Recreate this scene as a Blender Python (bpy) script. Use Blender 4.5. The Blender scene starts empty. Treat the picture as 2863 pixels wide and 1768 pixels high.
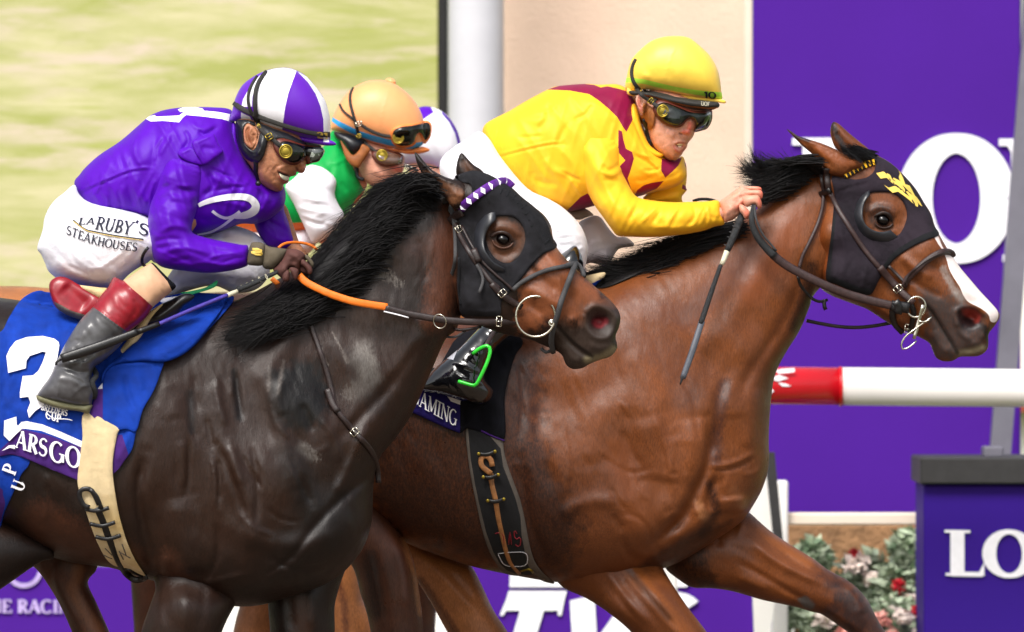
import bpy, math, random
import numpy as np
from mathutils import Vector, noise as mnoise
from mathutils.geometry import delaunay_2d_cdt
from mathutils.bvhtree import BVHTree

random.seed(7); RNG = np.random.default_rng(7)
SC = bpy.context.scene
COL = SC.collection
# ---------------------------------------------------------------- camera, light, exposure
CX, CY, S, D, ZC = 1431.5, 884.0, 1020.0, 20.0, 1.55
cam = bpy.data.cameras.new('camera'); camo = bpy.data.objects.new('camera', cam); COL.objects.link(camo)
camo.location = (0, -D, ZC); camo.rotation_euler = (math.radians(90), 0, 0)
cam.sensor_width = 36; cam.lens = 36 * D / (2863 / S)
cam.clip_start = 0.5; cam.clip_end = 3000
cam.dof.use_dof = True; cam.dof.focus_distance = D + 0.2; cam.dof.aperture_fstop = 5.0
SC.camera = camo
w = bpy.data.worlds.new('World'); SC.world = w; w.use_nodes = True
nt = w.node_tree; nt.nodes.clear()
SUN_EL, SUN_AZ = 50, 200          # azimuth clockwise from +Y: behind the camera, to the left
sky = nt.nodes.new('ShaderNodeTexSky'); sky.sky_type = 'NISHITA'; sky.sun_disc = False
sky.sun_elevation = math.radians(SUN_EL); sky.sun_rotation = math.radians(SUN_AZ)
sky.air_density = 1.2; sky.dust_density = 4.0
mixn = nt.nodes.new('ShaderNodeMix'); mixn.data_type = 'RGBA'; mixn.inputs[0].default_value = 0.72
bw = nt.nodes.new('ShaderNodeRGBToBW'); bg = nt.nodes.new('ShaderNodeBackground'); out = nt.nodes.new('ShaderNodeOutputWorld')
nt.links.new(sky.outputs[0], bw.inputs[0]); nt.links.new(sky.outputs[0], mixn.inputs[6]); nt.links.new(bw.outputs[0], mixn.inputs[7])
nt.links.new(mixn.outputs[2], bg.inputs[0]); bg.inputs[1].default_value = 0.15; nt.links.new(bg.outputs[0], out.inputs[0])
sl = bpy.data.lights.new('sun', 'SUN'); sl.energy = 2.1; sl.angle = math.radians(22); sl.color = (1, .965, .91)
so = bpy.data.objects.new('sun', sl); COL.objects.link(so)
el, az = math.radians(SUN_EL), math.radians(SUN_AZ)
sd = Vector((math.sin(az) * math.cos(el), math.cos(az) * math.cos(el), math.sin(el)))
so.rotation_euler = sd.to_track_quat('Z', 'Y').to_euler()
SC.view_settings.view_transform = 'Standard'; SC.view_settings.look = 'None'
SC.view_settings.exposure = 0.6; SC.view_settings.gamma = 1
SC.render.engine = 'CYCLES'; SC.cycles.use_denoising = True
SC.cycles.max_bounces = 6

# ---------------------------------------------------------------- photo coordinates
ZM = {'f': (0, 0, 1.16952), 'z1': (0, 140, .39686), 'z2': (0, 700, .39686), 'z3': (0, 1200, .392), 'z4': (800, 400, .46287),
      'z5': (800, 1000, .50794), 'z6': (1240, 60, .46287), 'z7': (2060, 300, .5025), 'z8': (1700, 1000, .50786),
      'z9': (780, 200, .34392), 'za': (640, 300, .17192), 'zb': (1740, 240, .17192), 'zc': (660, 620, .13228),
      'zd': (1880, 480, .17192), 'ze': (1540, 560, .17196), 'zf': (2420, 460, .09259), 'zg': (0, 700, .294), 'zh': (400, 800, .3968), 's': (0, 0, 1)}
def P(s, zz=None):
    """'z4: x y x y ...' -> (n,2) array of positions in photograph pixels"""
    if isinstance(s, np.ndarray): return s
    z, b = s.split(':'); ox, oy, k = ZM[z.strip()]
    a = np.array([float(t) for t in b.split()]).reshape(-1, 2)
    return a * k + np.array([ox, oy])
def lin(c):
    if isinstance(c, str): c = [int(c[i:i+2], 16) / 255 for i in (0, 2, 4)]
    return tuple((v / 12.92 if v <= .04045 else ((v + .055) / 1.055) ** 2.4) for v in c[:3]) + (1,)
def toworld(px, py, d, Y):
    k = (D + Y) / (D * S); y = Y - np.asarray(d) * k
    f = (D + y) / (D * S)
    return np.stack([(np.asarray(px) - CX) * f, y + 0 * np.asarray(px), ZC + (CY - np.asarray(py)) * f], -1)
def crom(p, closed=True, sub=4):
    n = len(p); o = []
    rng = range(n) if closed else range(n - 1)
    for i in rng:
        if closed: a, b, c, e = p[(i-1) % n], p[i], p[(i+1) % n], p[(i+2) % n]
        else: a, b, c, e = p[max(i-1, 0)], p[i], p[i+1], p[min(i+2, n-1)]
        for t in np.arange(sub) / sub:
            o.append(.5 * ((2*b) + (-a+c)*t + (2*a-5*b+4*c-e)*t*t + (-a+3*b-3*c+e)*t**3))
    if not closed: o.append(p[-1])
    return np.array(o)
def resample(p, step, closed=True):
    q = np.vstack([p, p[:1]]) if closed else p
    L = np.r_[0, np.cumsum(np.hypot(*np.diff(q, axis=0).T))]
    n = max(int(round(L[-1] / step)), 3)
    t = np.linspace(0, L[-1], n + 1)
    if closed: t = t[:-1]
    return np.stack([np.interp(t, L, q[:, i]) for i in range(q.shape[1])], -1)
def densify(p, step):
    """keeps every corner, adds points between"""
    o = []
    for a, b in zip(p, np.roll(p, -1, 0)):
        n = max(int(np.hypot(*(b-a)) / step), 1)
        if np.hypot(*(b-a)) > .15: o += [a + (b-a)*i/n for i in range(n)]
    return np.array(o)
def smooth_poly(p, step, sharp=False):
    return densify(p, step) if sharp else resample(crom(p), step)
def inside(pts, poly):
    x, y = pts[:, 0][:, None], pts[:, 1][:, None]
    a = poly; b = np.roll(poly, -1, 0); r = np.zeros(len(pts), bool)
    for i in range(0, len(a), 400):
        ax, ay, bx, by = a[i:i+400, 0], a[i:i+400, 1], b[i:i+400, 0], b[i:i+400, 1]
        c = ((ay > y) != (by > y)) & (x < (bx - ax) * (y - ay) / (by - ay + 1e-12) + ax)
        r ^= (c.sum(1) % 2 == 1)
    return r
def dist_line(pts, a, closed=False):
    """distance to a polyline and the run 0..1 along it"""
    q = np.vstack([a, a[:1]]) if closed else a
    best = np.full(len(pts), 1e9); run = np.zeros(len(pts)); n = len(q) - 1
    for i in range(n):
        v = q[i+1] - q[i]; L2 = max(v @ v, 1e-9)
        t = np.clip(((pts - q[i]) @ v) / L2, 0, 1)
        dd = np.hypot(*(pts - q[i] - t[:, None] * v).T)
        m = dd < best; best[m] = dd[m]; run[m] = (i + t[m]) / n
    return best, run
def hsh(ix, iy, seed):
    h = (ix.astype(np.int64) * 374761393 + iy.astype(np.int64) * 668265263 + seed * 974634777) & 0x7fffffff
    h = ((h ^ (h >> 13)) * 1274126177) & 0x7fffffff
    return ((h ^ (h >> 16)) & 0xffff) / 65535.0
def vnoise(x, y, seed=0):
    ix, iy = np.floor(x), np.floor(y); fx, fy = x - ix, y - iy
    fx = fx*fx*(3-2*fx); fy = fy*fy*(3-2*fy)
    a, b, c, e = hsh(ix, iy, seed), hsh(ix+1, iy, seed), hsh(ix, iy+1, seed), hsh(ix+1, iy+1, seed)
    return (a + (b-a)*fx + (c-a)*fy + (a-b-c+e)*fx*fy) * 2 - 1

# ---------------------------------------------------------------- things and parts
BASE = {}
def thing(name, label, cat, loc, group=None):
    o = bpy.data.objects.new(name, None); COL.objects.link(o); o.location = loc; o.empty_display_size = .1
    o['label'] = label; o['category'] = cat
    if group: o['group'] = group
    return o
def root_at(name, label, cat, s, Y, z=None, group=None):
    p = P(s)[0]; wv = toworld(p[0], p[1], 0, Y); loc = [float(v) for v in wv]
    if z is not None: loc[2] = z
    return thing(name, label, cat, loc, group)
def link(name, me, parent=None, label=None):
    o = bpy.data.objects.new(name, me); COL.objects.link(o)
    if parent is not None:
        o.parent = parent; q = parent; t = Vector((0, 0, 0))
        while q is not None: t += q.location; q = q.parent
        o.location = -t
    if label: o['label'] = label
    return o
def tag(o, label, cat, group=None):
    o['label'] = label; o['category'] = cat
    if group: o['group'] = group
    return o
class Geo:
    """collects geometry (world coordinates) that becomes one mesh"""
    def __init__(s): s.v = []; s.f = []; s.m = []; s.c = []; s.n = 0; s.mats = []; s.bv = []
    def add(s, v, f, mat, c=None, smooth=True):
        v = np.asarray(v, float)
        if mat not in s.mats: s.mats.append(mat)
        k = s.mats.index(mat)
        s.v.append(v); s.c.append(np.zeros((len(v), 4)) if c is None else c)
        for q in f: s.f.append([i + s.n for i in q]); s.m.append(k)
        s.n += len(v)
    def addm(s, v, f, mats, mi, c):
        idx = []
        for m in mats:
            if m not in s.mats: s.mats.append(m)
            idx.append(s.mats.index(m))
        s.v.append(v); s.c.append(c)
        for q, k in zip(f, mi): s.f.append([int(i) + s.n for i in q]); s.m.append(idx[k])
        s.n += len(v)
    def build(s, name, parent=None, label=None, flat=False):
        me = bpy.data.meshes.new(name); V = np.vstack(s.v)
        me.from_pydata(V.tolist(), [], s.f)
        for m in s.mats: me.materials.append(MAT[m])
        me.polygons.foreach_set('material_index', s.m)
        me.polygons.foreach_set('use_smooth', [not flat] * len(me.polygons))
        ca = me.color_attributes.new('paint', 'FLOAT_COLOR', 'POINT')
        ca.data.foreach_set('color', np.vstack(s.c).astype(np.float32).ravel())
        me.update()
        return link(name, me, parent, label)
class Host:
    """front surface of solids in (px, py, depth) space, to lay straps, cloth and lettering on"""
    def __init__(s): s.t = []
    def put(s, v, f): s.t.append(BVHTree.FromPolygons([tuple(a) for a in v], [tuple(q) for q in f]))
    def d(s, x, y):
        b = None
        for t in s.t:
            h = t.ray_cast(Vector((x, y, 3000)), Vector((0, 0, -1)))
            if h[0] is not None and (b is None or h[0].z > b): b = h[0].z
        if b is None:
            bd = 1e9
            for t in s.t:
                h = t.find_nearest(Vector((x, y, 0)))
                if h[0] is not None:
                    q = (h[0].x - x) ** 2 + (h[0].y - y) ** 2
                    if q < bd: bd = q; b = h[0].z
        return b or 0.0
    def ds(s, pts): return np.array([s.d(float(a), float(b)) for a, b in pts])
def fem(V, F, bnd, L):
    n = len(V); a, b, c = V[F[:, 0]], V[F[:, 1]], V[F[:, 2]]
    def cot(p, q, r):
        u, v = q - p, r - p; cr = np.abs(u[:, 0]*v[:, 1] - u[:, 1]*v[:, 0]) + 1e-9
        return np.clip((u * v).sum(1) / cr, -5, 20)
    ca, cb, cc = cot(a, b, c), cot(b, c, a), cot(c, a, b)
    I = np.r_[F[:, 1], F[:, 2], F[:, 0]]; J = np.r_[F[:, 2], F[:, 0], F[:, 1]]; W = np.r_[ca, cb, cc] * .5
    W = np.maximum(W, 1e-4)
    ar = .5 * np.abs((b-a)[:, 0]*(c-a)[:, 1] - (b-a)[:, 1]*(c-a)[:, 0])
    M = np.bincount(F.ravel(), np.repeat(ar / 3, 3), n)
    dg = np.bincount(I, W, n) + np.bincount(J, W, n) + M / L**2
    free = ~bnd; rhs = M / L**2 * free
    def A(x): return (dg * x - np.bincount(I, W * x[J], n) - np.bincount(J, W * x[I], n)) * free
    x = np.zeros(n); r = rhs.copy(); z = r / dg; p = z.copy(); rz = r @ z
    for _ in range(500):
        Ap = A(p); al = rz / (p @ Ap + 1e-30); x += al * p; r -= al * Ap
        if np.abs(r).max() < 1e-6 * (rhs.max() + 1e-12): break
        z = r / dg; rn = r @ z; p = z + rn / (rz + 1e-30) * p; rz = rn
    return np.clip(x, 0, 1)
def idw(pts, ctl):
    c = np.array(ctl, float); d2 = ((pts[:, None, :] - c[None, :, :2]) ** 2).sum(-1) + 400
    wt = d2 ** -1.5
    return (wt * c[:, 2]).sum(1) / wt.sum(1)
def ctl(s, *vals):
    p = P(s); return [(a, b, v) for (a, b), v in zip(p, vals)]
def solid(geo, poly, mat, Y, T, L, d0=0, step=8, host=None, hosts=None, off=0, back=1.0, strokes=(), paint=(), regions=(),
          holes=(), sharp=False, noise=(), tilt=None, rim=10, base=None):
    """A rounded closed body from its side outline: inflated to real thickness, with ridges, folds and grooves.
    with host: a sheet lying on the host's surface."""
    po = smooth_poly(P(poly), step * .8, sharp)
    ho = [smooth_poly(P(h), step * .8) for h in holes]
    x0, y0 = po.min(0); x1, y1 = po.max(0)
    gx, gy = np.meshgrid(np.arange(x0, x1, step), np.arange(y0, y1, step * .88))
    gx = gx + (np.arange(gx.shape[0]) % 2)[:, None] * step * .5
    g = np.stack([gx.ravel(), gy.ravel()], -1)
    ok = inside(g, po)
    for h in ho: ok &= ~inside(g, h)
    g = g[ok]
    dd, _ = dist_line(g, po, True)
    for h in ho: dd = np.minimum(dd, dist_line(g, h, True)[0])
    g = g[dd > step * .75]
    pts = [po]; edges = []; n = len(po)
    edges += [(i, (i+1) % n) for i in range(n)]
    for h in ho:
        pts.append(h); edges += [(n+i, n+(i+1) % len(h)) for i in range(len(h))]; n += len(h)
    if host is None or T:
        t = np.roll(po, -1, 0) - np.roll(po, 1, 0); t /= np.hypot(*t.T)[:, None] + 1e-9; nn = np.stack([-t[:, 1], t[:, 0]], -1)
        area = .5 * np.sum(po[:, 0]*np.roll(po[:, 1], -1) - np.roll(po[:, 0], -1)*po[:, 1])
        if area < 0: nn = -nn
        for e in (.1, .38):
            q = po + nn * step * e; dq, _ = dist_line(q, po, True); ok = (dq > step * e * .93) & inside(q, po)
            for h in ho: ok &= ~inside(q, h) & (dist_line(q, h, True)[0] > step * .2)
            q = q[ok]; pts.append(q); n += len(q)
    regs = []
    for rp in regions:
        r = smooth_poly(P(rp[0]), step * .6, len(rp) > 2); regs.append((r, rp[1]))
        pts.append(r); edges += [(n+i, n+(i+1) % len(r)) for i in range(len(r))]; n += len(r)
    for r, _ in regs:
        g = g[dist_line(g, r, True)[0] > step * .35]
    pts.append(g)
    allp = np.vstack(pts)
    vo, eo, fo, *_ = delaunay_2d_cdt([Vector(p) for p in allp], edges, [], 0, 1e-4)
    V = np.array([tuple(v) for v in vo]); F = np.array([f for f in fo if len(f) == 3])
    cen = V[F].mean(1); k = inside(cen, po)
    for h in ho: k &= ~inside(cen, h)
    F = F[k]; cen = cen[k]
    ar = (V[F[:, 1]]-V[F[:, 0]])[:, 0]*(V[F[:, 2]]-V[F[:, 0]])[:, 1] - (V[F[:, 1]]-V[F[:, 0]])[:, 1]*(V[F[:, 2]]-V[F[:, 0]])[:, 0]
    F = F[np.abs(ar) > 1e-4]; cen = cen[np.abs(ar) > 1e-4]; ar = ar[np.abs(ar) > 1e-4]
    F[ar > 0] = F[ar > 0][:, ::-1]           # front faces look at the camera (pixel y points down)
    used = np.unique(F); rem = -np.ones(len(V), int); rem[used] = np.arange(len(used)); V = V[used]; F = rem[F]
    E = np.vstack([F[:, [0, 1]], F[:, [1, 2]], F[:, [2, 0]]])
    key = np.sort(E, 1); uq, inv, cnt = np.unique(key, axis=0, return_inverse=True, return_counts=True)
    be = E[cnt[inv.ravel()] == 1]; bnd = np.zeros(len(V), bool); bnd[be.ravel()] = True
    mi = np.zeros(len(F), int); mats = [mat]
    for r, m in regs:
        if m not in mats: mats.append(m)
        mi[inside(cen, r)] = mats.index(m)
    if T is None or (np.isscalar(T) and T == 0): prof = np.zeros(len(V)); Tv = 0
    else:
        u = fem(V, F, bnd, L); prof = np.sqrt(np.clip(u * (2 - u), 0, 1)); Tv = T if np.isscalar(T) else idw(V, T)
    h = Tv * prof
    fade = np.ones(len(V)) if (host is not None and not (T or 0)) else np.clip(prof * 2.2, 0, 1)
    dt = np.zeros(len(V))
    for st in strokes:
        pl, sg, am = P(st[0]), st[1], st[2]
        if len(pl) > 2: pl = crom(pl, False, 3)
        m = (V[:, 0] > pl[:, 0].min()-3*sg) & (V[:, 0] < pl[:, 0].max()+3*sg) & (V[:, 1] > pl[:, 1].min()-3*sg) & (V[:, 1] < pl[:, 1].max()+3*sg)
        if not m.any(): continue
        if len(pl) == 1: q = np.hypot(*(V[m]-pl[0]).T); tp = 1
        else:
            q, run = dist_line(V[m], pl); tp = np.clip(np.minimum(run, 1-run) * 5, .25, 1) if len(st) < 4 else 1
        dt[m] += am * np.exp(-(q/sg)**2) * tp
    for nz in noise:                        # (angle, length, width, amplitude, seed)
        a = math.radians(nz[0]); s1 = V[:, 0]*math.cos(a)+V[:, 1]*math.sin(a); s2 = -V[:, 0]*math.sin(a)+V[:, 1]*math.cos(a)
        wv = vnoise(s1/nz[1]*.7, s2/nz[1]*.7, nz[4]+5) * .6
        q = vnoise(s1/nz[1]+wv, s2/nz[2]+wv, nz[4]); q = 1 - 2*np.abs(q) if len(nz) > 5 else q
        dt += nz[3] * q
    dt *= fade
    c = np.zeros((len(V), 4))
    for pt in paint:                        # (kind, shape, colour, softness, strength)
        kind, shp, colr, soft, stg = pt
        if kind == 'poly':
            q = smooth_poly(P(shp), 12); ins = inside(V, q); dq, _ = dist_line(V, q, True); sdq = np.where(ins, -dq, dq)
            sdq = sdq + vnoise(V[:, 0]/14, V[:, 1]/14, 3) * soft * .5
            al = np.clip(.5 - sdq / (2*soft), 0, 1)
        else:
            q, _ = dist_line(V, P(shp)) if len(P(shp)) > 1 else (np.hypot(*(V-P(shp)[0]).T), 0)
            al = np.exp(-(q/soft)**2)
        al = (al * al * (3 - 2*al)) * stg
        rgb = np.array(lin(colr)[:3]); ca = c[:, 3]; na = al + ca*(1-al)
        c[:, :3] = np.where(na[:, None] > 1e-6, (rgb*al[:, None] + c[:, :3]*(ca*(1-al))[:, None]) / np.maximum(na, 1e-6)[:, None], 0)
        c[:, 3] = na
    if host is None:
        bs = d0 if np.isscalar(d0) else idw(V, d0)
        df = bs + h + dt
        isb = bnd
        bi = -np.ones(len(V), int); bi[~isb] = len(V) + np.arange((~isb).sum()); bi[isb] = np.where(isb)[0]
        db = (bs - h * back)[~isb] if not np.isscalar(bs) else bs - (h * back)[~isb]
        W = np.vstack([toworld(V[:, 0], V[:, 1], df, Y), toworld(V[~isb][:, 0], V[~isb][:, 1], db, Y)])
        Fb = bi[F][:, ::-1]
        geo.addm(W, np.vstack([F, Fb]), mats, np.r_[mi, mi], np.vstack([c, c[~isb]]))
    else:
        hd = host.ds(V)
        if base is not None: hd = np.maximum(hd, base)
        # the sheet bridges small hollows of what it lies on
        df = hd + off + h + dt
        be2 = be; bl = np.unique(be2); rm = {int(v): len(V)+i for i, v in enumerate(bl)}
        W = np.vstack([toworld(V[:, 0], V[:, 1], df, Y), toworld(V[bl][:, 0], V[bl][:, 1], df[bl] - rim, Y)])
        fs = [tuple(f) for f in F] + [(int(b), int(a), rm[int(a)], rm[int(b)]) for a, b in be2]
        geo.addm(W, fs, mats, np.r_[mi, np.zeros(len(be2), int)], np.vstack([c, c[bl]]))
    if hosts is not None:
        for hh in (hosts if isinstance(hosts, (list, tuple)) else [hosts]):
            hh.put(np.c_[V, df], F)
    return df
def tube(geo, pts3, r, mat, Y, sides=8, closed=False, flat=1.0, caps=True, ang=0):
    """pts3: (px, py, depth); r radius px (scalar or list), flat = depth radius / across radius"""
    p = np.array(pts3, float); n = len(p); r = np.full(n, r) if np.isscalar(r) else np.interp(np.linspace(0, 1, n), np.linspace(0, 1, len(r)), r)
    V = []
    for i in range(n):
        a = p[(i-1) % n] if (closed or i) else p[0]; b = p[(i+1) % n] if (closed or i < n-1) else p[-1]
        t = b - a; t /= np.linalg.norm(t) + 1e-9
        u = np.cross(t, [0, 0, 1.]); 
        if np.linalg.norm(u) < .1: u = np.cross(t, [0, 1., 0])
        u /= np.linalg.norm(u); v = np.cross(t, u)
        for k in range(sides):
            th = 2*math.pi*(k+.5)/sides + ang
            V.append(p[i] + r[i]*(u*math.cos(th) + v*math.sin(th)*flat))
    V = np.array(V); F = []
    m = n if closed else n-1
    for i in range(m):
        for k in range(sides):
            a, b = i*sides+k, i*sides+(k+1) % sides; c, e = ((i+1) % n)*sides+(k+1) % sides, ((i+1) % n)*sides+k
            F.append((a, b, c, e))
    if caps and not closed: F.append(tuple(range(sides))[::-1]); F.append(tuple((n-1)*sides+k for k in range(sides)))
    geo.add(toworld(V[:, 0], V[:, 1], V[:, 2], Y), F, mat)
def path(s, step=10, closed=False, curve=True):
    p = P(s)
    if curve and len(p) > 2: p = crom(p, closed, 6)
    return resample(p, step, closed)
def strap(geo, s, w, mat, Y, host=None, off=3, d=None, t=3, step=9, w2=None, curve=True, closed=False, smooth=3):
    p = path(s, step, closed, curve)
    if host is not None:
        z = host.ds(p) + off
        for _ in range(smooth):
            z[1:-1] = np.maximum(z[1:-1], .25*z[:-2] + .5*z[1:-1] + .25*z[2:])
    else: z = np.interp(np.linspace(0, 1, len(p)), np.linspace(0, 1, len(d)), d) if not np.isscalar(d) else np.full(len(p), d)
    r = [w/2, (w2 or w)/2]
    tube(geo, np.c_[p, z], r, mat, Y, 8, closed, t / (w/2))
def rect_cs(n): pass
def ring(geo, s, rx, ry, tr, mat, Y, d, rot=0, n=28, dz=0):
    c = P(s)[0]; th = np.arange(n)*2*math.pi/n; a = math.radians(rot)
    x = rx*np.cos(th); y = ry*np.sin(th)
    tube(geo, np.c_[c[0]+x*math.cos(a)-y*math.sin(a), c[1]+x*math.sin(a)+y*math.cos(a), d+dz*np.cos(th)], tr, mat, Y, 8, True)
def ball(geo, s, r, mat, Y, d, sz=1.0, n=14, ry=None, rot=0):
    c = P(s)[0]; V = []; F = []; ry = ry or r; a = math.radians(rot)
    for i in range(n+1):
        ph = math.pi*i/n
        for k in range(2*n):
            th = math.pi*k/n; x, y = r*math.sin(ph)*math.cos(th), ry*math.sin(ph)*math.sin(th)
            V.append((c[0]+x*math.cos(a)-y*math.sin(a), c[1]+x*math.sin(a)+y*math.cos(a), d + r*sz*math.cos(ph)))
    for i in range(n):
        for k in range(2*n):
            F.append((i*2*n+k, (i+1)*2*n+k, (i+1)*2*n+(k+1) % (2*n), i*2*n+(k+1) % (2*n)))
    V = np.array(V); geo.add(toworld(V[:, 0], V[:, 1], V[:, 2], Y), F, mat)
def flatpoly(geo, polys, mat, Y, host=None, off=2, d=0, step=7, th=1.5, sharp=True):
    """union of outlines as one thin raised sheet (lettering, badges) laid on a host or at depth d"""
    ps = [densify(P(p), step) if sharp else smooth_poly(P(p), step) for p in polys]
    vs = np.vstack(ps); edges = []; n = 0
    for p in ps: edges += [(n+i, n+(i+1) % len(p)) for i in range(len(p))]; n += len(p)
    x0, y0 = vs.min(0); x1, y1 = vs.max(0)
    gx, gy = np.meshgrid(np.arange(x0, x1, step*1.3), np.arange(y0, y1, step*1.3)); g = np.stack([gx.ravel(), gy.ravel()], -1)
    k = np.zeros(len(g), bool)
    for p in ps: k |= inside(g, p)
    vo, eo, fo, *_ = delaunay_2d_cdt([Vector(p) for p in np.vstack([vs, g[k]])], edges, [], 0, 1e-4)
    V = np.array([tuple(v) for v in vo]); F = np.array([f for f in fo if len(f) == 3]); cen = V[F].mean(1)
    k = np.zeros(len(F), bool)
    for p in ps: k |= inside(cen, p)
    F = F[k]; a, b, c = V[F[:, 0]], V[F[:, 1]], V[F[:, 2]]
    ar = (b-a)[:, 0]*(c-a)[:, 1]-(b-a)[:, 1]*(c-a)[:, 0]; F = F[np.abs(ar) > 1e-3]; ar = ar[np.abs(ar) > 1e-3]; F[ar > 0] = F[ar > 0][:, ::-1]
    used = np.unique(F); rem = -np.ones(len(V), int); rem[used] = np.arange(len(used)); V = V[used]; F = rem[F]
    E = np.vstack([F[:, [0, 1]], F[:, [1, 2]], F[:, [2, 0]]]); key = np.sort(E, 1)
    uq, inv, cnt = np.unique(key, axis=0, return_inverse=True, return_counts=True); be = E[cnt[inv.ravel()] == 1]
    z = (host.ds(V) if host is not None else d) + off + np.zeros(len(V))
    geo.add(toworld(V[:, 0], V[:, 1], z, Y), [tuple(f) for f in F], mat)
    n = len(V); W = np.vstack([toworld(V[:, 0], V[:, 1], z, Y), toworld(V[:, 0], V[:, 1], z-th, Y)])
    geo.add(W, [(int(b), int(a), int(a)+n, int(b)+n) for a, b in be], mat)
def stroke_quads(pts, w, closed=False):
    """outlines of a thick line: one piece per segment plus joints; w scalar or list"""
    p = np.array(pts, float); n = len(p); w = np.full(n, w) if np.isscalar(w) else np.array(w, float); o = []
    q = np.vstack([p, p[:1]]) if closed else p; ww = np.r_[w, w[:1]] if closed else w
    m = len(q); nr = []
    for i in range(m):
        a = q[i-1] if i else (q[-2] if closed else q[0]); b = q[i+1] if i < m-1 else (q[1] if closed else q[-1])
        t = b - a; t = t/(np.hypot(*t)+1e-9); nr.append(np.array([-t[1], t[0]]))
    for i in range(m-1):
        o.append(np.array([q[i]+nr[i]*ww[i]/2, q[i+1]+nr[i+1]*ww[i+1]/2, q[i+1]-nr[i+1]*ww[i+1]/2, q[i]-nr[i]*ww[i]/2]))
    return o
def arc(cx, cy, rx, ry, a0, a1, n=16):
    t = np.radians(np.linspace(a0, a1, n)); return np.c_[cx+rx*np.cos(t), cy+ry*np.sin(t)]
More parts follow.
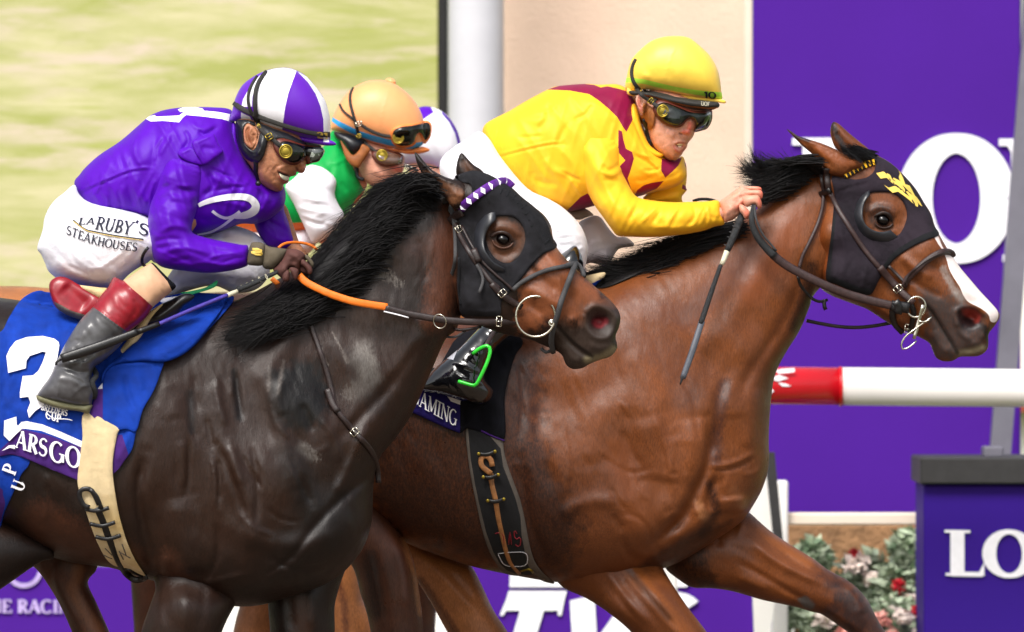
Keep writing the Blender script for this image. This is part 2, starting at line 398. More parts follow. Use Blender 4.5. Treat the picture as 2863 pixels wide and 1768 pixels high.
def glyph(ch, serif=True, T=.2, t=.08):
    """outlines of a letter in a box: height 1 (y down), returns (width, pieces)"""
    o = []; sg = lambda a, b, w_: o.extend(stroke_quads([a, b], w_))
    def sf(x, y, L=.22): 
        if serif: o.append(np.array([[x-L, y-.028], [x+L, y-.028], [x+L, y+.028], [x-L, y+.028]]))
    def ring_(cx, cy, rx, ry, a0=0, a1=360):
        A = np.radians(np.linspace(a0, a1, 26)); pts = np.c_[cx+rx*np.cos(A), cy+ry*np.sin(A)]
        ww = t + (T-t)*np.abs(np.cos(A))**1.5; o.extend(stroke_quads(pts, ww))
    W = .7
    if ch == 'L': sg((.2, 0), (.2, 1), T); sf(.2, .03); sg((.1, .96), (.62, .96), t); o.append(np.array([[.55, .96], [.66, .7], [.66, 1]])); sf(.15, .97, .15); W = .72
    elif ch in 'O0': ring_(.42, .5, .34, .48); W = .84
    elif ch == 'N': sg((.15, 0), (.15, 1), t*1.2); sg((.13, 0), (.72, 1), T); sg((.72, 0), (.72, 1), t*1.2); sf(.12, .03, .14); sf(.15, .97, .14); sf(.72, .03, .14); W = .86
    elif ch == 'A': sg((.4, 0), (.1, 1), t); sg((.4, 0), (.72, 1), T); sg((.22, .66), (.6, .66), t); sf(.1, .97, .12); sf(.72, .97, .14); W = .84
    elif ch == 'R': sg((.18, 0), (.18, 1), T); sf(.16, .03, .14); sf(.18, .97, .16); ring_(.3, .27, .26, .24, -90, 90); sg((.18, .03), (.32, .03), t); sg((.18, .51), (.32, .51), t); sg((.34, .5), (.68, 1), T); W = .74
    elif ch == 'B': sg((.18, 0), (.18, 1), T); ring_(.3, .26, .22, .23, -90, 90); ring_(.3, .74, .28, .24, -90, 90); sg((.18, .03), (.32, .03), t); sg((.18, .5), (.32, .5), t); sg((.18, .97), (.32, .97), t); sf(.14, .03, .1); sf(.14, .97, .1); W = .68
    elif ch == 'S':
        A = np.radians(np.linspace(-30, -260, 14)); a = np.c_[.34+.22*np.cos(A), .27+.23*np.sin(A)]
        B = np.radians(np.linspace(-80, 155, 14)); b = np.c_[.34+.24*np.cos(B), .73+.24*np.sin(B)]
        pts = np.vstack([a, b]); o.extend(stroke_quads(pts, t+(T-t)*np.exp(-((pts[:, 1]-.5)/.3)**2))); W = .66
    elif ch == 'G': ring_(.42, .5, .34, .48, 30, 310); sg((.72, .55), (.72, .92), T*.9); sf(.68, .55, .15); W = .88
    elif ch == 'C': ring_(.42, .5, .34, .48, 40, 315); W = .8
    elif ch == 'M': sg((.14, 0), (.14, 1), t); sg((.14, 0), (.45, .9), T); sg((.45, .9), (.78, 0), t); sg((.8, 0), (.8, 1), T); sf(.12, .97, .12); sf(.82, .97, .14); sf(.1, .03, .1); sf(.84, .03, .1); W = .96
    elif ch == 'I': sg((.2, 0), (.2, 1), T); sf(.2, .03, .17); sf(.2, .97, .17); W = .4
    elif ch == 'T': sg((.35, 0), (.35, 1), T); sg((.02, .04), (.68, .04), t); o.append(np.array([[.02, .02], [.08, .02], [.04, .24], [0, .24]])); o.append(np.array([[.68, .02], [.62, .02], [.66, .24], [.7, .24]])); sf(.35, .97, .17); W = .72
    elif ch == 'E': sg((.18, 0), (.18, 1), T); sg((.1, .04), (.6, .04), t); sg((.18, .5), (.5, .5), t); sg((.1, .96), (.64, .96), t); sg((.58, .02), (.6, .24), t); sg((.62, .76), (.64, 1), t); W = .7
    elif ch == 'K': sg((.18, 0), (.18, 1), T); sg((.68, 0), (.22, .55), t); sg((.3, .45), (.7, 1), T); sf(.18, .03, .14); sf(.18, .97, .14); W = .74
    elif ch == 'H': sg((.18, 0), (.18, 1), T); sg((.66, 0), (.66, 1), T); sg((.18, .5), (.66, .5), t); [sf(x, y, .14) for x in (.18, .66) for y in (.03, .97)]; W = .84
    elif ch == 'U': sg((.16, 0), (.16, .65), T); sg((.64, 0), (.64, .65), t*1.3); ring_(.4, .65, .24, .33, 0, 180); sf(.16, .03, .13); sf(.64, .03, .13); W = .8
    elif ch == 'Y': sg((.08, 0), (.38, .52), T); sg((.7, 0), (.38, .52), t); sg((.38, .5), (.38, 1), T); sf(.08, .03, .12); sf(.7, .03, .12); sf(.38, .97, .15); W = .78
    elif ch == 'V': sg((.08, 0), (.38, 1), T); sg((.72, 0), (.38, 1), t); sf(.08, .03, .14); sf(.72, .03, .14); W = .78
    elif ch == 'D': sg((.18, 0), (.18, 1), T); ring_(.3, .5, .36, .46, -90, 90); sg((.18, .03), (.32, .03), t); sg((.18, .97), (.32, .97), t); W = .78
    elif ch == 'P': sg((.18, 0), (.18, 1), T); ring_(.3, .28, .26, .25, -90, 90); sg((.18, .03), (.32, .03), t); sg((.18, .53), (.32, .53), t); sf(.18, .97, .16); W = .66
    elif ch == 'F': sg((.18, 0), (.18, 1), T); sg((.1, .04), (.6, .04), t); sg((.18, .5), (.5, .5), t); sf(.18, .97, .14); W = .64
    elif ch == '2': ring_(.32, .27, .24, .24, -170, 40); sg((.52, .4), (.1, .93), t*1.5); sg((.06, .93), (.62, .93), T*.9); W = .7
    elif ch == '1': sg((.3, 0), (.3, 1), T); sg((.3, .04), (.08, .24), t*1.6); W = .5
    elif ch == "'": sg((.1, 0), (.06, .25), T*.7); W = .22
    elif ch == ' ': W = .35
    return W, o
def text(geo, word, mat, Y, org, xdir, ydir, h, host=None, off=2, d=0, serif=True, T=.2, t=.08, adv=1.0, step=4, th=1.2, wx=1.0, bend=None):
    """org: px of the top-left corner; xdir/ydir: directions of the baseline and of 'down'"""
    x = 0; org = np.array(org, float); xd = np.array(xdir, float); yd = np.array(ydir, float)
    for ch in word:
        W, pcs = glyph(ch, serif, T, t)
        out = []
        for q in pcs:
            X = (q[:, 0]*wx + x)*h; Yy = q[:, 1]*h
            r = org + X[:, None]*xd + Yy[:, None]*yd
            if bend is not None: r = r + bend(X)[:, None]*yd
            out.append(r)
        if out: flatpoly(geo, out, mat, Y, host, off, d, step, th)
        x += W*wx*adv
    return x*h
def box(geo, s, Y, depth, mat, bev=0):
    """box from its front rectangle 'z: x0 y0 x1 y1' at depth plane Y (metres) and its thickness in metres"""
    p = P(s); (x0, y0), (x1, y1) = p
    a = toworld(x0, y0, 0, Y); b = toworld(x1, y1, 0, Y)
    wbox(geo, (a[0], Y, b[2]), (b[0], Y+depth, a[2]), mat)
def wbox(geo, lo, hi, mat):
    (x0, y0, z0), (x1, y1, z1) = lo, hi; b = min(.006, (x1-x0)*.2, (z1-z0)*.2, (y1-y0)*.3)
    # chamfered box
    V = []; 
    for x, sx in ((x0, 1), (x1, -1)):
        for y, sy in ((y0, 1), (y1, -1)):
            for z, sz in ((z0, 1), (z1, -1)):
                V += [(x, y+sy*b, z+sz*b), (x+sx*b, y, z+sz*b), (x+sx*b, y+sy*b, z)]
    ix = lambda i, j, k, c: ((i*2+j)*2+k)*3+c
    F = []
    for i in (0, 1):
        q = [ix(i, 0, 0, 0), ix(i, 1, 0, 0), ix(i, 1, 1, 0), ix(i, 0, 1, 0)]; F.append(q if i else q[::-1])
        q = [ix(0, i, 0, 1), ix(0, i, 1, 1), ix(1, i, 1, 1), ix(1, i, 0, 1)]; F.append(q if i else q[::-1])
        q = [ix(0, 0, i, 2), ix(1, 0, i, 2), ix(1, 1, i, 2), ix(0, 1, i, 2)]; F.append(q if i else q[::-1])
        for j in (0, 1):
            F.append([ix(i, j, 0, 0), ix(i, j, 1, 0), ix(i, j, 1, 1), ix(i, j, 0, 1)])
            F.append([ix(i, 0, j, 0), ix(i, 1, j, 0), ix(i, 1, j, 2), ix(i, 0, j, 2)])
            F.append([ix(0, i, j, 1), ix(1, i, j, 1), ix(1, i, j, 2), ix(0, i, j, 2)])
            for k in (0, 1): F.append([ix(i, j, k, 0), ix(i, j, k, 1), ix(i, j, k, 2)])
    geo.add(V, F, mat)
def hair(geo, guides, n, mat, Y, host=None, off=6, seg=6, r=2.2, jit=10, tipj=26, lo=0., dbase=None, spread=14, clump=0, slo=.5):
    """strands between guide curves; each guide 'z: root ... tip' (same number of points)"""
    G = np.array([resample(crom(P(g), False, 4), 1e9 if 0 else np.hypot(*np.diff(crom(P(g), False, 4), axis=0).T).sum()/seg, False)[:seg+1] for g in guides])
    Vs = []; Fs = []; k = 0
    cl = RNG.uniform(0, len(G)-1, clump) if clump else None
    for i in range(n):
        t = RNG.uniform(0, len(G)-1)
        a = int(t); a = min(a, len(G)-2); f = t-a
        c = G[a]*(1-f)+G[a+1]*f
        s = np.linspace(0, 1, seg+1)[:, None]
        sc = RNG.uniform(slo, 1.0)
        c = c[0] + (c-c[0])*sc
        j0 = RNG.normal(0, jit, 2); j1 = RNG.normal(0, tipj, 2)
        if clump:
            q = cl[np.argmin(np.abs(cl-t))]; b = min(int(q), len(G)-2); g2 = G[b]*(1-(q-b))+G[b+1]*(q-b)
            c = c + ((g2[0]+(g2-g2[0])*sc)-c)*(s**1.3)*.75
        wob = np.sin(s*5+RNG.uniform(0, 6))*RNG.normal(0, 3)
        c = c + j0*(1-s) + j1*s*s + wob
        base = (host.d(*c[0]) if host is not None else (dbase or 0)); end = host.d(*c[-1]) if host is not None else base
        z = base + (end-base)*s[:, 0] + off + np.abs(RNG.normal(0, spread)) * np.sin(s[:, 0]*2.6+.2)
        rr = r*RNG.uniform(.6, 1.3)*(1-s[:, 0]**1.6*.92)
        d = np.gradient(c, axis=0); d /= np.hypot(*d.T)[:, None]+1e-9; nn = np.c_[-d[:, 1], d[:, 0]]
        for m in range(seg+1):
            Vs += [(c[m][0]+nn[m][0]*rr[m], c[m][1]+nn[m][1]*rr[m], z[m]-rr[m]*.5), (c[m][0], c[m][1], z[m]+rr[m]), (c[m][0]-nn[m][0]*rr[m], c[m][1]-nn[m][1]*rr[m], z[m]-rr[m]*.5)]
        for m in range(seg):
            o = k+m*3
            for q in range(3): Fs.append((o+q, o+(q+1) % 3, o+3+(q+1) % 3, o+3+q))
        k += (seg+1)*3
    V = np.array(Vs); geo.add(toworld(V[:, 0], V[:, 1], V[:, 2], Y), Fs, mat)

# ---------------------------------------------------------------- materials
MAT = {}
def nodes(name):
    m = bpy.data.materials.new(name); m.use_nodes = True; MAT[name] = m
    t = m.node_tree; b = t.nodes['Principled BSDF']; return m, t, b
def N(t, typ, **kw):
    n = t.nodes.new(typ)
    for k, v in kw.items():
        if isinstance(k, str) and hasattr(n, k): setattr(n, k, v)
    return n
def mixc(t, f, a, b, mode='MIX'):
    n = t.nodes.new('ShaderNodeMix'); n.data_type = 'RGBA'; n.blend_type = mode
    for i, v in ((0, f), (6, a), (7, b)):
        if hasattr(v, 'is_linked') or hasattr(v, 'links'): t.links.new(v, n.inputs[i])
        else: n.inputs[i].default_value = v
    return n.outputs[2]
def noise_n(t, scale, detail=4, stretch=(1, 1, 1), rough=.55, rot=(0, 0, 0), dist=0):
    tc = t.nodes.new('ShaderNodeTexCoord'); mp = t.nodes.new('ShaderNodeMapping'); mp.inputs['Scale'].default_value = stretch; mp.inputs['Rotation'].default_value = rot
    nz = t.nodes.new('ShaderNodeTexNoise'); nz.inputs['Scale'].default_value = scale; nz.inputs['Detail'].default_value = detail; nz.inputs['Roughness'].default_value = rough
    nz.inputs['Distortion'].default_value = dist
    t.links.new(tc.outputs['Object'], mp.inputs[0]); t.links.new(mp.outputs[0], nz.inputs[0]); return nz.outputs[0]
def ramp(t, v, lo, hi):
    r = t.nodes.new('ShaderNodeMapRange'); r.inputs[1].default_value = lo; r.inputs[2].default_value = hi; t.links.new(v, r.inputs[0]); r.clamp = True
    return r.outputs[0]
def mat(name, col, rough=.6, var=.12, vs=30, bump=.1, bs=300, bstretch=(1, 1, 1), brot=(0, 0, 0), spec=.5, metal=0, sheen=0, coat=0,
        paint=False, col2=None, c2s=5, c2lo=.45, c2hi=.6, bump2=None, bdist=.002, aniso=0, roughvar=0, alpha=None, fine=None):
    m, t, b = nodes(name); c = lin(col)
    dark = tuple(v*(1-var*2.2) for v in c[:3])+(1,); light = tuple(min(1, v*(1+var)) for v in c[:3])+(1,)
    nz = noise_n(t, vs, 5)
    o = mixc(t, ramp(t, nz, .3, .7), dark, light)
    if col2 is not None: o = mixc(t, ramp(t, noise_n(t, c2s, 5), c2lo, c2hi), o, lin(col2))
    if fine:
        fv = ramp(t, noise_n(t, fine[0], 3, fine[2], rot=(0, fine[3] if len(fine) > 3 else 0, 0)), .3, .7); a_, b_ = 1-fine[1], 1+fine[1]
        o = mixc(t, 1.0, o, mixc(t, fv, (a_, a_, a_, 1), (b_, b_, b_, 1)), 'MULTIPLY')
    if paint:
        at = t.nodes.new('ShaderNodeAttribute'); at.attribute_name = 'paint'
        pc = mixc(t, .35, at.outputs['Color'], mixc(t, ramp(t, nz, .3, .7), (.55, .55, .55, 1), (1.25, 1.2, 1.15, 1)), 'MULTIPLY')
        if fine and fine[1] > .2:      # dust, sweat, coat marks and painted crease shade break up along the hair
            m1 = t.nodes.new('ShaderNodeMath'); m1.operation = 'MULTIPLY_ADD'; m1.inputs[1].default_value = 1.45; m1.use_clamp = True
            m2 = t.nodes.new('ShaderNodeMath'); m2.operation = 'MULTIPLY'; m2.inputs[1].default_value = -0.7
            t.links.new(ramp(t, noise_n(t, 190, 6, (1, 1, .4), .7, rot=(0, .5, 0)), .3, .7), m2.inputs[0]); t.links.new(at.outputs['Alpha'], m1.inputs[0]); t.links.new(m2.outputs[0], m1.inputs[2])
            o = mixc(t, m1.outputs[0], o, pc)
        else: o = mixc(t, at.outputs['Alpha'], o, pc)
    t.links.new(o, b.inputs['Base Color'])
    b.inputs['Roughness'].default_value = rough
    if roughvar: 
        mr = t.nodes.new('ShaderNodeMapRange'); mr.inputs[3].default_value = rough-roughvar; mr.inputs[4].default_value = rough+roughvar
        t.links.new(noise_n(t, 14, 5), mr.inputs[0]); mr.inputs[1].default_value = .3; mr.inputs[2].default_value = .7; t.links.new(mr.outputs[0], b.inputs['Roughness'])
    b.inputs['Specular IOR Level'].default_value = spec; b.inputs['Metallic'].default_value = metal
    b.inputs['Sheen Weight'].default_value = sheen; b.inputs['Coat Weight'].default_value = coat; b.inputs['Coat Roughness'].default_value = .12
    b.inputs['Sheen Roughness'].default_value = .4
    last = None
    if bump:
        bn = t.nodes.new('ShaderNodeBump'); bn.inputs['Strength'].default_value = bump; bn.inputs['Distance'].default_value = bdist
        t.links.new(noise_n(t, bs, 3, bstretch, rot=brot), bn.inputs['Height']); last = bn
    if bump2:
        b2 = t.nodes.new('ShaderNodeBump'); b2.inputs['Strength'].default_value = bump2[0]; b2.inputs['Distance'].default_value = bump2[2]
        t.links.new(noise_n(t, bump2[1], 4, bump2[3] if len(bump2) > 3 else (1, 1, 1)), b2.inputs['Height'])
        if last: t.links.new(last.outputs[0], b2.inputs['Normal'])
        last = b2
    if last: t.links.new(last.outputs[0], b.inputs['Normal'])
    if alpha is not None:
        b.inputs['Transmission Weight'].default_value = alpha
    return m
# horses
FUR = dict(rough=.4, spec=.34, bs=620, bstretch=(1, 1, .18), brot=(0, .5, 0), bump=.5, bdist=.0016, roughvar=.13, bump2=(.4, 140, .002, (1, 1, .25)), sheen=0, paint=True, fine=(420, .3, (1, 1, .16), .5))
mat('coat_black', '1a110e', var=.22, vs=11, col2='28170f', c2s=2.2, c2lo=.42, c2hi=.62, **FUR)
mat('coat_bay', '75401f', var=.14, vs=8, col2='4a2513', c2s=2.0, c2lo=.44, c2hi=.64, **FUR)
MAT['coat_black'].node_tree.nodes['Principled BSDF']
mat('coat_chestnut', 'a2663c', var=.16, vs=9, **FUR)
mat('coat_darkbay', '4a291b', var=.2, vs=9, **FUR)
mat('mane_black', '0e0b0d', rough=.62, var=.3, vs=40, bump=0, spec=.3)
mat('eye_gloss', '070404', rough=.1, bump=0, spec=.45)
mat('nostril_pink', '8c3038', rough=.35, bump=.3, bs=300)
mat('hoof', '2c2622', rough=.5)
mat('hood_mesh', '1b1a1e', rough=.8, var=.2, vs=60, bump=.9, bs=1500, bdist=.003, spec=.25, col2='2b2a30', c2s=6)
mat('hood_cloth', '1f1a21', rough=.85, var=.15, vs=60, bump=.5, bs=1800, spec=.2, bump2=(.6, 25, .006), col2='2a222b', c2s=5)
mat('hood_edge', '15161a', rough=.8, bump=.5, bs=1200, spec=.25)
mat('cup_plastic', '25262b', rough=.33, var=.15, bump=.15, bs=200, spec=.5)
# leather, rubber, metal
mat('leather_dark', '2c1f1e', rough=.42, var=.25, vs=80, bump=.3, bs=700, spec=.5)
mat('leather_brown', '382524', rough=.45, var=.2, vs=90, bump=.35, bs=800)
mat('leather_black', '141214', rough=.3, var=.2, vs=80, bump=.2, bs=600)
mat('leather_tan', 'a9703f', rough=.5, var=.2, vs=60, bump=.3, bs=900)
mat('rubber_grey', '3c3b3d', rough=.65, var=.15, bump=.5, bs=1200)
mat('rubber_black', '1f2124', rough=.55, var=.2, vs=120, bump=.8, bs=1600, bstretch=(1, 1, 1))
mat('orange_rein', 'f07818', rough=.5, var=.08, vs=60, bump=.4, bs=1200)
mat('steel', 'c9c3b4', rough=.22, metal=1, bump=.1, bs=200, var=.1)
mat('brass', 'a8923a', rough=.38, metal=.9, bump=.15, bs=300, var=.15)
mat('gold_print', 'e8c45a', rough=.5, bump=0)
mat('boot_grey', '525154', rough=.32, var=.2, vs=16, bump=.25, bs=60, bdist=.003, spec=.5, coat=.12)
mat('boot_red', '8c1222', rough=.36, var=.12, bump=.2, bs=60, spec=.45, coat=.15)
mat('boot_black', '0c0c0f', rough=.12, var=.2, bump=.3, bs=60, coat=.8)
mat('sole', '6d6a4c', rough=.6)
# cloth
CL = dict(rough=.48, spec=.2, bump=.3, bs=2200, bdist=.0006, sheen=.04, bump2=(.14, 40, .003))
mat('silk_purple', '5204aa', var=.05, vs=12, **CL)
mat('silk_white', 'eeebf2', var=.02, vs=12, **CL)
mat('silk_yellow', 'fbbd28', var=.04, vs=12, **CL)
mat('silk_maroon', '86123e', var=.08, vs=12, **CL)
mat('silk_green', '0a9c46', var=.08, vs=12, **CL)
mat('silk_orange', 'e06a1e', var=.08, vs=12, **CL)
mat('breeches', 'eceaf1', rough=.55, var=.03, vs=15, bump=.25, bs=2200, bdist=.0006, sheen=.2, bump2=(.5, 30, .007), spec=.3, paint=True)
mat('breeches_dull', 'e4dce4', rough=.6, var=.05, vs=12, bump=.25, bs=2200, col2='cdc2c4', c2s=7, bump2=(.4, 25, .007), spec=.25, paint=True)  # greyer off-white than the plain breeches, with a mottled tone
mat('cap_purple', '5c0aae', rough=.45, var=.03, bump=.15, bs=1800, bdist=.0005, sheen=.2, bump2=(.12, 14, .006))
mat('cap_white', 'efedf3', rough=.45, var=.02, bump=.15, bs=1800, bdist=.0005, sheen=.2, bump2=(.12, 14, .006))
mat('cap_yellow', 'fed24e', rough=.45, var=.03, bump=.15, bs=1800, bdist=.0005, sheen=.2, bump2=(.2, 14, .006))
mat('cap_orange', 'f6a66c', rough=.45, var=.03, bump=.15, bs=1800, bdist=.0005, sheen=.2, bump2=(.12, 14, .006))
mat('band_black', '25221f', rough=.7, bump=.4, bs=1500)
mat('band_green', 'c4ff4a', rough=.5, bump=.2, bs=1500)
mat('band_blue', '36aef8', rough=.5, bump=.2, bs=1500)
mat('peak_orange', 'f58a42', rough=.45, bump=.2, bs=1500)
mat('cloth_blue', '07369a', rough=.75, var=.12, vs=25, bump=.4, bs=1500, bump2=(.5, 18, .008), spec=.2)
mat('cloth_purple', '45216f', rough=.8, var=.1, vs=25, bump=.4, bs=1500, spec=.2)
mat('cloth_black', '0a0a12', rough=.85, var=.2, vs=25, bump=.4, bs=1500, bump2=(.5, 18, .008), spec=.2)
mat('cloth_navy', '20155c', rough=.8, var=.1, vs=25, bump=.4, bs=1500, spec=.2)
mat('print_white', 'f2f0f6', rough=.7, bump=.3, bs=1500, var=.03)
mat('print_dark', '14182e', rough=.7, bump=.2, bs=1500)
mat('print_yellow', 'f0cf5e', rough=.7, bump=.3, bs=1500)
mat('girth_cream', 'd9c297', rough=.75, var=.1, vs=20, bump=.7, bs=500, bstretch=(.1, 1, 3), col2='c2a15f', c2s=8, c2lo=.5, c2hi=.75)
mat('girth_black', '0e0d10', rough=.85, var=.2, bump=.6, bs=900)
mat('binding_grey', '5f564e', rough=.75, bump=.5, bs=900)
mat('nude_sock', 'd0a280', rough=.6, var=.05, bump=.3, bs=900)
mat('skin_tan', 'b27858', rough=.46, var=.14, vs=70, bump=.6, bs=420, bdist=.0015, fine=(380, .16, (1, 1, 1)), spec=.4, paint=True)
mat('skin_pink', 'd99a82', rough=.46, var=.11, vs=70, bump=.5, bs=420, bdist=.0015, fine=(380, .12, (1, 1, 1)), spec=.4, paint=True)
for n_ in ('skin_tan', 'skin_pink'):
    b_ = MAT[n_].node_tree.nodes['Principled BSDF']; b_.inputs['Subsurface Weight'].default_value = .12; b_.inputs['Subsurface Radius'].default_value = (.01, .004, .002); b_.inputs['Subsurface Scale'].default_value = .4
mat('print_lilac', 'b8a2da', rough=.7)
mat('teeth', 'efe6cc', rough=.25, bump=0)
mat('glove_olive', '5b5141', rough=.85, var=.12, bump=.6, bs=1300)
mat('glove_brown', '55302a', rough=.75, var=.15, bump=.5, bs=1300)
mat('harness_black', '15161c', rough=.38, var=.2, bump=.4, bs=150, bdist=.002)
mat('harness_tan', '9c5a26', rough=.6, var=.15, bump=.5, bs=900)
mat('goggle_rim', '5a2417', rough=.4, bump=.2, bs=300)
mat('lens_dark', '060807', rough=.06, var=.2, bump=.35, bs=26, bdist=.006, spec=.6, col2='1a201c', c2s=22, c2lo=.5, c2hi=.6)
mat('lens_brown', '4a3026', rough=.08, var=.2, bump=.1, bs=18, spec=.9, coat=1, col2='70564a', c2s=12)
mat('lens_clear', 'a9b0a8', rough=.07, var=.3, bump=.4, bs=60, bdist=.004, spec=1, coat=1, col2='2c332f', c2s=40, c2lo=.45, c2hi=.5)
mat('whip_purple', '43339a', rough=.5, bump=.8, bs=700, bstretch=(1, 1, 1))
mat('whip_white', 'd8d2b8', rough=.4, bump=.2)
mat('green_metal', '35e03a', rough=.3, bump=.1, coat=.4)
# setting
mat('banner_purple', '46118a', rough=.7, var=.02, vs=3, bump=.1, bs=40, spec=.2)
mat('banner_deep', '2f0a80', rough=.6, var=.02, vs=3, bump=.1, bs=40, spec=.2)
mat('stucco_cream', 'e4c7b1', rough=.9, var=.03, vs=4, bump=.5, bs=60, bdist=.01, spec=.15)
mat('paint_white', 'efebe6', rough=.35, var=.03, vs=4, bump=.05, bs=20)
mat('paint_cream', 'ead9c6', rough=.5, var=.04, vs=4, bump=.1, bs=40)
mat('rail_red', 'cf1220', rough=.25, var=.05, vs=5, bump=.05, bs=20, coat=.3)
mat('metal_grey', '6b6974', rough=.45, var=.1, vs=6, bump=.1, bs=40)
mat('metal_pale', 'c6c5cb', rough=.5, var=.05, vs=3, bump=.05, bs=40)
mat('frame_black', '101014', rough=.5)
mat('cap_dark', '2c2b2c', rough=.55, var=.1, bump=.2, bs=60)
mat('earth', '9a7350', rough=.95, var=.2, vs=12, bump=.8, bs=40, bdist=.02)
mat('dirt', '6b5b4c', rough=.95, var=.15, vs=2, bump=.9, bs=9, bdist=.03)
mat('turf', '4f6b22', rough=.95, var=.2, vs=6, bump=.9, bs=60, bdist=.03, col2='6d7a35', c2s=1.2)
mat('leaf', 'b4c2a6', rough=.6, var=.25, vs=14, bump=.2, bs=80)
mat('leaf_dark', '627a5a', rough=.6, var=.25, vs=14, bump=.2, bs=80)
mat('petal_white', 'f3e2d8', rough=.6, bump=.1)
mat('petal_red', 'c4162a', rough=.6, bump=.1)
mat('petal_pink', 'eda79b', rough=.6, bump=.1)
mat('roof_red', 'a9493a', rough=.8)
# the big video screen shows racing grass: horizontal rows of lamps
m, t, b = nodes('video_picture')
n1 = noise_n(t, 2.0, 6, (.4, 1, 1.9), .62, rot=(0, .22, 0), dist=.5); n2 = noise_n(t, 5.2, 5, (.32, 1, 1.8), .62, rot=(0, -.2, 0), dist=.3); n3 = noise_n(t, 16, 4, (.2, 1, 2.2), .6)
c0 = mixc(t, ramp(t, n1, .41, .59), lin('e6dba6'), lin('b3b75a'))
c1 = mixc(t, ramp(t, n2, .5, .68), c0, lin('ecd6bd')); c1 = mixc(t, ramp(t, n3, .56, .74), c1, lin('b9bf58'))
tc = t.nodes.new('ShaderNodeTexCoord'); wv = t.nodes.new('ShaderNodeTexWave'); wv.bands_direction = 'Z'; wv.inputs['Scale'].default_value = 17
t.links.new(tc.outputs['Object'], wv.inputs[0])
c2 = mixc(t, ramp(t, wv.outputs['Fac'], .1, .9), mixc(t, .36, c1, (.16, .14, .02, 1)), c1)
b.inputs['Base Color'].default_value = (.02, .02, .02, 1); t.links.new(c2, b.inputs['Emission Color']); b.inputs['Emission Strength'].default_value = .86
mat('blaze', 'f1e4e0', rough=.5, var=.05, vs=40, bump=.3, bs=900, col2='e2b9b0', c2s=9, c2lo=.6, c2hi=.75)
# ================================================================ the place
def struct(g, name, parent=None):
    o = g.build(name, parent, flat=True)
    if parent is None: o['kind'] = 'structure'
    return o
def plane(name, x0, x1, y0, y1, z, m):
    g = Geo(); g.add([(x0, y0, z), (x1, y0, z), (x1, y1, z), (x0, y1, z)], [(0, 1, 2, 3)], m); return struct(g, name)
plane('ground', -1500, 1500, -1500, 1500, -.02, 'turf')
plane('dirt_track', -300, 300, -9, 4.0, 0, 'dirt')
def slab(name, s, Y, th, m, parent=None, z0=None):
    """upright slab from a front rectangle; z0: carried down to this height"""
    p = P(s); (x0, y0), (x1, y1) = p; a = toworld(x0, y0, 0, Y); b = toworld(x1, y1, 0, Y)
    g = Geo(); wbox(g, (a[0], Y, b[2] if z0 is None else z0), (b[0], Y+th, a[2]), m); return g.build(name, parent, flat=True)
t_ = root_at('video_screen', 'large video screen showing blurred green race grass, behind the purple jockey', 'screen', 'f: 200 700', 9, 0)
slab('picture', 'f: -900 -700 1046 1150', 9, .05, 'video_picture', t_)
g = Geo()
for q in ('f: 1046 -760 1070 1210', 'f: -930 -760 -900 1210', 'f: -900 -760 1046 -700', 'f: -900 1150 1046 1210'): box(g, q, 8.96, .3, 'frame_black')
slab('frame', 'f: 1046 -760 1070 1210', 8.96, .3, 'frame_black', t_); slab('frame', 'f: -930 -760 -900 1210', 8.96, .3, 'frame_black', t_); slab('frame', 'f: -900 -760 1046 -701', 8.97, .3, 'frame_black', t_); slab('frame', 'f: -900 1151 1046 1210', 8.97, .3, 'frame_black', t_)
for x_ in ('f: -600 1210 -560 1300', 'f: 700 1210 740 1300'): slab('support', x_, 9.0, .15, 'frame_black', t_, z0=-.02)
g = Geo(); p_ = [(1072+1205)/2*1.16952, 0]
a_ = toworld(1071*1.16952, 0, 0, 7.4); b_ = toworld(1205*1.16952, 0, 0, 7.4); cx_, r_ = (a_[0]+b_[0])/2, (b_[0]-a_[0])/2
V = []; F = []; n_ = 32
for z_ in (-.02, 4.6):
    for k in range(n_): V.append((cx_+r_*math.cos(2*math.pi*k/n_), 7.4+r_+r_*math.sin(2*math.pi*k/n_), z_))
for k in range(n_): F.append((k, (k+1) % n_, n_+(k+1) % n_, n_+k))
g.add(V, F, 'metal_pale'); tag(g.build('column'), 'round white column between the video screen and the cream wall', 'column')
o = slab('building_wall', 'f: 1204 -600 2406 1100', 8.2, .3, 'stucco_cream', None, -.02); tag(o, 'cream stucco building wall behind the yellow jockey', 'wall')
o = slab('trim_post', 'f: 1780 -600 1800 1100', 7.6, .08, 'paint_cream', None, -.02); tag(o, 'thin cream post at the left edge of the tall purple banner', 'post')
bn = root_at('banner', 'tall purple banner with huge white serif letters behind the bay horse\'s head', 'banner', 'f: 2100 900', 6.5, 0)
slab('cloth', 'f: 1800 -600 2440 1225', 6.5, .05, 'banner_purple', bn, .05)
g = Geo(); text(g, 'L', 'print_white', 6.5, (2222, 386), (1, 0), (0, 1), 345, None, 12, d=0, T=.27, t=.13, step=30, th=6, wx=1.0)
g.build('lettering', bn)
g = Geo(); A_ = np.radians(np.linspace(0, 360, 60)); pts = np.c_[2674+116*np.cos(A_), 555+154*np.sin(A_)]; flatpoly(g, stroke_quads(pts, 55+42*np.abs(np.cos(A_))**1.4), 'print_white', 6.5, None, 12, 0, 30, 6); g.build('lettering', bn)
g = Geo(); text(g, 'N', 'print_white', 6.5, (2800, 388), (1, 0), (0, 1), 345, None, 12, d=0, T=.2, t=.12, step=30, th=6); g.build('lettering', bn)
g = Geo(); a_ = toworld(2868, 0, 0, 6.1); b_ = toworld(2768, 1278, 0, 6.1); c_ = toworld(2826, 1278, 0, 6.1); e_ = toworld(2925, 0, 0, 6.1)
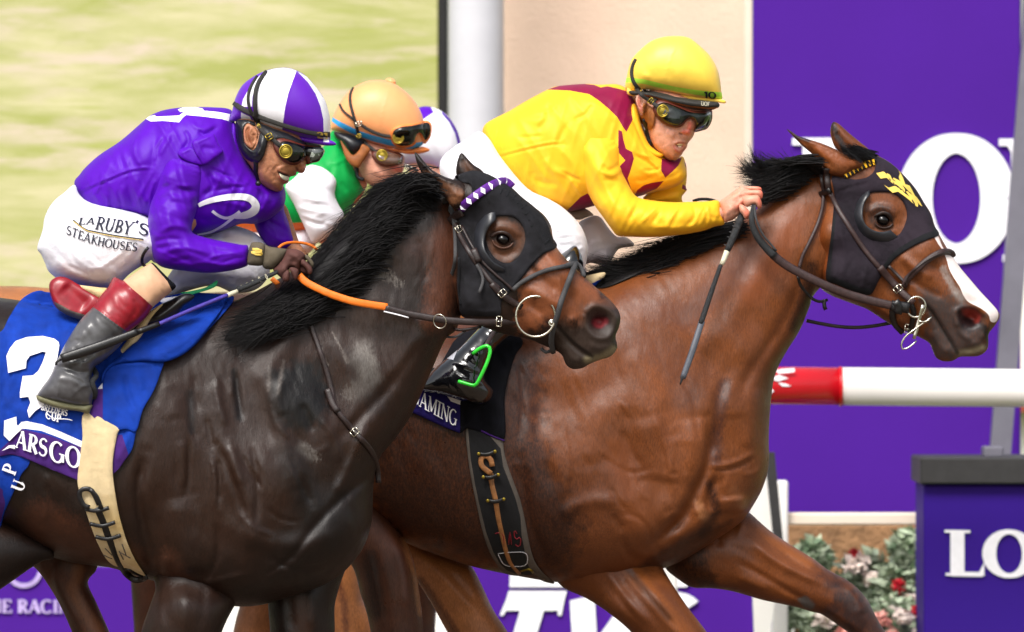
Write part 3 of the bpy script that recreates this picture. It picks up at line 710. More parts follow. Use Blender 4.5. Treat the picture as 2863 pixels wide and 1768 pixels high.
g.add([a_, e_, c_, b_] + [np.array(v)+np.array([0, .08, 0]) for v in (a_, e_, c_, b_)], [(0, 3, 2, 1), (4, 5, 6, 7), (0, 4, 7, 3), (1, 2, 6, 5), (0, 1, 5, 4), (3, 7, 6, 2)], 'metal_grey')
mp = tag(g.build('metal_post', None, flat=True), 'leaning grey metal post at the right edge of the tall banner', 'post')
o = slab('distant_building', 'f: 2300 380 3400 1100', 16, 3, 'paint_white', None, -.02); tag(o, 'pale distant building right of the leaning grey post', 'building')
g = Geo(); box(g, 'f: 2300 900 3400 985', 15.8, .3, 'roof_red'); r_o = g.build('red_awning', None, flat=True); tag(r_o, 'red awning across the pale distant building at the right edge', 'awning')
# finish rail
rl = root_at('finish_rail', 'thick red and white tubular rail across the purple banner at right', 'rail', 'f: 2100 930', 4.4)
def pipe(name, x0, x1, yc0, yc1, r, m, Y, par):
    g = Geo(); a = toworld(x0, yc0, 0, Y); b = toworld(x1, yc1, 0, Y); V = []; n = 28; R = r*(D+Y)/(D*S)
    for c in (a, b):
        for k in range(n): V.append((c[0], c[1]+R*math.cos(2*math.pi*k/n), c[2]+R*math.sin(2*math.pi*k/n)))
    g.add(V, [(k, n+k, n+(k+1) % n, (k+1) % n) for k in range(n)] + [tuple(range(n)), tuple(range(n, 2*n))[::-1]], m); return g.build(name, par)
pipe('red_section', 1500, 2352, 1072, 1080.5, 53, 'rail_red', 4.4, rl); pipe('white_section', 2352, 3600, 1080.5, 1094, 53, 'paint_white', 4.4, rl)
pipe('red_collar', 2346, 2354, 1081, 1081, 56, 'rail_red', 4.4, rl)
g = Geo()
for q in ('f: 1840 905 1862 896 1885 905 1860 912', 'f: 1850 885 1900 880 1900 890 1862 894', 'f: 1860 915 1880 918 1892 924 1870 924', 'f: 1835 920 1850 935 1840 945 1825 935'):
    flatpoly(g, [q], 'print_white', 4.4, None, 0, 56, 12, 3)
fl = g.build('white_motif', rl)
for x_, n_ in ((1860, 0), (3300, 1)):
    g = Geo(); a = toworld(x_, 1085, 0, 4.4); wbox(g, (a[0]-.04, 4.38, -.02), (a[0]+.04, 4.46, a[2]-.03), 'paint_white'); g.build('support_post', rl, flat=True)
# pillar box at the right
pb = root_at('sign_pillar', 'deep purple pillar with a dark grey cap and white serif letters, lower right', 'pillar', 'f: 2350 1300', 4.9, 0)
slab('pillar_body', 'f: 2208 1158 2700 1800', 4.9, .5, 'banner_deep', pb, -.02); slab('pillar_cap', 'f: 2200 1094 2720 1158', 4.86, .58, 'cap_dark', pb)
g = Geo(); text(g, 'LO', 'print_white', 4.9, (2644, 1482), (1, .015), (0, 1), 128, None, 8, d=0, T=.24, t=.1, step=14, th=4, wx=1.28, adv=.92); g.build('lettering', pb)
o = slab('base_block', 'f: 2352 1068 2400 1094', 5.1, .15, 'metal_grey'); o.parent = None; tag(o, 'small pale metal foot on top of the dark pillar cap', 'post foot')
# planter between the posts
pl = root_at('planter', 'flower planter with a cream top rail between the purple banner and the pillar', 'planter', 'f: 2040 1500', 5.6, 0)
slab('top_rail', 'f: 1870 1227 2206 1256', 5.5, .1, 'paint_cream', pl); slab('back_panel', 'f: 1870 1256 2230 1700', 6.0, .05, 'earth', pl, -.02)
slab('side_post', 'f: 1846 1150 1884 1700', 5.45, .12, 'paint_white', pl, -.02)
slab('front_board', 'f: 1880 1560 2230 1700', 5.2, .05, 'paint_white', pl, -.02)
def leafquad(V, F, c, s, rot, til):
    u = Vector((math.cos(rot), math.sin(rot)*math.cos(til), math.sin(rot)*math.sin(til))); w_ = Vector((random.uniform(-1, 1), random.uniform(-1, 1), random.uniform(-1, 1))).cross(u).normalized(); n = u.cross(w_)
    k = len(V); c = Vector(c)
    V += [c-u*s, c-w_*s*.5+n*s*.12, c+u*s, c+w_*s*.5+n*s*.12]; F += [(k, k+1, k+2), (k, k+2, k+3)]
for i, (px, py, Y, R) in enumerate(((1915, 1440, 5.5, 62), (1990, 1475, 5.4, 75), (2070, 1400, 5.7, 80), (2160, 1400, 5.6, 76), (2120, 1500, 5.35, 70), (2195, 1485, 5.45, 60), (1945, 1330, 5.8, 45), (2170, 1310, 5.85, 48))):
    rb = root_at('rose_bush', ['rose bush at the left foot of the planter post', 'rose bush low in the planter, white blooms', 'tall rose bush in the planter centre with a big white bloom', 'rose bush with a bright red bloom beside the purple pillar', 'low rose bush with pink blooms in front of the red-bloomed one', 'rose bush touching the purple pillar, red bloom low', 'small dark rose bush under the cream rail at left', 'small dark rose bush under the cream rail at right'][i], 'rose bush', 'f: %d %d' % (px, py+160), Y, 0, group='roses in the planter')
    cw = toworld(px*1.16952, py*1.16952, 0, Y); rad = R*1.16952*(D+Y)/(D*S)
    V, F, V2, F2_ = [], [], [], []
    for _ in range(420):
        v = Vector(RNG.normal(0, 1, 3)); v = v.normalized()*rad*random.uniform(.3, 1.05); v.y *= .45; q = Vector(cw)+v
        leafquad(V if random.random() < .7 else V2, F if V is None else [], q, 0, 0, 0) if 0 else None
        if random.random() < .68: leafquad(V, F, q, random.uniform(.018, .034), random.uniform(0, 6.3), random.uniform(0, 6.3))
        else: leafquad(V2, F2_, q, random.uniform(.015, .03), random.uniform(0, 6.3), random.uniform(0, 6.3))
    g = Geo(); g.add([tuple(v) for v in V], F, 'leaf', smooth=False); g.add([tuple(v) for v in V2], F2_, 'leaf_dark'); lf = g.build('foliage', rb, flat=True); lf['kind'] = 'stuff'
    g = Geo(); 
    tubeV = []; 
    for k in range(3):
        x0 = cw[0]+(k-1)*.04; wbox(g, (x0-.006, cw[1]-.006, -.02), (x0+.006, cw[1]+.006, cw[2]), 'leaf_dark')
    g.build('stem', rb, flat=True)
    fl_ = [[], [('petal_white', -20, 5, 28), ('petal_pink', 30, 40, 24), ('petal_white', 30, -30, 22)], [('petal_white', -20, -55, 34), ('petal_white', 12, -15, 22), ('petal_red', -30, -78, 14)], [('petal_red', -10, 0, 19), ('petal_white', 20, 40, 26), ('petal_white', -35, 50, 24), ('petal_white', 30, 80, 24)], [('petal_pink', -10, -20, 26), ('petal_white', 35, -25, 24), ('petal_pink', 10, 20, 20), ('petal_white', 50, -20, 18)], [('petal_red', -6, -18, 20), ('petal_white', 0, 25, 22)], [], []][i]
    for m_, dx, dy, rr in fl_:
        c = toworld((px+dx)*1.16952, (py+dy)*1.16952, 0, Y-.09); V, F = [], []; rw = rr*1.16952*(D+Y)/(D*S)
        for _ in range(46):
            v = Vector(RNG.normal(0, 1, 3)).normalized()*rw*random.uniform(.3, .9); leafquad(V, F, Vector(c)+v, rw*.5, random.uniform(0, 6.3), random.uniform(0, 6.3))
        g = Geo(); g.add([tuple(v) for v in V], F, m_); g.build('bloom', rb, flat=True)
# low banners, posts
lb = root_at('low_banner', 'low purple banner with slanted white letters under the bay horse', 'banner', 'f: 1450 1500', 6.0, 0)
slab('cloth', 'f: 1090 1100 1816 1800', 6.0, .04, 'banner_purple', lb, 0)
g = Geo(); text(g, 'T', 'print_white', 6.0, (1412, 1672), (1, 0), (-.3, 1), 205, None, 10, d=0, serif=False, T=.27, t=.27, step=24, th=5, wx=1.2); text(g, 'V', 'print_white', 6.0, (1608, 1672), (1, 0), (-.3, 1), 205, None, 10, d=0, serif=False, T=.27, t=.27, step=24, th=5, wx=1.2, adv=.86); text(g, 'G', 'print_white', 6.0, (1778, 1672), (1, 0), (-.3, 1), 205, None, 13, d=0, serif=False, T=.27, t=.2, step=24, th=5, wx=1.2); g.build('lettering', lb)
g = Geo(); flatpoly(g, ['f: 1222 1300 1420 1300 1700 1300 1680 1365 1640 1404 1218 1404'], 'print_white', 6.0, None, 10, 0, 24, 5); g.build('white_stripe', lb)
lb2 = root_at('low_banner', 'low purple banner with small white lettering behind the black horse\'s hind legs', 'banner', 'f: 150 1500', 6.0, 0)
slab('cloth', 'f: -700 1355 326 1800', 6.0, .04, 'banner_purple', lb2, 0)
g = Geo(); rowtext_ = None
a = arc(66.6, 1592, 46, 46, 10, 170, 20); flatpoly(g, stroke_quads(a, 13), 'print_lilac', 6.0, None, 8, 0, 14, 4); g.build('round_mark', lb2)
g = Geo(); text(g, 'THE RACING', 'print_lilac', 6.0, (-60, 1676), (1, .01), (0, 1), 37, None, 8, d=0, T=.24, t=.12, step=8, th=3, wx=1.12); g.build('lettering', lb2)
o = slab('barrier_board', 'f: 328 1100 1088 1800', 6.1, .06, 'paint_white', None, 0); tag(o, 'plain white panel glimpsed between the horses\' legs', 'panel')
o = slab('gate_post', 'f: 1822 1345 1900 1800', 5.9, .15, 'paint_white', None, 0); tag(o, 'short white post between the low purple banner and the planter', 'post')
g = Geo()
a_ = [toworld(1828*1.16952, 1082*1.16952, 0, 5.0), toworld(1852*1.16952, 1082*1.16952, 0, 5.0), toworld(1884*1.16952, 1420*1.16952, 0, 5.0), toworld(1864*1.16952, 1420*1.16952, 0, 5.0)]
g.add(a_ + [v+np.array([0, .08, 0]) for v in a_], [(0, 3, 2, 1), (4, 5, 6, 7), (0, 4, 7, 3), (1, 2, 6, 5), (0, 1, 5, 4), (3, 7, 6, 2)], 'cap_dark'); tag(g.build('slanted_brace', None, flat=True), 'dark slanted brace beside the bay horse\'s chest', 'brace')
g = Geo()
a_ = [toworld(1790*1.16952, 1150*1.16952, 0, 5.2), toworld(1832*1.16952, 1120*1.16952, 0, 5.2), toworld(1868*1.16952, 1340*1.16952, 0, 5.2), toworld(1810*1.16952, 1700*1.16952, 0, 5.2)]
g.add(a_ + [v+np.array([0, .08, 0]) for v in a_], [(0, 3, 2, 1), (4, 5, 6, 7), (0, 4, 7, 3), (1, 2, 6, 5), (0, 1, 5, 4), (3, 7, 6, 2)], 'paint_white'); tag(g.build('white_upright', None, flat=True), 'white slanted upright behind the bay horse\'s leading shoulder', 'upright')
# ================================================================ leading edge of the field: black horse
Y1 = 0.0
horse1 = root_at('horse', 'near-black racehorse with black hood and white diamond browband, front left', 'horse', 'f: 300 1100', Y1, 0)
H1 = Host(); HH1 = Host(); g = Geo()
LN = 150
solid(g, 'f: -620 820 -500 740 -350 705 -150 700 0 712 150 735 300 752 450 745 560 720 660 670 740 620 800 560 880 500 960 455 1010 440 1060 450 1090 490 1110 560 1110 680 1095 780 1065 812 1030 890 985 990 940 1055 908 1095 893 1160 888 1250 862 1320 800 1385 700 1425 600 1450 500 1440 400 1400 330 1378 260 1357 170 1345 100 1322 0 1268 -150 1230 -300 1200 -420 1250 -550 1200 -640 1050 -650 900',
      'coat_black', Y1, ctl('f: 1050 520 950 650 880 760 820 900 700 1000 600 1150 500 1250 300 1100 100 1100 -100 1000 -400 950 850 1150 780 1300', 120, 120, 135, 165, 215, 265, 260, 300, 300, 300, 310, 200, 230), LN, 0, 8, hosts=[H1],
      strokes=[('z3: 1340 40 1352 200 1340 360 1330 480', 5, -7), ('z3: 1290 60 1310 240 1300 440', 12, 7), ('z3: 1500 180 1530 320 1536 460 1530 560', 4, 7), ('z3: 1556 200 1570 360 1562 540', 7, -7), ('z2: 1660 860 1672 1000 1700 1190', 7, -5), ('z2: 1640 880 1630 1040', 8, 6), ('z2: 1365 870 1378 1000 1395 1170', 7, -5), ('z2: 1460 1180 1480 1300 1510 1420', 7, -6),
               ('z2: 1520 900 1540 1060 1600 1260', 12, 8), ('z3: 1720 180 1780 300 1860 420', 6, -6), ('z3: 1640 100 1680 260 1720 420', 12, 8), ('z3: 2160 800 2080 900 1980 980 1880 1040', 5, -7), ('z3: 2200 830 2120 940 2000 1030', 8, 7), ('z3: 1360 1060 1500 1090 1640 1060 1800 1030', 6, 6), ('z3: 1120 860 1140 1000 1120 1140', 8, -9), ('z3: 1180 880 1210 1040 1300 1160', 12, 8),
               ('z3: 1180 1180 1260 1260 1400 1240 1560 1160', 5, -6), ('z3: 1900 560 2000 640 2130 660', 5, -5), ('z3: 1700 600 1800 700 1960 760', 5, 4), ('z2: 1900 1100 1960 1240 2060 1340', 5, 4), ('z2: 2000 900 1960 1040 2000 1180', 14, 7), ('z5: 60 460 160 520 240 480', 5, 3), ('z5: 180 330 260 430 300 600', 8, 5),
               ('z4: 700 500 640 640 540 800', 22, 6), ('z4: 900 560 860 720 760 900', 5, 3), ('z4: 780 560 840 700 820 860', 14, -5), ('z2: 300 1500 340 1600', 6, -5), ('z3: 300 420 330 560 300 660', 5, 4), ('z3: 420 440 430 560', 5, -3), ('z3: 60 640 240 760 500 800', 6, -4), ('f: 560 880 570 950 580 1010', 10, -6), ('f: 455 930 455 1000 475 1060', 10, -5), ('f: 510 900 530 1050 590 1200 612 1330', 26, 12), ('f: 600 1060 616 1150 612 1260', 9, -9),
               ('f: 640 900 660 1000 700 1100 720 1180', 24, 12), ('f: 520 1060 560 1160 590 1240', 10, -10), ('f: 690 1080 720 1150 745 1210', 9, -8),
               ('f: 1020 800 950 900 880 980 800 1060', 16, -9), ('f: 1060 720 1000 830 930 920', 26, 9), ('f: 880 1010 840 1110 800 1190', 16, 12), ('f: 895 1130 830 1180 760 1250 700 1330', 12, -9),
               ('f: 560 1260 640 1300 740 1300 830 1260', 30, 14), ('f: 350 1080 330 1180 350 1300 372 1385', 16, -18), ('f: 420 1180 440 1300 460 1380', 40, 16), ('f: 520 1240 520 1330 480 1400', 9, -8),
               ('f: 600 860 680 980 640 1100', 40, 9), ('f: 400 900 420 1010', 30, 8), ('f: 740 690 700 800 620 900', 30, 10), ('f: 640 1330 700 1360 780 1350', 8, -6), ('f: 720 960 750 1040', 12, -8),
               ('f: 200 1180 230 1280 300 1350', 30, 6), ('f: 100 1150 160 1260', 12, -5)],
      noise=[(75, 150, 45, 2.2, 11), (72, 90, 22, 1.3, 12, 1), (95, 60, 12, .8, 13, 1)],
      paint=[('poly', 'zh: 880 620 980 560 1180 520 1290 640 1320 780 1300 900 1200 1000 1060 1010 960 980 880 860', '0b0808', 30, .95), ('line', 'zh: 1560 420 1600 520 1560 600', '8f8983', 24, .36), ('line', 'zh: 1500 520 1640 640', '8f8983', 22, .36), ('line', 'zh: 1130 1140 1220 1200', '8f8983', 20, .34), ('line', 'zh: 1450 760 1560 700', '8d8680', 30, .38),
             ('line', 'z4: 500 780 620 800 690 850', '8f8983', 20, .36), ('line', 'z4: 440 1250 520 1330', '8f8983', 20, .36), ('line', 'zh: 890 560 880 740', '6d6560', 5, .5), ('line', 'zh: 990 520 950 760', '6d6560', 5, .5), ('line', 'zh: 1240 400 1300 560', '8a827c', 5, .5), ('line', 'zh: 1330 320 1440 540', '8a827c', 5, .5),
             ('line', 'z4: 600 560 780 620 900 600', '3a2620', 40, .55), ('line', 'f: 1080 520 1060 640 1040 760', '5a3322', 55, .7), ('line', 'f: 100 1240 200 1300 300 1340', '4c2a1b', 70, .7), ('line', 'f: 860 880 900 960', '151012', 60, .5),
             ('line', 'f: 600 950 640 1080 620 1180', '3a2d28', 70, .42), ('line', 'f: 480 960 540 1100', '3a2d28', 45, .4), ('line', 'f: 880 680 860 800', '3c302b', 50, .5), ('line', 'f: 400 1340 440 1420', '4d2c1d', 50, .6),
             ('line', 'f: 560 890 572 1000', '0d090a', 14, .8), ('line', 'f: 455 940 458 1030', '0d090a', 14, .7), ('line', 'f: 700 1100 740 1200 800 1280', '0f0b0b', 60, .6)])  # near-black lines put shade into the coat colour along the shoulder creases
# forelegs, hind leg
solid(g, 'f: 335 1330 450 1300 560 1340 600 1390 560 1450 530 1512 505 1600 488 1680 492 1720 470 1760 462 1900 468 1960 440 2010 400 2040 395 2060 440 2108 340 2108 352 2040 380 1985 392 1930 395 1780 385 1730 380 1690 365 1640 345 1560 338 1512 358 1450 372 1400 350 1360',
      'coat_black', Y1, 130, 90, ctl('f: 430 1310 450 1370 560 1350 440 1460 440 1800', 20, 60, 10, 120, 120), 12, hosts=[H1], strokes=[('f: 440 1380 440 1512 430 1600', 16, 8), ('f: 490 1390 480 1512', 9, -7), ('f: 395 1400 400 1500', 9, -6)], noise=[(90, 90, 30, 2, 21)])
solid(g, 'f: 640 1360 760 1320 830 1330 812 1400 800 1450 800 1512 790 1600 770 1700 775 1760 755 1800 750 1900 752 1960 730 2010 700 2050 740 2108 640 2108 655 2040 680 1980 690 1900 690 1780 680 1720 670 1640 650 1560 645 1500 640 1430',
      'coat_black', Y1, 110, 90, -120, 12, hosts=[H1], strokes=[('f: 690 1420 700 1512', 10, -8), ('f: 745 1400 748 1512', 12, 8)], paint=[('line', 'f: 720 1450 725 1600', '3f2519', 40, .8)])
solid(g, 'f: -500 1000 -300 1100 -100 1200 20 1250 110 1300 130 1335 95 1345 0 1410 -120 1490 -200 1560 -230 1650 -260 1760 -300 1900 -310 2000 -260 2060 -250 2108 -380 2108 -370 2030 -380 1900 -350 1750 -350 1620 -420 1500 -500 1350 -560 1150', 'coat_black', Y1, 170, 150, 110, 14, hosts=[H1],
      paint=[('poly', 'f: -100 1300 130 1290 90 1360 0 1420 -100 1480', '120c0b', 20, .8)])
solid(g, 'f: 70 1250 170 1290 226 1325 232 1360 210 1392 230 1440 262 1512 300 1600 330 1700 380 1820 400 1860 380 1900 320 1890 290 1830 250 1720 215 1620 180 1530 140 1440 95 1370 60 1330',
      'coat_darkbay', Y1, 90, 80, -140, 9, hosts=[H1], strokes=[('z3: 340 880 290 1000 330 1150', 9, 8), ('z3: 430 940 400 1060 450 1200 560 1400', 10, 8), ('z3: 380 960 360 1080 400 1240', 7, -7)],
      paint=[('line', 'z3: 560 1000 520 1150 600 1300 720 1449', '6d4329', 22, .8), ('line', 'z3: 400 1100 450 1250 560 1449', '2a1710', 20, .7)])
# head
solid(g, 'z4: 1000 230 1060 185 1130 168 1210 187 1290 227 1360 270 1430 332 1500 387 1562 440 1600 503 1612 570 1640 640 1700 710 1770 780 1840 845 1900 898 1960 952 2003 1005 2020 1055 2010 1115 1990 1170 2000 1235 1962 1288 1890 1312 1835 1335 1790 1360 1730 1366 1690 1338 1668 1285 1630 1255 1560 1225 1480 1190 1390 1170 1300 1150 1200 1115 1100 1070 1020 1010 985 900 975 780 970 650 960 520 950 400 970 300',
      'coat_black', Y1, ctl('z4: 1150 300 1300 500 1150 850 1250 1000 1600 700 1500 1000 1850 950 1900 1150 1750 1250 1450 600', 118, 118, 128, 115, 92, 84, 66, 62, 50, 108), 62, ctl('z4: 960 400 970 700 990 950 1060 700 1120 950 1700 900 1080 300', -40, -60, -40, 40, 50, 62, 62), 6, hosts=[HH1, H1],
      strokes=[('z4: 1230 540 1300 505 1380 530 1410 580', 11, 9), ('z4: 1310 585', 20, 8), ('z4: 1180 520 1170 620 1220 720', 9, -5), ('z4: 1240 650 1320 680 1400 640', 7, -4), ('z4: 1240 690 1330 725 1410 680', 6, 3),
               ('z4: 1420 870 1560 930 1680 1000', 16, 9), ('z4: 1450 960 1560 1040', 12, -6), ('z4: 1500 560 1600 700 1750 860 1850 960', 16, 7), ('z4: 1440 720 1540 820 1650 900', 13, -6),
               ('z4: 1560 1075 1640 1110 1700 1190 1790 1270 1860 1300', 6, -9), ('z4: 1660 1220 1720 1300 1780 1320', 10, 7), ('z4: 1820 1020 1870 985 1950 1010 1990 1060 1980 1140 1930 1180 1860 1170 1815 1110 1805 1050', 9, 9, 1),
               ('z4: 1890 1075', 27, -30), ('z4: 1850 1060 1920 1090', 17, -14), ('z4: 1820 1220 1900 1240 1970 1220', 12, 5), ('z4: 1650 1150 1700 1090 1760 1060', 12, 5), ('z4: 1100 560 1060 760 1090 960 1200 1060', 20, 8),
               ('z4: 1380 1000 1420 1100 1520 1180', 10, -5), ('z4: 1700 900 1760 1000 1780 1100', 8, -4), ('z4: 1640 800 1660 900 1640 1000', 5, 3)],
      noise=[(40, 40, 18, 1.1, 31), (40, 14, 6, .5, 32, 1)],
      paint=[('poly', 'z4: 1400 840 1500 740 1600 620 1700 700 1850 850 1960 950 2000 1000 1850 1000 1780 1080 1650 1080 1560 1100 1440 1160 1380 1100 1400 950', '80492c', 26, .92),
             ('poly', 'z4: 1220 480 1320 440 1430 520 1440 620 1360 720 1260 700 1210 600', '5a3826', 14, .85), ('line', 'z4: 1250 560 1310 590 1370 600', '1c1110', 16, .85),
             ('poly', 'z4: 1800 1000 1880 960 1960 960 2022 1030 2012 1120 1990 1180 2000 1250 1900 1320 1740 1366 1660 1290 1640 1180 1600 1100 1660 1080 1740 1130 1790 1100', '3b302b', 24, .9),
             ('line', 'z4: 1820 1310 1900 1300 1980 1250', '857a5e', 12, .8), ('poly', 'z4: 1850 1060 1900 1040 1950 1060 1960 1100 1900 1130 1850 1110', '1d1012', 8, 1), ('poly', 'z4: 1860 1070 1930 1060 1945 1090 1900 1115 1860 1105', '7d2a30', 6, .95),
             ('line', 'z4: 1620 480 1600 560 1640 640', '9a6a48', 10, .6), ('line', 'z4: 1570 1080 1650 1120 1740 1210 1850 1290', '120d0d', 5, .9), ('poly', 'z4: 950 350 1010 350 1040 500 1020 760 1040 1040 980 950 960 700', '5f3520', 14, .8)])
# near and far ear
solid(g, 'z4: 776 58 800 72 832 110 880 160 950 200 1010 222 1060 238 1105 262 1117 310 1092 352 1045 396 1000 385 960 330 905 292 862 240 822 185 792 130', 'coat_black', Y1, 44, 28, 120, 4, hosts=[HH1, H1],
      strokes=[('z4: 800 110 860 200 940 270 1000 320', 9, -8), ('z4: 800 80 880 175 960 222 1050 250', 6, 6), ('z4: 1000 290 1050 320 1080 300', 8, 5)], noise=[(40, 12, 5, 1.2, 41, 1)],
      paint=[('line', 'z4: 780 60 800 100', '151010', 12, .8), ('line', 'z4: 850 200 940 260 1040 300', '6b4631', 18, .8), ('line', 'z4: 1000 350 1050 330', '7d5238', 16, .8)])
solid(g, 'z4: 1028 190 1030 130 1042 85 1060 60 1090 88 1130 130 1185 168 1200 210 1150 240 1060 230', 'coat_black', Y1, 26, 24, 20, 4, strokes=[('z4: 1060 90 1080 150 1110 190', 7, -5)], paint=[('line', 'z4: 1080 130 1120 180', '54382a', 16, .8)])
g.build('body', horse1)
g = Geo(); ball(g, 'z4: 1308 582', 19, 'eye_gloss', Y1, HH1.d(*P('z4: 1308 582')[0]) - 8, 1, 14, 16, 20); g.build('eye', horse1)
g = Geo()
solid(g, 'z4: 1232 560 1262 540 1308 530 1352 548 1372 585 1362 600 1350 572 1312 552 1272 556 1250 572', 'coat_black', Y1, 9, 8, 0, 2.5, host=HH1, off=6, rim=8, paint=[('line', 'z4: 1230 560 1370 590', '2a1a15', 30, 1)])
solid(g, 'z4: 1250 585 1262 608 1300 628 1345 622 1368 600 1374 610 1350 636 1300 644 1256 622 1242 596', 'coat_black', Y1, 8, 7, 0, 2.5, host=HH1, off=4, rim=8, paint=[('line', 'z4: 1250 590 1300 630 1370 610', '4a2d20', 30, 1)])
g.build('eyelid', horse1)
# hood, blinker cup
g = Geo()
solid(g, 'z4: 1018 205 1060 184 1130 166 1210 185 1290 225 1360 268 1428 330 1498 385 1557 450 1598 540 1612 575 1636 628 1560 668 1500 722 1445 790 1392 858 1352 900 1302 962 1292 1040 1200 1048 1120 1046 1055 1030 1045 960 1032 850 1037 700 1027 560 1042 480 1035 420 1070 380 1105 345 1122 300 1112 250 1070 238',
      'hood_mesh', Y1, 5, 10, 0, 5, host=HH1, off=4, rim=12, holes=['z4: 1255 458 1300 442 1370 447 1420 487 1445 560 1435 630 1400 690 1345 725 1290 715 1240 670 1210 600 1208 525'],
      strokes=[('z4: 1320 300 1420 360 1480 450 1530 560 1600 620', 5, 4), ('z4: 1040 980 1100 1010 1200 1020 1290 1010', 5, 3), ('z4: 1370 860 1450 760 1560 655 1636 622', 4, 4), ('z4: 1130 200 1210 240 1300 310', 5, 2),
               ('z4: 1080 180 1120 230 1110 290', 7, 5), ('z4: 1100 700 1200 860 1240 1000', 12, 3), ('z4: 1040 600 1070 800 1060 1000', 9, 3)], noise=[(60, 30, 10, 1.0, 51), (120, 12, 5, .5, 52)])
for i in range(13):
    a = crom(P('z4: 1300 292 1400 345 1470 440 1520 540 1590 610'), False, 8); q = resample(a, 10, False); 
    if i*2+1 < len(q): p0 = q[min(i*2, len(q)-1)]; dv = q[min(i*2+1, len(q)-1)] - q[max(i*2-1, 0)]; dv /= np.hypot(*dv); nv = np.array([-dv[1], dv[0]]); strap(g, np.array([p0-nv*9, p0, p0+nv*9]), 5, 'hood_edge', Y1, HH1, 9, t=2, step=4)
g.build('hood', horse1)
g = Geo()
def cup(g, outer, inner, Y, host, lift, m, tz=6):
    """C-shaped blinker cup: a curved shell rising from the outer edge to a raised inner edge"""
    a = resample(crom(P(outer), False, 6), 1, False); n = 40
    a = np.array([a[int(i)] for i in np.linspace(0, len(a)-1, n)]); b = resample(crom(P(inner), False, 6), 1, False); b = np.array([b[int(i)] for i in np.linspace(0, len(b)-1, n)])
    za = host.ds(a).mean()*.4 + host.ds(a)*.6; V = []; F = []; m_ = 7
    for i in range(n):
        e = math.sin(math.pi*(i+.6)/(n+.2))**.35
        for j in range(m_):
            s = j/(m_-1); p = a[i]*(1-s)+b[i]*s; V.append((p[0], p[1], za[i]+4+lift*e*math.sin(s*1.6)))
        for j in range(m_-1, -1, -1):
            s = j/(m_-1); p = a[i]*(1-s)+b[i]*s; V.append((p[0], p[1], za[i]+4+lift*e*math.sin(s*1.6)-tz))
    k = 2*m_
    for i in range(n-1):
        for j in range(k): F.append((i*k+j, (i+1)*k+j, (i+1)*k+(j+1) % k, i*k+(j+1) % k))
    F.append(tuple(range(k))); F.append(tuple((n-1)*k+j for j in range(k))[::-1])
    V = np.array(V); g.add(toworld(V[:, 0], V[:, 1], V[:, 2], Y), F, m)
cup(g, 'z4: 1262 395 1200 425 1150 500 1135 580 1148 680 1200 755 1265 792 1328 790', 'z4: 1268 465 1225 510 1198 580 1205 650 1250 715 1322 758', Y1, HH1, 26, 'cup_plastic')
g.build('blinker_cup', horse1)
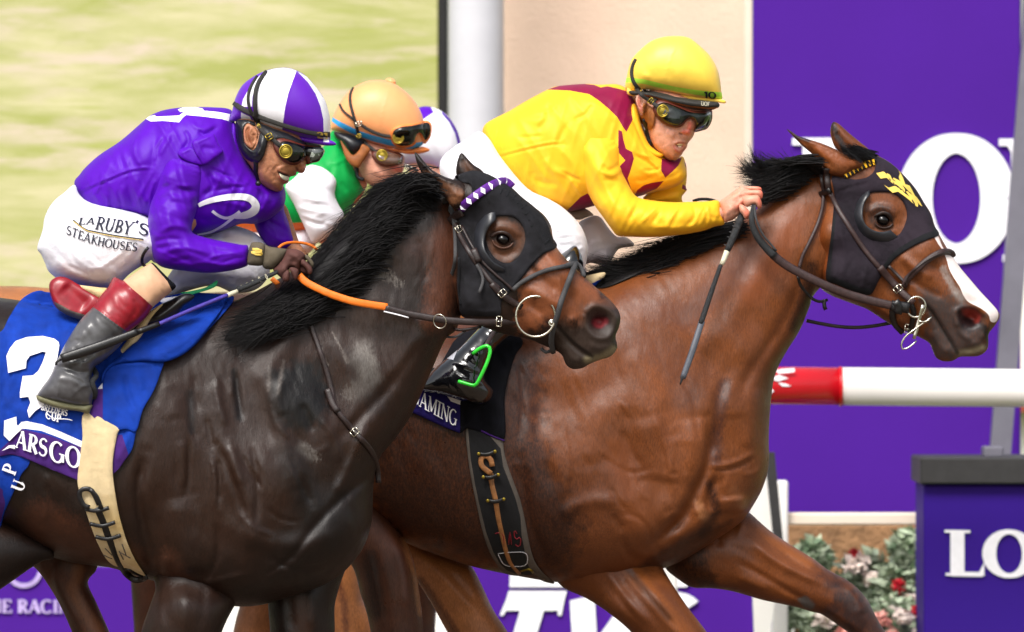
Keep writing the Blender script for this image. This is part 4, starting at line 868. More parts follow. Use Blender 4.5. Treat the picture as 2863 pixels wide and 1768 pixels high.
# ================================================================ bay horse, second from the camera
Y2 = 1.0
horse2 = root_at('horse', 'bay racehorse with white blaze and black hood lettered in yellow, in the lead', 'horse', 'f: 1200 1100', Y2, 0)
H2 = Host(); HH2 = Host(); g = Geo()
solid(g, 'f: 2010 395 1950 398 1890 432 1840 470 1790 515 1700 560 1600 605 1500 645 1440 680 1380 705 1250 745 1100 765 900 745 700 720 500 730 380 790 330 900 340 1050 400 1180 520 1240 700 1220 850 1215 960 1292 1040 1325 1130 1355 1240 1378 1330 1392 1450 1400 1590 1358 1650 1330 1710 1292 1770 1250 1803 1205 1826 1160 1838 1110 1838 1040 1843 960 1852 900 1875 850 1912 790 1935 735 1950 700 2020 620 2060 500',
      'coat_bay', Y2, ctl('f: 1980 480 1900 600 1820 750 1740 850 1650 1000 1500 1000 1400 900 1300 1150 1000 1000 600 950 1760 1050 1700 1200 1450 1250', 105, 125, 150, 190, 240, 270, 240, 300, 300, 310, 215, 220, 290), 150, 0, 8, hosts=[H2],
      strokes=[('z8: 130 560 150 700 240 800', 6, 4), ('z8: 0 700 60 800 140 870', 6, -5), ('z8: 60 240 100 280 130 330', 4, 4), ('z8: 350 420 360 560 340 700', 18, 6), ('z8: 60 860 160 880 220 940 240 1020', 5, -5), ('z8: 300 900 360 860 420 860', 7, 5), ('z8: 640 640 620 720 640 760', 6, -5), ('z8: 740 640 800 640 850 600', 6, 5),
               ('z8: 480 760 510 830 530 880', 5, -5), ('f: 1240 860 1250 960 1240 1060', 8, -5), ('f: 1340 1000 1360 1100 1340 1200', 7, 4), ('f: 1560 980 1600 1100 1610 1200', 9, 6), ('f: 1630 900 1660 960 1670 1080', 9, -5), ('f: 1420 1080 1500 1130 1560 1120', 6, -4), ('z8: 545 330 560 470 535 620 480 740 420 860 330 960 210 1050', 13, -20), ('z8: 470 300 480 500 440 660 380 800 250 930', 42, 24), ('z8: 250 300 300 520 280 700', 60, 12), ('z8: 100 250 120 500 160 800', 30, -8),
               ('z8: 570 600 640 595 720 570 810 525', 6, 7), ('z8: 570 615 660 615 740 590 820 540', 6, -6), ('z8: 690 760 700 860', 36, 22), ('z8: 780 860 720 930 620 975 500 1010 370 1090', 11, -15), ('z8: 495 800 520 880 440 960 330 1020', 22, 18),
               ('z8: 600 650 560 760 560 860', 13, -13), ('z8: 640 100 600 260 590 420 600 560', 16, -9), ('z8: 800 150 790 350 770 520', 26, 9), ('z8: 700 120 690 350', 26, 9), ('z8: 340 640 380 645', 6, -5), ('z8: 430 640 432 660', 4, 4),
               ('f: 1930 640 1880 760 1800 880 1750 980', 16, -9), ('f: 1880 520 1820 640 1750 760 1660 850', 34, 8), ('f: 1300 900 1290 1050 1330 1200', 24, -8), ('f: 1380 850 1400 1000 1420 1120', 46, 11), ('f: 1330 1240 1400 1200 1480 1200', 20, 9),
               ('z8: 60 960 110 1080 200 1130 270 1130', 12, -8), ('z8: 20 860 90 960', 10, -8), ('f: 1500 830 1560 920 1600 1020', 30, 7), ('f: 1480 1020 1530 1120', 10, -5), ('f: 1240 1100 1260 1240 1320 1370', 22, -14)],
      noise=[(60, 130, 42, 2.0, 61), (62, 90, 20, 1.2, 62, 1), (95, 50, 11, .7, 63, 1)],
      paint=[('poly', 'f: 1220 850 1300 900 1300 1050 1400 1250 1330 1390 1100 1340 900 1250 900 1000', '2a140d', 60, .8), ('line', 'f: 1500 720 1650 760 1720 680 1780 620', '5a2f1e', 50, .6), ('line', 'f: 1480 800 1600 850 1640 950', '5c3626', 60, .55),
             ('line', 'f: 1700 700 1640 760', '6a4a3e', 30, .6), ('line', 'f: 1900 520 1860 600 1800 700', '7d4323', 50, .75), ('line', 'z8: 640 150 600 400 590 560', '3c1f17', 26, .75), ('line', 'z8: 560 700 600 850 520 960', '2c150d', 18, .8),  # dark browns paint shade into the chest grooves
             ('line', 'z8: 50 500 100 700 150 900', '7d431f', 50, .6), ('line', 'z8: 300 700 200 850', '74401f', 50, .5), ('line', 'z8: 690 740 740 800', '8a5534', 24, .6), ('line', 'z8: 500 800 520 870', 'a06d48', 18, .6),  # last two strokes paint sheen on the chest bulges
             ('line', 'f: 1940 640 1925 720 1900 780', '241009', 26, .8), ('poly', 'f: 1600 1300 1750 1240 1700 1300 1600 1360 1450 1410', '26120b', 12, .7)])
# far (leading) foreleg
solid(g, 'z8: 620 880 700 850 770 850 830 900 900 960 1000 1028 1130 1108 1210 1168 1310 1222 1372 1270 1432 1340 1462 1400 1500 1470 1540 1530 1600 1630 1660 1760 1760 2000 1800 2120 1850 2200 1800 2280 1700 2240 1715 2150 1640 2000 1540 1800 1450 1640 1380 1565 1320 1512 1285 1487 1230 1448 1172 1412 1120 1400 1050 1378 950 1356 850 1335 760 1308 660 1282 560 1270 460 1265 375 1213 310 1150 300 1050 450 950',
      'coat_bay', Y2, 120, 85, -110, 8, hosts=[H2],
      strokes=[('z8: 780 1000 900 1100 1040 1180 1200 1250', 13, 12), ('z8: 700 1120 850 1200 1000 1290 1120 1350', 8, -9), ('z8: 950 1070 1050 1140 1200 1210', 8, -7), ('z8: 700 1200 900 1290', 12, 8), ('z8: 1320 1240 1380 1340 1400 1420', 16, 9),
               ('z8: 1180 1380 1300 1450 1400 1512', 12, 6), ('z8: 740 900 720 990', 8, 6), ('z8: 620 1040 600 980', 8, -6)], noise=[(30, 60, 18, 1.3, 71)],
      paint=[('poly', 'z8: 1180 1180 1320 1220 1440 1340 1540 1530 1800 2120 1850 2200 1700 2240 1450 1640 1300 1500 1180 1410 1230 1320', '2b1a18', 45, .92), ('line', 'z8: 850 950 1000 1060 1100 1130', '8f5126', 22, .75), ('poly', 'z8: 310 1150 370 1060 500 1000 560 1100 600 1270 460 1265', '1f0e08', 24, .75),
             ('poly', 'z8: 1040 1325 1080 1312 1130 1345 1138 1375 1110 1390 1060 1360', '56514f', 6, 1), ('line', 'z8: 900 1290 1000 1330', '8a4d24', 16, .6)])
# near foreleg
solid(g, 'f: 1330 1230 1420 1190 1500 1225 1556 1300 1592 1372 1640 1446 1690 1512 1740 1590 1790 1660 1830 1720 1850 1780 1900 1880 1950 1960 2000 2000 1990 2050 1930 2040 1900 1980 1830 1890 1760 1790 1720 1740 1660 1680 1590 1600 1510 1512 1450 1462 1400 1430 1335 1395 1318 1320',
      'coat_bay', Y2, 130, 85, ctl('f: 1340 1230 1420 1200 1500 1230 1556 1300 1330 1330 1420 1330 1600 1450 1520 1500 1800 1800', -60, -80, -60, 20, 0, 60, 120, 120, 150), 8, hosts=[H2], strokes=[('f: 1450 1260 1520 1380 1600 1480 1660 1550', 20, 14), ('z8: 100 1150 180 1260 300 1400 400 1512', 8, -10), ('z8: 0 1180 100 1330 250 1480', 12, 9), ('z8: 30 1280 150 1440', 7, -7), ('f: 1390 1260 1370 1340', 22, 10)],
      noise=[(50, 60, 18, 1.3, 81)], paint=[('line', 'f: 1440 1280 1540 1400 1640 1512', '91501f', 28, .7), ('line', 'z8: 100 1150 200 1280 330 1430', '351c10', 14, .7)])  # lighter ridge and darker groove: shading painted into the foreleg colour
# hind legs seen under the black horse's chest
solid(g, 'f: 700 1100 860 1150 960 1280 985 1330 1000 1400 1012 1512 1010 1600 1000 1700 1010 1760 1060 1900 1090 2000 1120 2080 1060 2108 1010 2050 960 1900 920 1760 910 1650 895 1560 880 1480 862 1420 840 1350 780 1280 680 1200', 'coat_darkbay', Y2, 110, 90, 100, 10, hosts=[H2],
      strokes=[('z5: 600 1000 650 1200 660 1400', 14, 8), ('z5: 480 1050 520 1250 560 1500', 9, -6)], paint=[('line', 'z5: 660 1000 720 1200 745 1400', '94613c', 16, .8), ('line', 'z5: 460 1100 500 1400', '1d0f0a', 30, .8)])
solid(g, 'f: 900 1200 1000 1300 1080 1330 1125 1352 1152 1400 1180 1460 1214 1512 1262 1600 1330 1720 1370 1760 1420 1900 1440 2000 1480 2060 1400 2090 1360 2030 1320 1900 1260 1790 1200 1700 1120 1590 1070 1512 1030 1440 985 1370 940 1300', 'coat_chestnut', Y2, 100, 85, -140, 10, hosts=[H2],
      strokes=[('z5: 760 1100 900 1250 1060 1420', 12, 8), ('z5: 740 1200 840 1320 960 1480', 8, -7), ('z5: 900 1180 1040 1350', 7, -6)], paint=[('line', 'z5: 740 1230 860 1400 930 1512', '5a3220', 18, .8)])
# head
solid(g, 'z7: 400 400 440 352 470 342 530 330 600 300 700 270 760 264 820 288 880 330 950 400 1000 460 1042 530 1080 590 1102 660 1128 710 1162 770 1202 832 1242 890 1300 960 1360 1030 1412 1085 1450 1130 1463 1165 1440 1210 1402 1260 1400 1310 1392 1350 1350 1383 1290 1388 1240 1390 1200 1412 1150 1414 1110 1395 1088 1350 1070 1312 1020 1282 960 1255 900 1232 850 1205 780 1160 720 1122 650 1096 580 1070 520 1045 460 1000 430 920 400 800 390 650 380 480',
      'coat_bay', Y2, ctl('z7: 600 420 850 480 560 800 700 900 1000 700 900 1000 1200 900 1300 1150 1150 1300', 112, 108, 118, 112, 88, 76, 62, 58, 46), 62, ctl('z7: 390 450 385 650 395 850 440 980 520 700 560 950 1200 900 500 380', -70, -90, -70, -40, 10, 20, 40, 10), 6, hosts=[HH2, H2],
      strokes=[('z7: 720 600 780 560 850 570 890 620', 10, 9), ('z7: 812 628', 20, 8), ('z7: 700 560 700 660 760 720', 10, -5), ('z7: 880 500 920 560 930 640', 12, -4), ('z7: 760 690 830 710 900 680', 6, 3),
               ('z7: 900 820 1000 900 1100 960', 13, 8), ('z7: 960 950 1060 1020 1150 1060', 11, -6), ('z7: 1040 600 1150 820 1250 980 1350 1080', 16, 7), ('z7: 1060 860 1180 960 1220 1050', 12, -5), ('z7: 860 920 1000 1010', 7, 4),
               ('z7: 1050 1090 1090 1150 1130 1210 1180 1290 1230 1370', 6, -9), ('z7: 1090 1230 1130 1330 1190 1370', 12, 7), ('z7: 1225 1200 1220 1140 1280 1112 1350 1125 1395 1165 1400 1220 1380 1275', 9, 9, 1), ('z7: 1225 1190 1250 1260 1310 1300', 8, 6),
               ('z7: 1300 1175', 27, -30), ('z7: 1270 1150 1340 1190', 16, -16), ('z7: 1260 1350 1330 1340 1380 1300', 9, -6), ('z7: 1300 1330 1370 1310', 12, 6), ('z7: 500 500 450 700 480 900 580 1020', 20, 7), ('z7: 780 1120 900 1190 1000 1240', 10, 5)],
      noise=[(50, 40, 18, 1.0, 91), (50, 14, 6, .45, 92, 1)],
      regions=[('z7: 1098 716 1122 722 1150 786 1205 836 1242 892 1300 962 1360 1032 1412 1087 1448 1130 1455 1166 1440 1196 1412 1192 1400 1155 1355 1118 1290 1085 1262 1050 1240 1000 1205 945 1182 900 1168 850 1148 800 1120 760', 'blaze')],
      paint=[('poly', 'z7: 1000 1000 1100 1020 1200 1040 1260 1070 1340 1120 1400 1180 1402 1260 1400 1310 1370 1390 1240 1420 1110 1410 1060 1330 1040 1200 1020 1090', '453a38', 26, .9), ('line', 'z7: 1150 900 1200 1000 1250 1060', '8f8580', 14, .7),
             ('poly', 'z7: 1225 1130 1290 1112 1350 1130 1370 1180 1350 1230 1290 1250 1240 1210', '1d1315', 10, 1), ('poly', 'z7: 1255 1130 1300 1118 1350 1140 1362 1170 1340 1195 1290 1170', '963830', 7, .95),
             ('poly', 'z7: 720 560 780 520 880 560 880 640 800 690 730 650', '33201a', 14, .8), ('line', 'z7: 1240 1370 1300 1360 1370 1340', '8b8066', 10, .8), ('line', 'z7: 1055 1100 1100 1160 1150 1240 1230 1370', '15100f', 5, .9),
             ('line', 'z7: 450 500 440 700 480 900', '7e3f1a', 30, .8), ('line', 'z7: 1380 1230 1400 1290', '14100f', 12, .9)])
solid(g, 'z7: 278 124 302 134 342 160 402 180 470 200 540 230 600 262 650 280 700 300 690 335 645 352 600 382 520 374 470 322 420 262 370 220 320 170', 'coat_bay', Y2, 44, 28, 90, 4, hosts=[HH2, H2],
      strokes=[('z7: 310 150 380 210 460 280 530 330', 9, -7), ('z7: 300 135 400 185 520 230 620 280', 6, 6)], noise=[(35, 12, 5, 1.0, 95, 1)], paint=[('line', 'z7: 278 125 330 160 400 180', '130c0b', 10, .9), ('line', 'z7: 330 180 420 270', '130c0b', 6, .7), ('line', 'z7: 450 230 560 290 640 310', '8a4a24', 18, .7)])
solid(g, 'z7: 521 150 525 102 540 82 570 95 620 140 680 190 742 246 720 300 620 300 570 250 540 212', 'coat_bay', Y2, 26, 24, -20, 4, strokes=[('z7: 550 130 600 200 660 250', 8, -5)], paint=[('line', 'z7: 530 90 550 150 600 230', '1a100d', 14, .9)])
g.build('body', horse2)
g = Geo(); ball(g, 'z7: 812 628', 19, 'eye_gloss', Y2, HH2.d(*P('z7: 812 628')[0]) - 8, 1, 14, 16, 15); g.build('eye', horse2)
g = Geo()
solid(g, 'z7: 762 610 780 590 815 578 852 592 868 625 860 640 846 612 815 598 785 606', 'coat_bay', Y2, 9, 8, 0, 2.5, host=HH2, off=6, rim=8, paint=[('line', 'z7: 762 610 860 610', '1c110e', 30, 1)])
solid(g, 'z7: 768 632 780 652 810 666 846 662 866 645 872 655 850 676 808 680 772 660', 'coat_bay', Y2, 8, 7, 0, 2.5, host=HH2, off=4, rim=8, paint=[('line', 'z7: 768 640 866 660', '2c1a14', 30, 1)])
g.build('eyelid', horse2)
g = Geo()
solid(g, 'z7: 530 384 590 392 650 402 705 396 742 380 766 350 773 300 745 268 790 276 850 308 902 352 958 412 1000 462 1040 530 1078 594 1100 660 1126 710 1060 738 990 770 922 810 872 852 832 902 792 962 762 1022 740 1045 690 1040 620 1015 550 985 497 960 505 850 523 720 535 600 543 500 533 430',
      'hood_cloth', Y2, 5, 10, 0, 5, host=HH2, off=4, rim=12, holes=['z7: 742 480 800 472 870 480 920 520 945 580 940 640 910 700 870 722 800 725 742 700 706 640 700 560 716 510'],
      regions=[('z7: 1100 660 1126 712 1060 738 990 770 922 810 872 852 832 902 808 896 850 830 900 785 970 742 1040 706 1092 688', 'hood_edge', 1), ('z7: 497 958 505 850 523 720 535 600 552 600 542 720 528 850 520 950', 'hood_edge', 1), ('z7: 500 962 510 938 600 968 690 1005 745 1012 745 1045 690 1040 620 1015 550 985', 'hood_edge', 1)],
      strokes=[('z7: 560 470 660 440 740 420', 5, -3), ('z7: 800 300 850 400 960 500 1060 640', 4, 3), ('z7: 560 600 600 800 580 950', 9, 4), ('z7: 720 880 700 1020', 6, 4), ('z7: 545 860 545 960', 6, 4), ('z7: 660 750 760 850 820 880', 9, -3)], noise=[(60, 34, 10, 1.3, 101), (120, 14, 6, .6, 102)])
g.build('hood', horse2)
g = Geo()
cup(g, 'z7: 735 458 690 490 652 555 648 620 675 690 728 738 800 756 860 750 898 722', 'z7: 742 488 712 530 700 600 716 650 758 684 810 694 856 684', Y2, HH2, 24, 'cup_plastic')
g.build('blinker_cup', horse2)
# ---- hair and tack of the black horse
g = Geo()
solid(g, 'f: 1036 455 1012 434 975 424 940 436 905 456 868 480 846 510 815 545 780 580 760 612 750 640 735 672 700 715 640 742 590 765 550 790 540 815 600 805 680 775 745 745 780 715 815 690 850 660 880 625 912 578 955 520 1008 478',
      'mane_black', Y1, 26, 20, 0, 8, host=H1, off=2, rim=30, noise=[(150, 60, 10, 5, 111), (150, 30, 5, 3, 112)])
gd = ['f: 1036 450 1000 432 950 432 905 450', 'f: 1012 462 960 456 905 470 858 500', 'f: 985 490 930 490 875 520 832 560', 'f: 950 535 895 540 840 570 795 610', 'f: 915 585 860 595 810 625 765 655', 'f: 880 635 825 650 770 680 715 705',
      'f: 845 675 790 695 720 720 650 742', 'f: 800 705 740 735 670 765 595 790', 'f: 760 735 700 765 630 790 560 815']
hair(g, gd, 3400, 'mane_black', Y1, H1, off=12, r=1.5, jit=20, tipj=24, clump=24, spread=18, slo=.3)
gd = ['f: 1030 445 1000 425 960 418 920 425', 'f: 975 432 925 435 885 455 845 480', 'f: 905 480 860 490 825 520 790 545', 'f: 840 545 800 560 770 590 735 620', 'f: 780 610 750 640 715 670 670 700']
hair(g, gd, 900, 'mane_black', Y1, H1, off=4, r=.9, jit=9, tipj=12, spread=16)
hair(g, ['f: 700 700 650 720 590 740 520 770', 'f: 740 735 660 770 580 795 515 815', 'f: 720 755 660 785 600 810 530 840'], 1300, 'mane_black', Y1, H1, off=20, r=1.1, jit=18, tipj=26, clump=14, spread=16, slo=.35)
o = g.build('mane', horse1); o['kind'] = 'stuff'
# bridle
g = Geo()
strap(g, 'z4: 948 330 975 375 1008 425 1022 485', 18, 'rubber_grey', Y1, HH1, 10, t=3); strap(g, 'z4: 985 485 1020 445 1065 418', 26, 'leather_dark', Y1, HH1, 14, t=4)
strap(g, 'z4: 1012 470 1050 560 1100 650 1150 725 1200 790 1240 840 1290 885', 15, 'leather_dark', Y1, HH1, 12, t=3.5); strap(g, 'z4: 1240 850 1290 905 1350 950 1425 992', 19, 'leather_dark', Y1, HH1, 14, t=4)
strap(g, 'z4: 1060 500 1110 600 1180 710 1260 790 1330 850 1375 895', 8, 'leather_dark', Y1, HH1, 14, t=3); strap(g, 'z4: 1150 735 1180 790 1188 840 1165 905', 9, 'rubber_grey', Y1, HH1, 24, t=3)
strap(g, 'z4: 1015 470 1022 600 1020 720 995 820 990 920 1008 1010', 12, 'rubber_grey', Y1, HH1, 14, t=3); strap(g, 'z4: 1042 690 1048 800 1045 900 1056 980', 8, 'hood_edge', Y1, HH1, 14, t=3)
strap(g, 'z4: 1130 640 1165 720', 21, 'leather_dark', Y1, HH1, 16, t=4)
g.build('bridle', horse1)
g = Geo(); bb = 'z4: 1052 405 1085 368 1130 330 1180 294 1230 262 1280 240 1325 234 1366 268'
strap(g, bb, 26, 'cloth_purple', Y1, HH1, 13, t=4); MAT['cloth_purple']
mat('band_purple', '5d1d8c', rough=.5, bump=.3, bs=900)
for i_, m_ in enumerate(g.mats): g.mats[i_] = 'band_purple'
a = resample(crom(P(bb), False, 8), 5, False); k = 2
while k < len(a)-2:
    c = a[k]; t_ = a[k+1]-a[k-1]; t_ /= np.hypot(*t_); n_ = np.array([-t_[1], t_[0]]); L_ = 7.5 if k < len(a)*.75 else 5
    z = HH1.d(*c)
    g.add(toworld(*[np.array([q[i] for q in [np.r_[c-n_*12, z+20], np.r_[c+t_*L_, z+21.5], np.r_[c+n_*12, z+20], np.r_[c-t_*L_, z+21.5]]]) for i in range(3)], Y1), [(0, 1, 2, 3)], 'print_white'); k += 5 if k < len(a)*.7 else 4
g.build('browband', horse1)
g = Geo()
strap(g, 'z4: 1370 888 1420 845 1500 800 1580 768 1660 750 1740 735', 14, 'rubber_grey', Y1, HH1, 12, t=7); strap(g, 'z4: 1748 730 1720 800 1690 880 1660 960 1640 1040 1612 1120 1602 1200 1612 1262', 17, 'rubber_grey', Y1, HH1, 16, t=8)
strap(g, 'z4: 1700 738 1750 728 1785 760 1800 810', 14, 'rubber_grey', Y1, HH1, 8, t=7); strap(g, 'z4: 1605 1250 1570 1265 1540 1240', 10, 'rubber_grey', Y1, HH1, 4, t=6)
g.build('noseband', horse1)
g = Geo(); dz = HH1.d(*P('z4: 1500 1060')[0])
ring(g, 'z4: 1507 1048', 55, 57, 3.6, 'steel', Y1, dz+22); ring(g, 'z4: 1606 1088', 8, 8, 3, 'steel', Y1, dz+20); ball(g, 'z4: 1604 1086', 7, 'steel', Y1, dz+18)
g.build('bit_ring', horse1)
def buckle(s, a, w_, h_, Y, d, m='steel', par=None, r=1.6):
    g = Geo(); c = P(s)[0]; a = math.radians(a); q = [(-w_, -h_), (w_, -h_), (w_, h_), (-w_, h_)]
    pts = [(c[0]+x*math.cos(a)-y*math.sin(a), c[1]+x*math.sin(a)+y*math.cos(a), d) for x, y in q]
    for i in range(4): tube(g, [pts[i], pts[(i+1) % 4]], r, m, Y, 6)
    tube(g, [((pts[0][0]+pts[3][0])/2, (pts[0][1]+pts[3][1])/2, d+2), ((pts[1][0]+pts[2][0])/2, (pts[1][1]+pts[2][1])/2, d+2)], r*.7, m, Y, 6)
    return g.build('buckle', par)
buckle('z4: 1042 520', 65, 9, 8, Y1, HH1.d(*P('z4: 1042 520')[0])+20, par=horse1); buckle('z4: 1306 908', 48, 8, 11, Y1, HH1.d(*P('z4: 1306 908')[0])+24, par=horse1)
# reins: orange rubber grip, dark leather to the bit
g = Geo()
strap(g, 'z4: 78 800 120 840 190 878 280 918 400 956 500 975 612 992', 22, 'orange_rein', Y1, None, d=[170, 190, 190, 175], t=4)
strap(g, 'zc: 900 548 980 490 1080 452 1230 440 1400 450 1560 490 1650 540 1710 600', 8.5, 'orange_rein', Y1, None, d=[60, 30, 10, 0, 0], t=4); strap(g, 'zc: 750 1200 830 1270 900 1330', 15, 'orange_rein', Y1, None, d=60, t=4)
strap(g, 'z4: 600 994 700 1025 800 1045 920 1065 1050 1078 1200 1084 1300 1080 1410 1072', 21, 'leather_dark', Y1, None, d=[176, 170, 165, 160, 150, 125, 100], t=4)
strap(g, 'z4: 590 1018 650 1032 740 1056', 4, 'print_white', Y1, None, d=[178, 176, 174], t=2)
strap(g, 'z4: 905 1105 960 1112 1060 1130 1180 1110', 9, 'leather_dark', Y1, HH1, 20, t=3); strap(g, 'z4: 862 1160 930 1165 1020 1172 1090 1130', 7, 'rubber_grey', Y1, HH1, 14, t=3)
g.build('reins', horse1)
g = Geo(); ring(g, 'z4: 928 1078', 17, 20, 1.8, 'steel', Y1, 178, rot=-25, dz=6); g.build('rein_ring', horse1)
buckle('z4: 1286 1078', 4, 7, 14, Y1, 142, par=horse1, r=1.8)
g = Geo()
strap(g, 'f: 722 715 740 770 760 825 780 885 792 930 802 975 850 1035 885 1075 900 1110 905 1155', 15, 'leather_dark', Y1, H1, 8, t=3.5, w2=17)
strap(g, 'f: 783 930 795 965 808 985', 20, 'leather_dark', Y1, H1, 10, t=4)
g.build('breast_strap', horse1); buckle('f: 848 1033', 48, 9, 11, Y1, H1.d(*P('f: 848 1033')[0])+16, par=horse1)
# girth
g = Geo()
solid(g, 'z3: 604 -120 840 -20 836 40 808 200 806 330 826 480 852 620 888 750 920 840 968 940 1040 1050 1020 1062 940 1010 860 990 790 960 740 900 690 800 650 700 620 610 585 500 552 380 570 200 588 60', 'girth_cream', Y1, 7, 10, 0, 6, host=H1, off=19, rim=22,
      strokes=[('z3: 768 0 762 200 790 480 850 740 960 960', 3, 3), ('z3: 640 0 620 300 680 560', 14, 2)], noise=[(0, 50, 5, .5, 121)], paint=[])
g.build('girth', horse1)
g = Geo()
strap(g, 'z3: 690 560 730 650 770 760 810 860 850 950 900 1030 960 1075 1010 1070 1045 1050', 20, 'leather_black', Y1, H1, 27, t=2.5)
strap(g, 'z3: 640 560 600 545 570 490 572 445 600 428 645 432 680 480 705 540', 15, 'leather_black', Y1, H1, 37, t=2.5); strap(g, 'z3: 640 430 690 480 725 570', 12, 'leather_black', Y1, H1, 37, t=3)
strap(g, 'z3: 880 1000 920 1000 970 1030 1020 1050', 9, 'leather_black', Y1, H1, 29, t=3)
g.build('girth_strap', horse1)
for s_ in ('z3: 605 570 690 585 778 562', 'z3: 640 675 730 692 820 665', 'z3: 680 768 770 785 862 758'):
    g = Geo(); strap(g, s_, 12, 'leather_black', Y1, H1, 35, t=2.5); g.build('strap_keeper', horse1)
g = Geo()
for q in ('z3: 750 850 800 900', 'z3: 740 900 800 925', 'z3: 860 880 930 920', 'z3: 870 820 900 900', 'z3: 850 870 880 930'): strap(g, q, 4, 'binding_grey', Y1, H1, 26, t=1)
g.build('marker_writing', horse1)
# saddle cloth
g = Geo()
solid(g, 'z3: -120 100 0 170 180 200 210 245 150 330 110 420 70 510 30 600 0 700 -80 760', 'cloth_blue', Y1, 2, 6, 0, 8, host=H1, off=6, rim=20, regions=[('z3: -200 380 0 420 20 470 36 530 20 600 -20 700 -200 800', 'cloth_purple')], noise=[(70, 60, 14, 4, 131)])
solid(g, 'z2: -110 640 -40 600 20 560 60 480 130 370 200 310 280 284 360 298 700 300 1100 330 1300 300 1500 305 1650 330 1570 450 1470 560 1375 668 1275 745 1155 790 1135 850 1085 985 1005 1130 962 1270 932 1400 880 1480 820 1555 700 1640 545 1618 370 1548 180 1468 90 1440 0 1450 -110 1430',
      'cloth_blue', Y1, 3, 6, 0, 6, host=H1, off=11, rim=22,
      regions=[('z2: -20 1425 60 1350 110 1270 130 1255 330 1300 575 1390 575 1480 552 1640 380 1560 180 1476 90 1446 0 1460', 'cloth_purple', 1), ('z2: 820 1300 860 1300 905 1440 820 1570 790 1590 800 1440', 'cloth_purple', 1), ('z2: 150 1210 190 1205 300 1228 430 1280 576 1345 576 1390 430 1325 290 1272 180 1258 105 1262', 'print_white', 1)],
      strokes=[('z2: 60 560 200 520 400 540 560 500', 10, -4), ('z2: 150 430 130 700 60 900', 12, 4), ('z2: 440 560 430 700 380 900', 10, -4), ('z2: 1000 660 1160 640 1300 580 1440 500', 26, 12), ('z2: 1100 560 1300 470 1500 400', 8, -4), ('z2: 1000 880 1020 1000 960 1150', 10, 5), ('z2: 860 900 880 1050 900 1200', 10, -5), ('z2: 930 1250 870 1400 820 1500', 9, 4),
               ('z2: 240 1260 220 1400', 8, 3), ('z2: 60 700 20 900 40 1100', 14, -4)], noise=[(60, 80, 22, 3.2, 132), (100, 40, 12, 1.2, 133)])
solid(g, 'z2: 725 915 745 845 800 795 905 782 1130 778 1155 792 1136 850 1086 985 1006 1128 960 1275 890 1262 820 1268 740 1225 622 1196 650 1080 690 975 722 935', 'cloth_blue', Y1, 4, 8, 0, 6, host=H1, off=20, rim=22, regions=[('z2: 622 1198 655 1075 690 978 724 974 724 1198', 'cloth_purple', 1), ('z2: 682 978 700 930 722 922 722 976', 'print_white', 1)],
      strokes=[('z2: 740 860 820 812 920 800 1120 795', 8, 8), ('z2: 880 860 900 1000 950 1140', 8, -6), ('z2: 960 860 1000 1000', 9, 5)], noise=[(70, 60, 14, 2, 134)])
solid(g, 'z2: 850 740 960 645 1100 605 1270 525 1480 400 1600 330 1560 420 1460 560 1370 668 1275 744 1155 788 1020 782 905 788 810 806 750 850 722 930 715 880 760 810', 'cloth_blue', Y1, 16, 12, 0, 5, host=H1, off=30, rim=26, strokes=[('z2: 1400 470 1200 600 1000 700', 8, -5), ('z2: 1500 440 1300 640 1150 720', 9, 5), ('z2: 900 740 780 830', 6, 5)], noise=[(25, 70, 14, 1.6, 135, 1)])
HC = Host()
cl1 = g.build('saddle_cloth', horse1)
g = Geo(); z3c = [('z2: 45 745 70 690 110 640 190 612 300 604 380 622 412 645 418 668 402 770 350 900 300 975 322 1010 330 1050 300 1100 250 1130 205 1182 192 1130 214 1072 200 1032 140 1040 140 1000 160 886 232 882 270 850 300 790 324 720 300 714 210 745 186 778 182 832 58 864')]
flatpoly(g, z3c, 'print_white', Y1, H1, 22, step=8, th=3)
g.build('number', horse1); g = Geo(); flatpoly(g, ['z2: 30 1200 115 1172 118 1228 152 1262 110 1300 66 1345 26 1305'], 'print_white', Y1, H1, 22, th=3)
text(g, 'ARS', 'print_white', Y1, P('z2: 118 1262')[0], (.95, .31), (-.12, .99), 50, H1, 22, step=4, th=2, wx=.84); text(g, 'GO', 'print_white', Y1, P('z2: 352 1335')[0], (.95, .28), (-.04, .99), 58, H1, 22, step=4, th=2, wx=.92)
flatpoly(g, ['z2: 12 1415 62 1375 105 1372 105 1400 70 1392'], 'print_white', Y1, H1, 22, th=2)
text(g, 'BREEDERS', 'print_white', Y1, P('z2: 296 1082')[0], (.97, .24), (-.2, .98), 17, H1, 22, step=3, th=1.5, wx=.78, t=.12); text(g, 'CUP', 'print_white', Y1, P('z2: 325 1128')[0], (.95, .3), (-.1, .98), 22, H1, 22, step=3, th=1.5, wx=.9, t=.12)
strap(g, 'z2: 330 1150 380 1185 470 1190 510 1200', 3, 'print_white', Y1, H1, 22, t=1)
text(g, 'P', 'print_white', Y1, P('z3: 10 300')[0], (.35, -.93), (.93, .35), 40, H1, 14, step=4, th=2); text(g, 'U', 'print_white', Y1, P('z3: 75 420')[0], (.35, -.93), (.93, .35), 36, H1, 14, step=4, th=2)
g.build('cloth_lettering', horse1)
